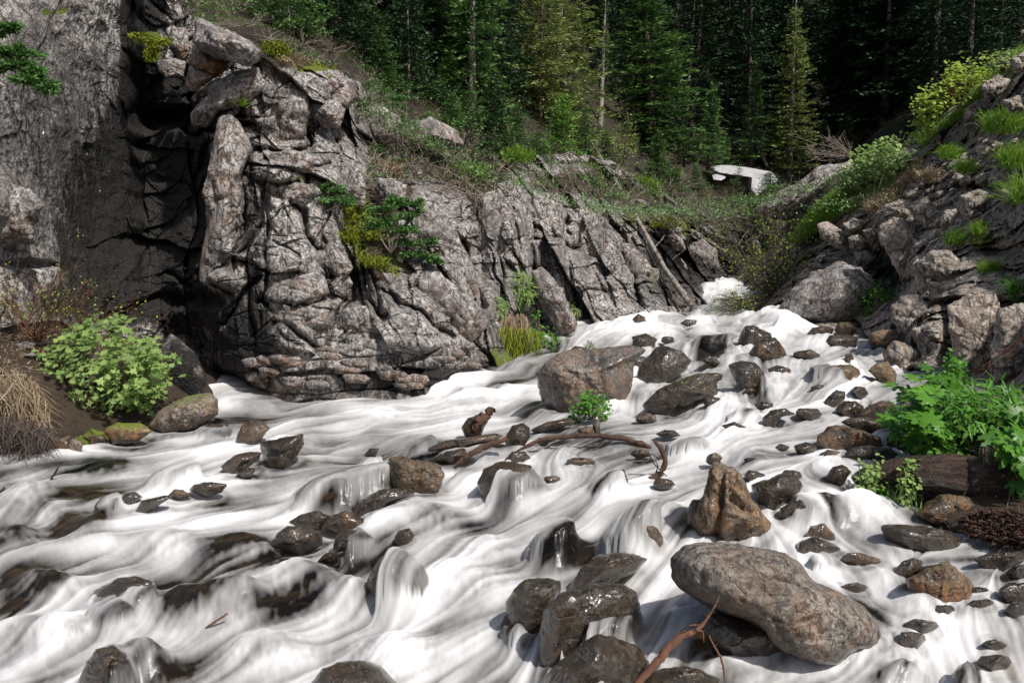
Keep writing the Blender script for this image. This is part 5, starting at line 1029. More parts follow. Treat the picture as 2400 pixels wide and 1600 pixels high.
Tq('ragged', (1095,-250), (1056,160), 24, 'second ragged spruce on the left slope, between grey trunk and olive trees', 210, mat='needle', rz=4)
Tq('young', (860,60), (862,190), 18, 'low dark fir on the slope just above the rounded crag', 120, mat='needle_dark')
Tq('young', (905,175), (900,258), 17.2, 'fir bough clump beside the crag edge', 110, mat='needle')
Tq('small', (985,100), (975,235), 19.5, 'drooping fir in the gap above the ledge', 120, mat='needle', rz=1)
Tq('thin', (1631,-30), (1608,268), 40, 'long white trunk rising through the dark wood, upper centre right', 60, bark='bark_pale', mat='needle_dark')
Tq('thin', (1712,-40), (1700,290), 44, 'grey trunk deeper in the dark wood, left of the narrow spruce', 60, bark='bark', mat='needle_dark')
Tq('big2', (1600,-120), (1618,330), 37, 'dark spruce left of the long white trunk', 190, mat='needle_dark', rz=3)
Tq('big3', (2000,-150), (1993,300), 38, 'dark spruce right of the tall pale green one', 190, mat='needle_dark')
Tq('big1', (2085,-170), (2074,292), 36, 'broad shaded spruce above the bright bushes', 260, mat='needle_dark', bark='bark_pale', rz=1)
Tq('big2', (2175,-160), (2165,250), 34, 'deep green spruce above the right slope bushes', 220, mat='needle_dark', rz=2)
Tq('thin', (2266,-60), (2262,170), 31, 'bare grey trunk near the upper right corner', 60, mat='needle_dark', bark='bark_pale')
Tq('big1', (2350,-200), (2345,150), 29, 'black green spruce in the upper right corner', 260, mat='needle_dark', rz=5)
for (kd, tip, bs, d_, lab, wp, mt) in [('small', (1215,235), (1210,372), 18.5, 'dark young fir at the rim below the tall left spruce', 90, 'needle'), ('young', (1262,300), (1258,385), 18, 'low green fir beside the bright young spruce, left of it', 80, 'needle'), ('small', (1375,250), (1372,385), 22, 'slender fir just right of the bright young spruce', 80, 'needle'),
        ('sapling', (1400,330), (1392,440), 19.5, 'thin sapling on the rim between bright spruce and olive sapling', 50, 'needle_olive'), ('small', (1545,300), (1540,425), 25, 'small fir under the broad spruce, near the mossy slope', 84, 'needle'), ('young', (1585,385), (1580,455), 24.5, 'low fir on the mossy slope left of the snow', 70, 'needle'),
        ('small', (1050,110), (1046,300), 19.5, 'fir between the grey trunk and the ledge trees', 120, 'needle'), ('small', (1140,140), (1135,330), 20, 'dense fir above the leaning sapling', 130, 'needle_olive'), ('small', (900,60), (895,230), 17.5, 'bushy fir right over the rounded crag', 130, 'needle'), ('young', (940,230), (938,318), 16, 'short fir at the crag foot of the slope', 90, 'needle'),
        ('small', (780,-20), (776,150), 18.5, 'shaded fir above the left end of the crag', 120, 'needle_dark'), ('small', (830,-60), (826,140), 20, 'second shaded fir above the crag', 140, 'needle'), ('sapling', (1205,290), (1200,385), 17, 'sapling at the centre of the rim', 50, 'needle'), ('young', (1062,215), (1060,300), 17.4, 'low fir behind the bare trunked ledge spruce', 80, 'needle'),
        ('ragged', (625,-170), (612,78), 17, 'shaded fir on the slope right above the overhanging block', 190, 'needle_dark'), ('ragged', (705,-130), (694,112), 17, 'shaded fir left of the crag top firs', 180, 'needle'), ('small', (765,-70), (754,128), 16.8, 'small shaded fir at the crag top', 120, 'needle_dark'), ('ragged', (545,-140), (536,45), 18, 'dark fir at the top edge above the leaning block', 170, 'needle_dark'), ('small', (480,-110), (474,16), 18, 'leftmost dark fir at the top edge', 130, 'needle_dark'),
        ('small', (1700,310), (1697,400), 33, 'short fir immediately left of the narrow dark spruce', 60, 'needle'), ('small', (1985,270), (1983,350), 31, 'short dark fir above the outcrop', 70, 'needle_dark'), ('young', (1810,400), (1806,462), 28, 'low dark fir under the tall pale green spruce', 90, 'needle')]:
    Tq(kd, tip, bs, d_, lab, wp, mat=mt, rz=d_)
# the wood behind
fr_ = random.Random(3); nleft = 0
KN = ['big1', 'big2', 'big3', 'ragged']
LM = [(520, 'above the overhanging block', 'upper left slope'), (760, 'above the rounded crag', 'slope over the crag'), (930, 'behind the thick trunked spruce', 'slope by the thick trunk'), (1060, 'behind the grey trunked spruce', 'slope by the grey trunk'), (1200, 'behind the ragged spruce', 'wood behind the ragged spruce'), (1330, 'behind the lit olive spruces', 'wood behind the olive spruces'),
      (1430, 'behind the slim pale trunk', 'wood behind the slim pale trunk'), (1530, 'behind the broad spruce', 'wood behind the broad spruce'), (1640, 'around the long white trunk', 'wood round the white trunk'), (1760, 'behind the narrow dark spruce', 'wood behind the narrow spruce'), (1880, 'behind the tall pale green spruce', 'wood behind the pale green spruce'),
      (2010, 'above the bare willow and outcrop', 'wood above the outcrop'), (2120, 'above the rounded bright bush', 'wood above the bright bush'), (2260, 'behind the yellow green bush', 'wood behind the yellow bush'), (2420, 'in the top right corner', 'wood in the top right corner')]
def zone(a): return min(range(len(LM)), key=lambda i: abs(LM[i][0] - a))
placed = []
for k in range(2600):
    d = 22 * (100 / 22) ** (fr_.random() ** .8); u = fr_.uniform(420, 2600); x = (u - 1200) / FPX * d
    if 1560 < u < 1900 and d < 38: continue
    if u < 1150 and d < 19: continue
    if 1150 <= u < 1560 and d < 31: continue
    if u >= 1900 and d < 36 and u < 2150: continue
    if any((x - px) ** 2 + (d - py) ** 2 < (1.5 + d * .018) ** 2 for px, py in placed): continue
    placed.append((x, d))
    if len(placed) > 215: break
near = 0
for k in range(1600):
    u = fr_.uniform(430, 1180); d = 14.8 * (27 / 14.8) ** fr_.random(); x = (u - 1200) / FPX * d
    if d < 17.5 and u > 820: continue
    if u < 520 and d < 17: continue
    if any((x - px) ** 2 + (d - py) ** 2 < 1.3 ** 2 for px, py in placed): continue
    placed.append((x, d)); near += 1
    if near > 64: break
for (x, d) in placed:
    z = float(zh(np.array([[x, d]]))[0]); u = x / d * FPX + 1200; q = zone(u)
    hgt = fr_.uniform(8, 13) * (1.0 if d < 40 else 1.25) if d > 27 else (fr_.uniform(4.5, 9) if d > 18.5 else fr_.uniform(1.2, 3.2))
    bare = fr_.random() < .12; far = d > 32
    lab = ('bare grey trunk ' if bare else ('dark spruce deep in the wood ' if far else 'shaded spruce ')) + LM[q][1]
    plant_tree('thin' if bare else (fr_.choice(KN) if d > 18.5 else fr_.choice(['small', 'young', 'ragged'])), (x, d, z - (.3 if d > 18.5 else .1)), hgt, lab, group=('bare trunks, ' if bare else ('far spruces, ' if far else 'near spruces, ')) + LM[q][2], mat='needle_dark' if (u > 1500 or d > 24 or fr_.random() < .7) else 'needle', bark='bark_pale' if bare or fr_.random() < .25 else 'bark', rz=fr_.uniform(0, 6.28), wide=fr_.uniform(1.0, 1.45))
# undergrowth on the slopes
def ground_cover(name, label, n, arange, drange, L, W, mat, up=.5, seed=1):
    g = np.random.default_rng(seed); u = g.uniform(arange[0], arange[1], n); d = drange[0] * (drange[1] / drange[0]) ** g.random(n); x = (u - 1200) / FPX * d
    z = zh(np.stack([x, d], -1)); z = z + .35 * fbm(np.stack([x, d, 0 * d], -1) * .5, 5, 111) * np.minimum(d / 20, 2)
    cl_n = vnoise(np.stack([x, d, 0 * d], -1) * .9, 7); ok = cl_n > -.15; x, d, z = x[ok], d[ok], z[ok]; m = len(x); k = 3
    pos = np.repeat(np.stack([x, d, z], -1), k, 0) + g.normal(0, .12, (m * k, 3)) * [1, 1, .4]; dr = norm(g.normal(0, 1, (m * k, 3)) + [0, -.2, up]); sd_ = norm(np.cross(dr, g.normal(0, 1, (m * k, 3))))
    V, F = sprigs(pos, dr, sd_, L * g.uniform(.5, 1.5, m * k), W); o = joined(name, [(V, F, np.repeat(g.random(m * k), 4))], M[mat]); o['kind'] = 'stuff'; o['label'] = label
ground_cover('undergrowth', 'low dark green undergrowth on the forest floor', 16000, (430, 2450), (13.2, 46), .055, .013, 'needle', .5, 5)
ground_cover('undergrowth', 'mossy ground plants on the slope above the crag', 6500, (420, 1100), (13.2, 19), .06, .012, 'juniper', .5, 8)
ground_cover('undergrowth', 'fine dead stems on the slope above the crag', 3500, (420, 1100), (13.2, 19), .22, .004, 'twig', .1, 9)
ground_cover('undergrowth', 'dry brown twigs and stems on the forest floor', 3500, (430, 2450), (13.2, 46), .4, .006, 'bark', .15, 6)

# ---- needle shrubs on the cliff: flat sprays on crooked stems
def conifer_shrub(name, label, cat, spots, base, d, mat='juniper', n=260, tl=.055, tw=.011, stem_r=.014):
    g = np.random.default_rng(abs(int(base[0]))); b0 = PN(base[0], base[1], d)
    r = empty(name, tuple(float(q) for q in b0), 0, label=label, category=cat); sb = MB(); parts = []
    for (u, v, ru, rv) in spots:
        c = PN(u, v, d) - b0; sx = ru * d / FPX; sz = rv * d / FPX
        sb.tube([np.zeros(3), c * .4 + np.array([0, .03, -.04]), c * .8, c], stem_r, stem_r * .4, 5)
        for k in range(9):
            a = g.uniform(0, 6.28); e = np.array([math.cos(a) * sx, g.normal(0, .5) * sx, g.uniform(-.5, .8) * sz]); p0 = c - e * .2; p1 = c + e
            sb.tube([p0, (p0 + p1) / 2 + np.array([0, 0, -.02]), p1], .006, .002, 3)
            m = n // 9; t_ = g.random(m); pos = p0 + (p1 - p0) * t_[:, None] + g.normal(0, .2, (m, 3)) * np.array([sx, sx, sz * .7]) * (1.1 - t_[:, None])
            dr = norm(norm(e)[None] + g.normal(0, .6, (m, 3))); side = norm(np.cross(dr, g.normal(0, 1, (m, 3))))
            V, F = sprigs(pos, dr, side, tl * g.uniform(.6, 1.3, m), tw); parts.append((V, F, np.repeat(np.clip(.2 + .5 * t_ + g.normal(0, .15, m), 0, 1), 4)))
    sb.build('stem', M['twig'], r); joined('foliage', parts, M[mat], r)
    return r
def S1(x, y, a, b): return (x / 1.96, y / 1.96, a / 1.96, b / 1.96)
conifer_shrub('conifer_shrub', 'dense bushy dark green fir rooted in the middle of the left cliff', 'fir bush', [S1(1830,930,70,40), S1(1760,960,70,40), S1(1880,990,60,40), S1(1770,1020,80,50), S1(1850,1060,70,40), S1(1720,1040,50,30), S1(1900,940,40,30)], q1(1795,1160), 11.3, n=800)
conifer_shrub('conifer_shrub', 'low spreading fir bush hanging just below the dense bushy one', 'fir bush', [S1(1900,1120,60,30), S1(1960,1110,50,30), S1(1880,1170,60,30), S1(1950,1180,60,30), S1(1850,1110,40,25), S1(2000,1200,30,15)], q1(1835,1100), 11.4, n=620)
conifer_shrub('juniper_bush', 'wind bent juniper with a curved bare stem on the pale ledge', 'juniper', [S1(1480,860,50,30), S1(1530,870,50,25), S1(1580,930,50,20), S1(1470,930,50,20), S1(1400,945,40,15), S1(1610,920,30,20), S1(1520,920,50,20)], q1(1440,975), 11.2, n=420, mat='juniper')
conifer_shrub('juniper_bush', 'small juniper tuft above the pale ledge with a dead spike', 'juniper', [S1(1380,740,35,22), S1(1330,790,30,18), S1(1290,825,50,12), S1(1400,780,30,15)], q1(1350,830), 11.5, n=300)
conifer_shrub('conifer_shrub', 'small upright fir beneath the ledge with the rounded crag', 'fir bush', [S1(1810,750,50,25), S1(1820,780,40,22), S1(1730,690,45,30)], q1(1800,800), 13.6, n=420)
conifer_shrub('fir_branch', 'green fir branch reaching in from the left edge in front of the crag', 'fir branch', [S1(-10,140,60,30), S1(40,130,50,25), S1(30,240,80,40), S1(100,240,70,30), S1(80,300,80,30), S1(150,330,60,25), S1(120,370,60,25), S1(190,390,50,20), S1(220,410,40,16), S1(0,320,50,30)], (-90, 60), 6.2, mat='juniper', n=700, tl=.05, tw=.008, stem_r=.02)
conifer_shrub('conifer_shrub', 'sprawling dark fir boughs along the cliff rim, top centre', 'fir bush', [S1(1680,410,50,15), S1(1760,430,60,15), S1(1830,450,50,15), S1(1700,390,40,15)], q1(1660,440), 14.6, n=300)
conifer_shrub('conifer_shrub', 'dark fir boughs spreading in the gully under the snow patch', 'fir bush', [(1790,470,60,14), (1840,440,60,14), (1760,500,50,14), (1830,480,40,12)], (1850, 470), 26, n=520, tl=.10, tw=.02, mat='needle')
conifer_shrub('conifer_shrub', 'green fir clump on the rim among the dead sticks', 'fir bush', [(1385,430,40,20), (1420,460,50,16), (1350,440,30,14)], (1400, 460), 19, n=400, tl=.08, tw=.016, mat='needle')

# ---- leafy bushes
def in_poly(P, u, v):
    P = np.array(P); c = False
    for i in range(len(P)):
        a, b = P[i], P[i - 1]
        if (a[1] > v) != (b[1] > v) and u < (b[0] - a[0]) * (v - a[1]) / (b[1] - a[1]) + a[0]: c = not c
    return c
def scatter(poly, n, g):
    P = np.array(poly, float); lo, hi = P.min(0), P.max(0); out = []
    while len(out) < n:
        u, v = g.uniform(lo[0], hi[0]), g.uniform(lo[1], hi[1])
        if in_poly(P, u, v): out.append((u, v))
    return np.array(out)
def leaf_shape(kind):
    if kind == 'lobed':   # three to five pointed lobes
        a = np.array([-150, -110, -80, -48, -25, 0, 25, 48, 80, 110, 150]) * math.pi / 180; r = np.array([.55, .95, .55, 1.0, .62, 1.15, .62, 1.0, .55, .95, .55])
        V = [(0, 0, 0)] + [(r[i] * math.sin(a[i]), r[i] * math.cos(a[i]) + .25, .14 * r[i] * abs(math.sin(a[i])) - .12 * r[i] ** 2) for i in range(len(a))]
        F = [(0, i, i + 1) for i in range(1, len(a))]
    elif kind == 'lance':
        V = [(0, 0, 0), (.16, .35, .04), (.19, .75, .0), (.12, 1.3, -.14), (0, 1.9, -.38), (-.12, 1.3, -.14), (-.19, .75, .0), (-.16, .35, .04), (0, .75, -.06)]
        F = [(0, 1, 8), (1, 2, 8), (2, 3, 8), (3, 4, 8), (4, 5, 8), (5, 6, 8), (6, 7, 8), (7, 0, 8)]
    elif kind == 'oval':
        V = [(0, 0, 0), (.38, .4, .06), (.42, .8, .03), (0, 1.3, -.12), (-.42, .8, .03), (-.38, .4, .06), (0, .6, -.05)]
        F = [(0, 1, 6), (1, 2, 6), (2, 3, 6), (3, 4, 6), (4, 5, 6), (5, 0, 6)]
    elif kind == 'cut':   # deeply cut hand sized leaf
        V = [(0, 0, 0)]; F = []
        for ang, ln in ((-115, .7), (-75, .95), (-38, 1.15), (0, 1.35), (38, 1.15), (75, .95), (115, .7)):
            a = math.radians(ang); dx, dy = math.sin(a), math.cos(a); px_, py_ = dy, -dx; n0 = len(V)
            for (t_, w_) in ((.3, .10), (.5, .24), (.62, .12), (.78, .17), (1.0, 0)):
                V.append((dx * ln * t_ + px_ * w_, dy * ln * t_ + py_ * w_, -.16 * t_ * t_ * ln + .05)); V.append((dx * ln * t_ - px_ * w_, dy * ln * t_ - py_ * w_, -.16 * t_ * t_ * ln + .05))
            F += [(0, n0, n0 + 1)] + [(n0 + 2 * i, n0 + 2 * i + 2, n0 + 2 * i + 3, n0 + 2 * i + 1) for i in range(4)]
    return np.array(V, float), F
LEAFM = {}
def leaf_mesh(kind, mat, tint):
    k = (kind, mat, tint)
    if k not in LEAFM:
        V, F = leaf_shape(kind); me = mesh_np('leaf', V, F, {'tint': np.full(len(V), tint)}, True); me.materials.append(M[mat]); LEAFM[k] = me
    return LEAFM[k]
def rotmat(dr, nrm):
    y = norm(dr); z = norm(nrm - y * (nrm * y).sum(-1, keepdims=True)); x = np.cross(y, z); return np.stack([x, y, z], -1)
def leafy(name, label, cat, poly, base, d, kind, size, n, mat='leaf', nobj=0, thick=.35, stems=14, stem_mat='twig', slope=0.0, up=.35, bulge=None, group=None, stem_r=.006, dfun=None, hang=0.0):
    g = np.random.default_rng(int(abs(base[0] * 3 + base[1]))); b0 = PN(base[0], base[1], d)
    r = empty(name, tuple(float(q) for q in b0), 0, label=label, category=cat)
    if group: r['group'] = group
    P = np.array(poly); c = P.mean(0); ext = np.ptp(P, 0) * .5
    per_ = 9 if kind in ('lobed', 'oval') else 3; cc = scatter(poly, max(3, n // per_), g); uv = cc[g.integers(0, len(cc), n)] + g.normal(0, size * FPX / d * (1.1 if per_ == 9 else .6), (n, 2))
    rr_ = np.clip(np.hypot((uv[:, 0] - c[0]) / ext[0], (uv[:, 1] - c[1]) / ext[1]), 0, 1)
    dz = dfun(uv[:, 0], uv[:, 1]) if dfun else d
    dep = dz - thick * np.sqrt(1 - rr_ ** 2) * g.uniform(.1, 1, n) + g.uniform(0, thick * .6, n)
    pos = PN(uv[:, 0], uv[:, 1], dep) - b0
    out = norm(np.stack([(uv[:, 0] - c[0]) / ext[0], -1.0 + 0 * rr_, -(uv[:, 1] - c[1]) / ext[1] + up], -1) + g.normal(0, .35, (n, 3)))
    nr = norm(out * .5 + np.array([.1, -.25, 1.0 - hang]) + g.normal(0, .35, (n, 3))); dr = norm(np.cross(nr, g.normal(0, 1, (n, 3))) + out * .8 + np.array([0, 0, -.5 - hang]))
    Rm = rotmat(dr, nr); sz = size * g.uniform(.6, 1.25, n); V0, F0 = leaf_shape(kind)
    tint = np.clip(.5 + .35 * nr[:, 2] * 0 + g.normal(0, .22, n) + .25 * (1 - rr_), 0, 1)
    order = np.argsort(-sz * (2 - rr_ * 0)); big = order[:nobj]; rest = order[nobj:]
    for i in big:
        o = bpy.data.objects.new('leaf', leaf_mesh(kind, mat, round(float(tint[i]) * 4) / 4)); COL.objects.link(o); o.parent = r
        m4 = np.eye(4); m4[:3, :3] = Rm[i] * sz[i]; m4[:3, 3] = pos[i]; o.matrix_local = Matrix(m4.tolist())
    if len(rest):
        Vr = (np.einsum('nij,kj->nki', Rm[rest], V0) * sz[rest][:, None, None] + pos[rest][:, None, :]).reshape(-1, 3)
        K = len(V0); F = [tuple(q + i * K for q in f) for i in range(len(rest)) for f in F0]
        me = mesh_np('foliage', Vr, F, {'tint': np.repeat(tint[rest], K)}, True); o = link('foliage', me, M[mat], r)
        if nobj: o['kind'] = 'stuff'
    sb = MB()
    for k in range(stems):
        i = g.integers(n); e = pos[i]; st = g.normal(0, .04, 3) * np.array([1, 1, .2]); mid = st * .5 + e * .5 + np.array([0, 0, .12 * np.linalg.norm(e)]) + g.normal(0, .03, 3)
        ts = np.linspace(0, 1, 6)[:, None]; curve_ = (1 - ts) ** 2 * st + 2 * ts * (1 - ts) * mid + ts ** 2 * e; sb.tube(curve_, stem_r, stem_r * .35, 4)
        for q in range(3):
            j = g.integers(n); a = curve_[3]; bb = a + (pos[j] - a) * min(1, .35 / (np.linalg.norm(pos[j] - a) + 1e-6)); sb.tube([a, (a + bb) / 2 + [0, 0, .02], bb], stem_r * .5, stem_r * .2, 3)
    if stems: sb.build('stems', M[stem_mat], r)
    return r
leafy('leafy_bush', 'bright green bush with small lobed leaves on the left bank', 'bush', Q3((150,70),(260,10),(330,-60),(430,-110),(560,-90),(640,-20),(720,10),(770,60),(795,150),(740,190),(720,260),(690,320),(600,330),(520,340),(430,370),(300,340),(180,230),(140,130)), q3(330,330), 8.6, 'lobed', .046, 1700, nobj=290, thick=.85, stems=70)
leafy('leafy_bush', 'yellow green flowering bush high on the right slope', 'bush', Q2((1850,560),(1870,430),(1960,400),(2020,300),(2060,270),(2140,260),(2220,250),(2190,340),(2120,420),(2060,450),(1980,540),(1880,640),(1820,640)), q2(2050,480), 14.6, 'oval', .062, 1300, mat='leaf_yellow', thick=.9, stems=50, stem_mat='twig_red')
leafy('leafy_bush', 'sparse green twigs along the crest at the upper right', 'bush', Q2((2180,300),(2220,240),(2352,240),(2400,260),(2300,300),(2230,350)), q2(2260,330), 13.6, 'oval', .045, 420, mat='leaf', thick=.5, stems=26)
leafy('leafy_bush', 'rounded bright green bush on the grassy spur at the right', 'bush', Q2((1495,840),(1530,790),(1620,690),(1700,655),(1780,650),(1860,700),(1850,760),(1760,790),(1660,850),(1560,890),(1510,880)), q2(1640,870), 16.3, 'oval', .075, 1500, mat='leaf', thick=1.0, stems=50)
leafy('leafy_bush', 'shaded green shrub in the cleft between the right hand rocks', 'bush', Q2((1610,1400),(1640,1330),(1700,1280),(1760,1330),(1770,1430),(1740,1500),(1640,1490)), q2(1700,1500), 13.0, 'oval', .04, 700, mat='leaf_deep', thick=.4, stems=26)
leafy('green_plant', 'tall tufted green plant at the cliff foot beside the leaning slab', 'plant', Q2((-10,1250),(50,1235),(95,1260),(90,1340),(60,1420),(0,1440),(-15,1350)), q2(30,1450), 12.9, 'lance', .052, 420, mat='leaf', thick=.35, stems=20, stem_mat='leaf_deep')
leafy('green_plant', 'smaller tufted green plant on the cliff left of the tall one', 'plant', Q1((2225,1370),(2270,1355),(2320,1380),(2315,1450),(2260,1510),(2230,1460)), q1(2260,1520), 12.2, 'lance', .045, 300, mat='leaf', thick=.3, stems=16, stem_mat='leaf_deep')
leafy('green_plant', 'leafy green growth at the bottom of the cliff by the cascade edge', 'plant', Q2((80,1480),(110,1440),(130,1500),(180,1490),(215,1550),(200,1600),(90,1610)), q2(140,1610), 12.4, 'oval', .04, 300, mat='leaf_deep', thick=.3, stems=14)
leafy('green_plant', 'small weeds clinging to the left foot of the leaning slab', 'plant', Q2((265,1405),(300,1400),(310,1430),(290,1460),(262,1450)), q2(285,1460), 13.4, 'oval', .035, 70, mat='leaf', thick=.15, stems=5)
leafy('green_plant', 'clump of round leaved plants growing on the low stone in midstream', 'plant', Q4((262,350),(275,300),(320,270),(350,240),(400,245),(435,270),(440,320),(420,350),(340,345),(290,372)), q4(350,360), hit(1375, 985) - .12, 'oval', .026, 520, mat='leaf_deep', thick=.25, stems=16, nobj=0)
leafy('green_plant', 'tiny plant tuft on top of the square boulder', 'plant', Q4((340,30),(350,12),(380,10),(388,30)), q4(365,34), 10.1, 'oval', .022, 40, mat='leaf_deep', thick=.1, stems=4)
leafy('green_plant', 'small weed sprig on the right corner of the square boulder', 'plant', Q4((415,220),(440,215),(465,240),(450,255),(420,250)), q4(440,256), 8.6, 'oval', .022, 60, mat='leaf_deep', thick=.1, stems=4)
# waterside plants right of the stream
leafy('upright_plant', 'taller light green flowering plant by the rotting log, left group', 'plant', Q4((1575,640),(1600,590),(1640,540),(1680,560),(1705,600),(1690,660),(1700,740),(1640,760),(1590,700)), q4(1650,770), 4.45, 'oval', .024, 150, mat='leaf', nobj=110, thick=.2, stems=16, stem_mat='leaf')
leafy('upright_plant', 'tallest light green flowering plant in front of the rotting log', 'plant', Q4((1770,640),(1785,560),(1800,515),(1845,520),(1850,580),(1840,700),(1830,780),(1780,790),(1765,720)), q4(1810,800), 4.35, 'oval', .024, 150, mat='leaf', nobj=110, thick=.2, stems=14, stem_mat='leaf')
leafy('upright_plant', 'narrow light green plant at the right of the waterside group', 'plant', Q4((1845,600),(1860,565),(1885,575),(1880,680),(1850,750),(1840,680)), q4(1850,790), 4.35, 'oval', .024, 80, mat='leaf', nobj=40, thick=.15, stems=8, stem_mat='leaf')
leafy('low_plant', 'low round leaved creepers between the waterside plants', 'plant', Q4((1700,680),(1760,640),(1790,720),(1800,790),(1720,780),(1640,770),(1690,720)), q4(1740,800), 4.4, 'oval', .022, 110, mat='leaf_deep', nobj=60, thick=.1, stems=6)
leafy('green_plant', 'green sprig on the dark stone at the water edge', 'plant', Q4((1480,575),(1490,545),(1515,555),(1525,600),(1500,610)), q4(1503,612), 6.0, 'oval', .024, 50, mat='leaf', thick=.08, stems=4)
leafy('broad_leaf_plant', 'lush plant with deeply cut hand sized leaves, upper left of the green mass', 'plant', Q4((1830,270),(1850,220),(1920,200),(1990,205),(2030,260),(2000,330),(1900,330),(1840,310)), q4(1950,380), 5.3, 'cut', .088, 75, mat='leaf_deep', nobj=60, thick=.5, stems=12, stem_mat='leaf_deep')
leafy('broad_leaf_plant', 'lush plant with big cut leaves drooping over the log, lower left of the green mass', 'plant', Q4((1790,360),(1850,310),(1960,330),(2050,380),(2060,450),(1980,480),(1900,490),(1830,450)), q4(1950,500), 4.9, 'cut', .088, 90, mat='leaf_deep', nobj=80, thick=.5, stems=12, stem_mat='leaf_deep')
leafy('lance_leaf_plant', 'dense patch of lance shaped leaves filling the middle of the green mass', 'plant', Q4((1980,250),(2080,220),(2200,215),(2290,230),(2300,330),(2260,450),(2160,490),(2060,500),(1990,400)), q4(2150,510), 4.9, 'lance', .050, 760, mat='leaf_deep', nobj=280, thick=.6, stems=20, stem_mat='leaf_deep')
leafy('lance_leaf_plant', 'patch of lance shaped leaves at the right frame edge', 'plant', Q4((2280,230),(2352,230),(2460,250),(2460,420),(2352,400),(2270,360)), q4(2360,430), 4.8, 'lance', .050, 300, mat='leaf_deep', nobj=140, thick=.5, stems=10, stem_mat='leaf_deep')
leafy('broad_leaf_plant', 'cut leaved plant hanging down the right frame edge', 'plant', Q4((2240,480),(2290,420),(2370,400),(2450,420),(2450,680),(2340,700),(2290,620),(2250,540)), q4(2370,440), 4.3, 'cut', .085, 85, mat='leaf_deep', nobj=70, thick=.4, stems=10, stem_mat='leaf_deep', hang=.3)
leafy('flowering_weed', 'tall weed with small pale flowers above the green mass', 'plant', Q4((1985,100),(2000,90),(2040,75),(2075,130),(2090,200),(2030,220),(1990,180)), q4(2040,230), 6.2, 'oval', .034, 150, mat='leaf_deep', nobj=0, thick=.3, stems=9, stem_mat='leaf_deep')
leafy('low_plant', 'round leaved undergrowth along the lower edge of the green mass', 'plant', Q4((1820,440),(1900,470),(2050,490),(2150,480),(2140,520),(2000,545),(1880,540)), q4(1990,545), 4.75, 'oval', .030, 300, mat='leaf_deep', nobj=120, thick=.3, stems=8)
leafy('low_plant', 'weeds between the bank stones left of the green mass', 'plant', Q4((1690,380),(1740,320),(1800,290),(1820,340),(1800,400),(1740,420)), q4(1770,430), 5.8, 'oval', .028, 200, mat='leaf_deep', thick=.3, stems=8)

# ---- bare and half bare shrubs
def twiggy(name, label, cat, base, d, tips, mat='twig', leafmat=None, nleaf=0, leaf=.03, r0=.010, sub=4, spread=.22, group=None, kindleaf='oval', seed=None, sag=0.0, depth=.35):
    g = np.random.default_rng(abs(seed or int(base[0] + 7 * base[1]))); b0 = PN(base[0], base[1], d)
    r = empty(name, tuple(float(q) for q in b0), 0, label=label, category=cat)
    if group: r['group'] = group
    sb = MB(); ends = []
    for (u, v) in tips:
        e = PN(u, v, d + g.uniform(-depth, depth)) - b0; L = np.linalg.norm(e); st = g.normal(0, .05, 3) * [1, 1, .1]
        mid = (st + e) / 2 + g.normal(0, .10 * L, 3) + np.array([0, 0, -sag * L]); ts = np.linspace(0, 1, 7)[:, None]
        c = (1 - ts) ** 2 * st + 2 * ts * (1 - ts) * mid + ts ** 2 * e + g.normal(0, .008 * L, (7, 3)) * ts; sb.tube(c, r0, r0 * .25, 4, tint=g.uniform(.2, .9)); ends += list(c[3:])
        for k in range(sub):
            i = g.integers(2, 6); a = c[i]; dv = norm(c[min(i + 1, 6)] - c[i - 1] + 1e-6); q = a + (dv + g.normal(0, .55, 3)) * spread * L * g.uniform(.5, 1.3); m_ = (a + q) / 2 + g.normal(0, .03 * L, 3); sb.tube([a, m_, q], r0 * .5, r0 * .16, 3); ends += [m_, q]
            for z_ in range(2):
                q2_ = m_ + (q - a) * .4 + g.normal(0, .09 * L, 3) * spread * 2.4; sb.tube([m_, q2_], r0 * .3, r0 * .1, 3); ends.append(q2_)
    sb.build('branches', M[mat], r)
    if nleaf:
        E = np.array(ends); i = g.integers(0, len(E), nleaf); pos = E[i] + g.normal(0, leaf * .8, (nleaf, 3)); V0, F0 = leaf_shape(kindleaf)
        Rm = rotmat(norm(g.normal(0, 1, (nleaf, 3))), norm(g.normal(0, .6, (nleaf, 3)) + [0, -.3, .9])); sz = leaf * g.uniform(.5, 1.2, nleaf)
        V = (np.einsum('nij,kj->nki', Rm, V0) * sz[:, None, None] + pos[:, None]).reshape(-1, 3); K = len(V0)
        me = mesh_np('foliage', V, [tuple(q + j * K for q in f) for j in range(nleaf) for f in F0], {'tint': np.repeat(g.uniform(.2, 1, nleaf), K)}); link('foliage', me, M[leafmat], r)
    return r
g = np.random.default_rng(77)
def fan(cx, cy, ru, rv, a0, a1, n, lo=.6):
    a = np.radians(g.uniform(a0, a1, n)); q = g.uniform(lo, 1, n); return [(cx + ru * q[i] * math.cos(a[i]), cy - rv * q[i] * math.sin(a[i])) for i in range(n)]
twiggy('bare_bush', 'nearly leafless red twigged bush with tiny yellow leaves at the left edge', 'bush', q1(150,1560), 8.9, fan(90, 790, 170, 205, 10, 172, 34), mat='twig_red', leafmat='leaf_yellow', nleaf=620, leaf=.020, r0=.0065, sub=5)
twiggy('bare_bush', 'thin twigs with pale leaves arching right of the leafless bush', 'bush', q1(330,1570), 9.1, [q1(480,1500), q1(560,1400), q1(620,1420), q1(740,1420), q1(700,1500), q1(640,1360), q1(520,1450)], mat='twig_red', leafmat='leaf_yellow', nleaf=90, leaf=.022, r0=.005)
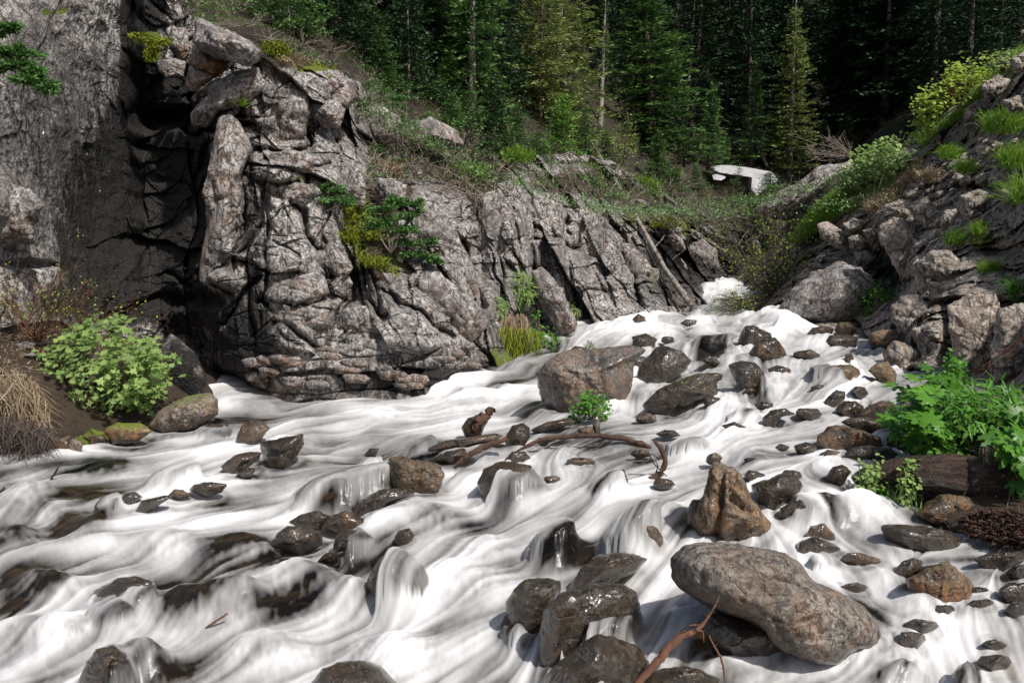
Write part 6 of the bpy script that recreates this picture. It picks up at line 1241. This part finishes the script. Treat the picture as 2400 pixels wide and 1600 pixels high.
twiggy('bare_willow', 'large half bare willow with grey tangled stems leaning over the top of the stream', 'willow bush', q2(1220,1400), 17.2, fan(1800, 690, 165, 215, 20, 150, 60, .4) + fan(1822, 712, 150, 60, 150, 200, 26, .5) + fan(1822, 712, 120, 50, -20, 30, 16, .5), mat='bark', leafmat='leaf_yellow', nleaf=2600, leaf=.04, r0=.012, sub=6, depth=.9)
twiggy('dead_bush', 'tangle of pale dead twigs on the mossy slope at the left of the snow patch', 'dead bush', (1660, 520), 25.5, fan(1650, 520, 130, 70, 20, 175, 26, .3), r0=.018, sub=5, depth=1.5)
twiggy('dead_bush', 'grey dead twigs sticking out of the outcrop top', 'dead bush', q2(1560,720), 24, fan(1950, 370, 90, 60, 60, 185, 22, .4), r0=.014, sub=4, depth=1)
for k, (u, v, d_, a) in enumerate([(560,60,13.4,0),(620,95,13.2,0),(500,30,15,0),(690,110,14,0),(760,120,15.2,0),(600,20,17,0),(840,230,14.4,0),(1180,380,17.5,0),(1290,400,18.5,0),(1250,360,20,0),(1060,330,16.5,0),(1400,410,21,0),(1370,350,23,0),(1520,440,23.5,0),(1450,470,19.5,0),(1580,470,24.5,0),(1610,510,23.5,0),(1700,560,25.5,0),(880,320,14.2,0),(950,400,14,0),(1560,430,25,0),(1640,470,26,0)]):
    lab = ['dead grey twigs sprawling on the slope above the overhanging block', 'brown dead twigs beside the moss above the crag', 'dead sticks on the dark slope at the very top left', 'thin dead brushwood on top of the rounded crag', 'dead brushwood right of the rounded crag top', 'grey sticks in the dark wood edge, upper left', 'dead twigs at the upper right corner of the crag',
           'dead branches on the rim below the small trees', 'tangle of dead branches on the rim in the centre', 'grey brush under the tall olive spruce', 'dead sticks among the ledge trees', 'dead brushwood beneath the bright young spruce', 'dead branches in front of the pale slim tree', 'brown dead brush at the foot of the broad spruce', 'dead sticks behind the leaning dead trunk',
           'thin dead brush on the rim left of the snow', 'dead twigs drooping over the mossy rock shelf', 'dead grey brush low in the gully', 'dead sticks in the gully soil of the left cliff', 'dead sticks by the leaning sapling on the ledge', 'grey brush under the short spruce', 'pale dead brush left of the low bushy fir'][k]
    twiggy('dead_branches', lab, 'dead branches', (u * KS, v * KS), d_, fan(u * KS, v * KS, 75, 42, -20, 200, 12, .4), r0=.0006 * d_, sub=4, depth=.6, seed=k + 400)
twiggy('dead_branches', 'white dead twigs spreading down the bare rock below the ledge', 'dead branches', q1(2200,900), 13.4, [q1(1930,740), q1(2000,830), q1(2080,880), q1(2150,1000), q1(2190,1080), q1(2140,1130), q1(2220,1130), q1(1980,790), q1(2180,980)], mat='twig', r0=.009, sub=3, depth=.2)
twiggy('dead_branches', 'leafless twigs arching over the rocks at the right edge', 'dead branches', q4(2380,-40), 7.0, [q4(2100,180), q4(2170,120), q4(2200,190), q4(2130,150), q4(2250,60)], mat='twig_red', r0=.006, sub=2, depth=.2)

# ---- grasses
def grass(name, label, cat, poly, n, d, length, mat='grass', lean=(0, -.2), dfun=None, width=.006, droop=.5, kind=None, hang=False, jitter=.35, depth=.15, group=None):
    g = np.random.default_rng(abs(int(poly[0][0] * 3 + poly[0][1]))); uv = scatter(poly, n, g); dz = dfun(uv[:, 0], uv[:, 1]) if dfun else d + g.uniform(-depth, depth, n)
    pos = PN(uv[:, 0], uv[:, 1], dz); b0 = pos.mean(0); pos = pos - b0; L = length * g.uniform(.5, 1.2, n)[:, None]
    dirn = norm(np.array([lean[0], lean[1], -1.0 if hang else 1.0]) + g.normal(0, jitter, (n, 3))); sd = norm(np.cross(dirn, g.normal(0, 1, (n, 3)))) * width
    ho = norm(dirn * [1, 1, 0] + g.normal(0, .2, (n, 3)) * [1, 1, 0]); dn = np.array([0, 0, -1.])
    p1 = pos + dirn * L * .4; p2 = p1 + norm(dirn + ho * droop * .7) * L * .35; p3 = p2 + norm(dirn * .5 + ho * droop + dn * droop) * L * .3
    V = np.stack([pos - sd, pos + sd, p1 + sd * .85, p1 - sd * .85, p2 + sd * .6, p2 - sd * .6, p3], 1).reshape(-1, 3); k = np.arange(n)[:, None] * 7
    F = np.concatenate([k + np.array([[0, 1, 2, 3]]), k + np.array([[3, 2, 4, 5]])]); Ft = (k + np.array([[5, 4, 6]])).tolist()
    me = mesh_np(name, V, [tuple(f) for f in F.tolist()] + [tuple(f) for f in Ft], {'tint': np.repeat(np.clip(g.normal(.5, .25, n), 0, 1), 7)})
    o = link(name, me, M[mat]); o.location = tuple(float(q) for q in b0)
    if kind: o['kind'] = kind
    else: o['label'] = label; o['category'] = cat
    if group: o['group'] = group
    if kind: o['label'] = label
    return o
df_r = lambda u, v: np.array([dR(a, b) for a, b in zip(u, v)]) - .05
df_l = lambda u, v: np.array([dL(a, b) for a, b in zip(u, v)]) - .08
grass('grass', 'bright green grass covering the spur on the right', 'grass', Q2((1270,1130),(1340,1030),(1420,950),(1500,890),(1600,860),(1720,830),(1770,850),(1700,900),(1600,950),(1490,1000),(1400,1070),(1330,1120)), 5200, 16, .24, dfun=df_r, kind='stuff', width=.007, lean=(-.25, -.3))
grass('grass', 'dry and green grass on the crest right of the round bush', 'grass', Q2((1600,940),(1750,870),(1880,740),(1900,760),(1850,860),(1760,930),(1640,990)), 1500, 14, .24, mat='grass_dry', dfun=df_r, kind='stuff', lean=(-.3, -.3))
grass('grass', 'green grass fringe along the crest by the upper right bushes', 'grass', Q2((1850,640),(2000,560),(2200,360),(2352,235),(2352,260),(2230,370),(2080,530),(1940,640),(1890,700)), 2200, 14, .22, mat='grass', dfun=df_r, kind='stuff')
GT = [('rounded tuft of long grass near the right edge, below the crest', (2373,385), 34, 10.3, .34, 'grass'), ('bright green tall grass tuft at the right frame edge', (2398,470), 30, 8.8, .42, 'grass'), ('grass tuft above the round long one on the pale slope', (2350,300), 50, 11.6, .28, 'grass'), ('small grass tuft on the ledge under the scree', (2296,545), 20, 10.4, .2, 'grass'),
      ('green grass on the mossy ledge of the right rocks', (2245,565), 34, 10.8, .18, 'grass'), ('thin grass tuft left of the scree plates', (2225,365), 28, 12.8, .2, 'grass'), ('grass tuft on the brown rock face, right of the white block', (2322,640), 26, 9.4, .2, 'grass'), ('dark green grass tuft low at the right edge', (2390,695), 30, 8.4, .25, 'leaf_deep'),
      ('small grass tuft between rocks at the far right', (2290,672), 20, 9.6, .16, 'grass'), ('grass tuft in the scree, middle of the right slope', (2262,400), 22, 12.2, .2, 'grass'), ('dry tuft of grass on the slope crest at the right', (2180,420), 28, 13.6, .22, 'grass_dry'), ('moss topped tuft of yellow grass above the crag, beside the block', (690,160), 44, 12.9, .18, 'grass_dry'),
      ('green and yellow grass on the crag shoulder', (745,172), 40, 12.9, .12, 'moss'), ('little green fern in the crack under the block', (567,245), 10, 10.9, .14, 'grass'), ('grass wisps on the pale ledge below the juniper tuft', (660,418), 34, 11.2, .12, 'grass'), ('yellow green grass in the gully beside the fir bush', (820,560), 30, 11.4, .16, 'moss'),
      ('dry grass in the upper gully of the left cliff', (905,400), 40, 13.4, .18, 'grass_dry'), ('grass tuft beneath the dense fir bush', (880,620), 30, 11.1, .14, 'moss'), ('mossy grass on the slab shelf near the leaning trunk', (1555,525), 36, 19.8, .2, 'moss'), ('grass at the foot of the rim saplings', (1500,440), 50, 22, .22, 'grass'),
      ('grass patch beside the green sprawling fir on the rim', (1215,370), 40, 16.5, .2, 'grass'), ('short grass under the ledge spruces', (1100,410), 50, 15.2, .18, 'grass'), ('grass above the twin boulder at the cascade', (1345,642), 26, 15.6, .12, 'moss'), ('tuft of moss grass on the thin rock fin near the trunk foot', (1510,640), 16, 17.8, .2, 'moss')]
for (lab, (u, v), rp, d_, ln, mt) in GT:
    grass('grass_tuft', lab, 'grass tuft', [(u - rp, v - rp * .25), (u, v - rp * .5), (u + rp, v - rp * .2), (u + rp * .8, v + rp * .35), (u - rp * .8, v + rp * .35)], int(150 + rp * 7), d_, ln, mat=mt, width=.0005 * d_, jitter=.5, droop=.7)
grass('hanging_grass', 'dry straw coloured grass hanging down the cliff foot beside the cascade', 'hanging grass', Q2((-60,1440),(60,1440),(90,1500),(60,1560),(-80,1560)), 900, 12.3, .42, mat='grass_dry', hang=True, width=.006, lean=(-.1, -.2), jitter=.15, droop=.2)
grass('hanging_grass', 'green moss and grass streaks under the hanging straw', 'hanging grass', [(1140,770),(1200,760),(1270,775),(1265,830),(1200,850),(1150,840)], 900, 12.0, .2, mat='moss', hang=True, width=.006, jitter=.2, droop=.2)
grass('dry_stems', 'mass of dead brown stems hanging down the left bank', 'dead stems', Q3((-40,110),(60,100),(150,150),(210,240),(240,330),(200,380),(100,360),(-40,340)), 900, 7.7, .34, mat='grass_dry', hang=True, width=.004, jitter=.45, droop=.3, lean=(.25, -.2), depth=.3)
grass('dry_stems', 'fallen grey straw at the lower end of the left bank', 'dead stems', Q3((-40,330),(100,350),(240,400),(260,440),(150,500),(0,510),(-40,500)), 700, 7.2, .22, mat='bark', hang=True, width=.0035, jitter=.7, droop=.2, depth=.15)
grass('dry_stems', 'brown dead twigs under the leafy bush on the left bank', 'dead stems', Q3((300,100),(500,60),(700,160),(700,280),(600,330),(400,350),(300,250)), 700, 8.9, .35, mat='grass_dry', width=.004, jitter=.6, droop=.5, depth=.2)
grass('dry_stems', 'dry reed stems hanging over the end of the rotting log', 'dead stems', Q4((2150,480),(2240,470),(2300,520),(2310,600),(2250,640),(2170,560)), 260, 4.3, .36, mat='grass_dry', hang=True, width=.0045, jitter=.2, droop=.15, lean=(-.15, -.2), depth=.1)
grass('dry_stems', 'dry stems drooping at the right edge below the cut leaves', 'dead stems', Q4((2290,640),(2350,620),(2420,640),(2420,740),(2300,740)), 200, 4.2, .24, mat='grass_dry', hang=True, width=.004, jitter=.4, depth=.1)
grass('litter', 'brown leaf and stick litter on the right bank above the pool', 'litter', Q4((2060,830),(2150,790),(2300,800),(2420,820),(2420,950),(2250,940),(2120,900)), 1700, 4.6, .06, mat='log_wet', dfun=lambda u, v: np.array([dR(a, b) for a, b in zip(u, v)]) - .10, width=.006, jitter=1.4, kind='stuff')
grass('litter', 'dry litter lying on the earth bank', 'litter', [(0,775),(90,765),(180,770),(330,830),(250,850),(100,870),(0,860)], 900, 8.6, .06, mat='grass_dry', dfun=lambda u, v: np.array([dB(a, b) for a, b in zip(u, v)]) - .05, width=.004, jitter=1.4, kind='stuff')
def moss_patch(label, poly, n, d, **kw): return grass('moss', label, 'moss', poly, n, d, .05, mat='moss', width=.012, jitter=.8, droop=.3, **kw)
moss_patch('bright moss cushion draped over the dark recess, upper left', Q1((590,165),(640,155),(720,180),(790,185),(780,215),(740,215),(700,260),(705,290),(670,290),(665,240),(700,200),(650,175),(600,180)), 1500, 11.6)
moss_patch('thin moss line on the crag top', Q1((1430,325),(1480,330),(1530,360),(1520,375),(1470,355)), 500, 12.4)
moss_patch('yellow moss on the slope beside the overhanging block', Q1((1200,200),(1300,190),(1340,230),(1320,290),(1260,270),(1210,240)), 900, 13.0)

# ---- dead wood
def wood(name, label, cat, pts, d, r_px, mat='log_wet', twigs=(), sides=8, grain=0):
    ds = [d] * len(pts) if np.isscalar(d) else d; P = np.array([PN(u, v, q) for (u, v), q in zip(pts, ds)]); b0 = P[0].copy()
    rr = np.array(r_px) * np.array(ds).mean() / FPX if not np.isscalar(r_px) else None
    n = 26; t0 = np.linspace(0, 1, len(P)); t1 = np.linspace(0, 1, n); Q = np.stack([np.interp(t1, t0, P[:, k]) for k in range(3)], -1) - b0
    g = np.random.default_rng(abs(len(label) * 31 + int(pts[0][0]))); Q[1:-1] = (Q[:-2] + Q[1:-1] * 2 + Q[2:]) / 4
    R = np.interp(t1, np.linspace(0, 1, len(rr)), rr); R = R * (1 + g.normal(0, .02 if grain else .07, n)); Q[1:-1] += g.normal(0, .03 if grain else .12, (n - 2, 3)) * R[1:-1, None]
    b = MB(); b.tube(Q, R, None, sides)
    if grain:
        V_ = b.V[0]; k_ = np.arange(len(V_)); ax_ = Q[np.minimum(k_ // sides, n - 1)]; rad_ = V_ - ax_; an_ = (k_ % sides) / sides * 6.283; nz_ = ridged(np.stack([np.cos(an_) * 3.5, np.sin(an_) * 3.5, (k_ // sides) * .16], -1), 4, 7); b.V[0] = ax_ + rad_ * (1 + grain * nz_)[:, None]
    r = empty(name, tuple(float(q) for q in b0), 0, label=label, category=cat)
    b.build('stem', M[mat], r)
    if twigs:
        for tw in twigs:
            tb = MB()
            tpts = np.array([PN(u, v, np.mean(ds) + g.normal(0, .03)) for u, v in tw]) - b0; m_ = 8; ta = np.linspace(0, 1, len(tpts)); tc = np.linspace(0, 1, m_)
            c = np.stack([np.interp(tc, ta, tpts[:, k]) for k in range(3)], -1); rt = R.mean() * .38; tb.tube(c + g.normal(0, rt * .3, c.shape), rt, rt * .3, 4); tb.build('twig', M[mat], r)
    return r
hd1 = hit(*q4(300, 470)) - .15
wood('driftwood_branch', 'long dark forked driftwood branch arching over the water in midstream', 'driftwood', [q4(-20,530), q4(60,482), q4(130,450), q4(250,436), q4(400,430), q4(500,445), q4(600,470), q4(636,492)], hd1, [2, 4, 5, 5.5, 6, 7, 6, 5],
     twigs=[(q4(130,510), q4(180,470), q4(260,448)), (q4(240,540), q4(300,495), q4(400,455), (q4(450,440))), (q4(490,530), q4(560,500), q4(600,478)), (q4(200,455), q4(120,470), q4(40,500)), (q4(560,462), q4(600,455), q4(612,485)), (q4(330,540), q4(370,500), q4(430,465))])
wood('driftwood_branch', 'black knotted driftwood snag right of the forked branch', 'driftwood', [q4(655,455), q4(685,490), q4(705,540), q4(690,600), q4(640,635), q4(600,650), q4(560,668)], hit(*q4(640, 620)) - .05, [4, 6, 6, 8, 9, 6, 3],
     twigs=[(q4(690,600), q4(650,560), q4(630,520), q4(622,500)), (q4(640,635), q4(630,660), q4(650,672)), (q4(705,540), q4(660,530), q4(640,510)), (q4(690,600), q4(712,615)), (q4(660,620), q4(670,570), q4(660,545))])
wood('driftwood_branch', 'peeled orange brown branch slanting up from the bottom edge by the wet rock', 'driftwood', [q4(555,1590), q4(640,1500), q4(700,1430), q4(780,1350), q4(850,1325), q4(900,1270), q4(940,1200), q4(955,1165)], hit(*q4(760, 1400)) - .35, [8, 10, 11, 10, 6, 3.5, 2.5, 1.2], mat='twig_red',
     twigs=[(q4(850,1325), q4(800,1330), q4(770,1335)), (q4(870,1300), q4(820,1300), q4(770,1332)), (q4(850,1325), q4(880,1330), q4(880,1380)), (q4(900,1270), q4(880,1250))])
wood('twig', 'thin red twig in front of the dark wet rock, pointing to the bottom edge', 'twig', [q4(905,1350), q4(930,1400), q4(960,1450), q4(972,1500), q4(978,1560)], hit(*q4(950, 1500)) - .3, [1.5, 2.5, 3, 2.5, 2], mat='twig_red', twigs=[(q4(972,1500), q4(940,1495)), (q4(930,1400), q4(945,1385))])
wood('wet_branch', 'wet dark branch slanting up right between the stones in the centre', 'driftwood', [q3(2095,562), q3(2150,525), q3(2220,485), q3(2330,445)], hit(*q3(2150, 545)) - .1, [4, 7, 8, 6])
wood('driftwood_stump', 'broken brown stump of driftwood with a spiky top by the cascade foot', 'driftwood', [q3(2150,420), q3(2190,385), q3(2225,345), q3(2262,305)], hit(*q3(2170, 420)) - .05, [14, 16, 14, 9], twigs=[(q3(2225,345), q3(2200,325)), (q3(2262,305), q3(2275,325)), (q3(2190,385), q3(2130,400))], mat='log_wet')
wood('stick', 'short black stick standing in the water near the left edge', 'stick', [q3(230,642), q3(250,608), q3(268,578)], hit(*q3(232, 640)), [2.6, 2.6, 2.4])
wood('stick', 'small dark stick at the very left edge of the water', 'stick', [q3(-15,700), q3(5,685), q3(22,670)], hit(*q3(5, 690)), [2.5, 2.5, 2])
wood('stick', 'brown stick lying in the foam at the lower left', 'stick', [q3(945,1315), q3(990,1285), q3(1045,1248)], hit(*q3(980, 1300)) - .1, [2.4, 3, 2.2], mat='twig_red')
wood('rotting_log', 'thick wet rotting log lying under the lush green plants on the right', 'log', [q4(1600,640), q4(1690,625), q4(1850,620), q4(2000,625), q4(2150,630), q4(2300,640)], [4.7, 4.55, 4.42, 4.32, 4.25, 4.2], [24, 38, 46, 50, 50, 48], sides=48, grain=.13, mat='log_grain')
wood('leaning_dead_trunk', 'long pale dead trunk leaning from the rim down to the cascade', 'dead trunk', [q2(360,650), q2(430,760), q2(500,870), q2(600,1050), q2(700,1230), q2(770,1330), q2(825,1402)], [22.5, 21.5, 20.5, 19, 17.8, 17.2, 16.8], [3.5, 4, 4.5, 5, 5.5, 6.2, 7], mat='bark_pale',
     twigs=[(q2(560,980), q2(590,960), q2(640,965)), (q2(600,1050), q2(560,1080), q2(540,1110)), (q2(650,1140), q2(690,1100), q2(700,1080)), (q2(700,1230), q2(750,1180), q2(790,1150)), (q2(520,900), q2(560,870), q2(580,840)), (q2(640,1120), q2(600,1150)), (q2(720,1270), q2(760,1290), q2(790,1260)), (q2(480,840), q2(450,880), q2(440,900)), (q2(680,1190), q2(640,1190))])
wood('dead_log', 'second dead log lying on the rim beside the leaning trunk top', 'dead trunk', [q2(365,680), q2(390,720), q2(440,790), q2(480,850)], [23.5, 22.8, 22, 21.3], [6, 5, 4, 3], mat='bark_pale')
wood('dead_log', 'thin pale trunk slanting in the wood behind the snow patch', 'dead trunk', [q2(1075,540), q2(1100,600), q2(1130,680), q2(1180,780)], [38, 37.5, 37, 36.5], [2.5, 3, 3.5, 4], mat='bark_pale')
wood('dead_log', 'broken grey root at the foot of the leaning dead trunk', 'dead trunk', [q2(735,1370), q2(760,1400), q2(800,1410)], 17, [4, 5, 3], mat='bark', twigs=[(q2(760,1400), q2(750,1370)), (q2(780,1405), q2(800,1385))])
# snow
o = make_rock('snow_patch', 'small patch of old snow lying at the foot of the dark wood', Q2((925,768),(1000,764),(1100,775),(1190,790),(1225,830),(1160,870),(1122,900),(1095,870),(1120,830),(1050,800),(960,800)), d=30.5, mat='boulder', ang=.0, depth=.25, tilt=1.6, cat='snow', obj_name='snow_patch')[0]
o.data.materials.clear(); o.data.materials.append(M['snow'])
o = make_rock('snow_patch', 'tiny scrap of snow left of the main snow patch', Q2((920,805),(950,795),(985,815),(960,830),(925,825)), d=30.5, mat='boulder', ang=.0, depth=.25, tilt=1.6, cat='snow', obj_name='snow_patch')[0]
o.data.materials.clear(); o.data.materials.append(M['snow'])

for (nm, lab, poly, n, L_, mt, ky) in [('undergrowth', 'green growth in the upper gully of the left cliff', [(870,300),(1000,300),(1180,380),(1150,470),(1080,440),(960,420),(900,470),(860,420)], 1500, .09, 'juniper', .5), ('undergrowth', 'brown dead stems in the upper gully of the left cliff', [(870,300),(1000,300),(1180,380),(1150,520),(1080,470),(960,420),(900,520),(860,420)], 1800, .25, 'twig', .6),
      ('undergrowth', 'green growth along the rim of the left cliff', [(1180,370),(1400,385),(1560,440),(1720,530),(1720,570),(1560,500),(1400,450),(1200,430)], 1300, .12, 'juniper', .5), ('undergrowth', 'grey dead twigs along the rim of the left cliff', [(1180,370),(1400,385),(1560,440),(1720,530),(1720,600),(1560,530),(1400,470),(1200,450)], 800, .30, 'twig', .8),
      ('undergrowth', 'moss and small weeds in the gully by the fir bushes', [(800,470),(860,470),(920,580),(960,640),(900,650),(850,620),(810,560)], 1600, .09, 'moss', .5)]:
    grass(nm, lab, 'undergrowth', poly, n, 14, L_, mat=mt, dfun=df_l, kind='stuff', width=.010 if mt != 'twig' else .006, jitter=.9, droop=.6)
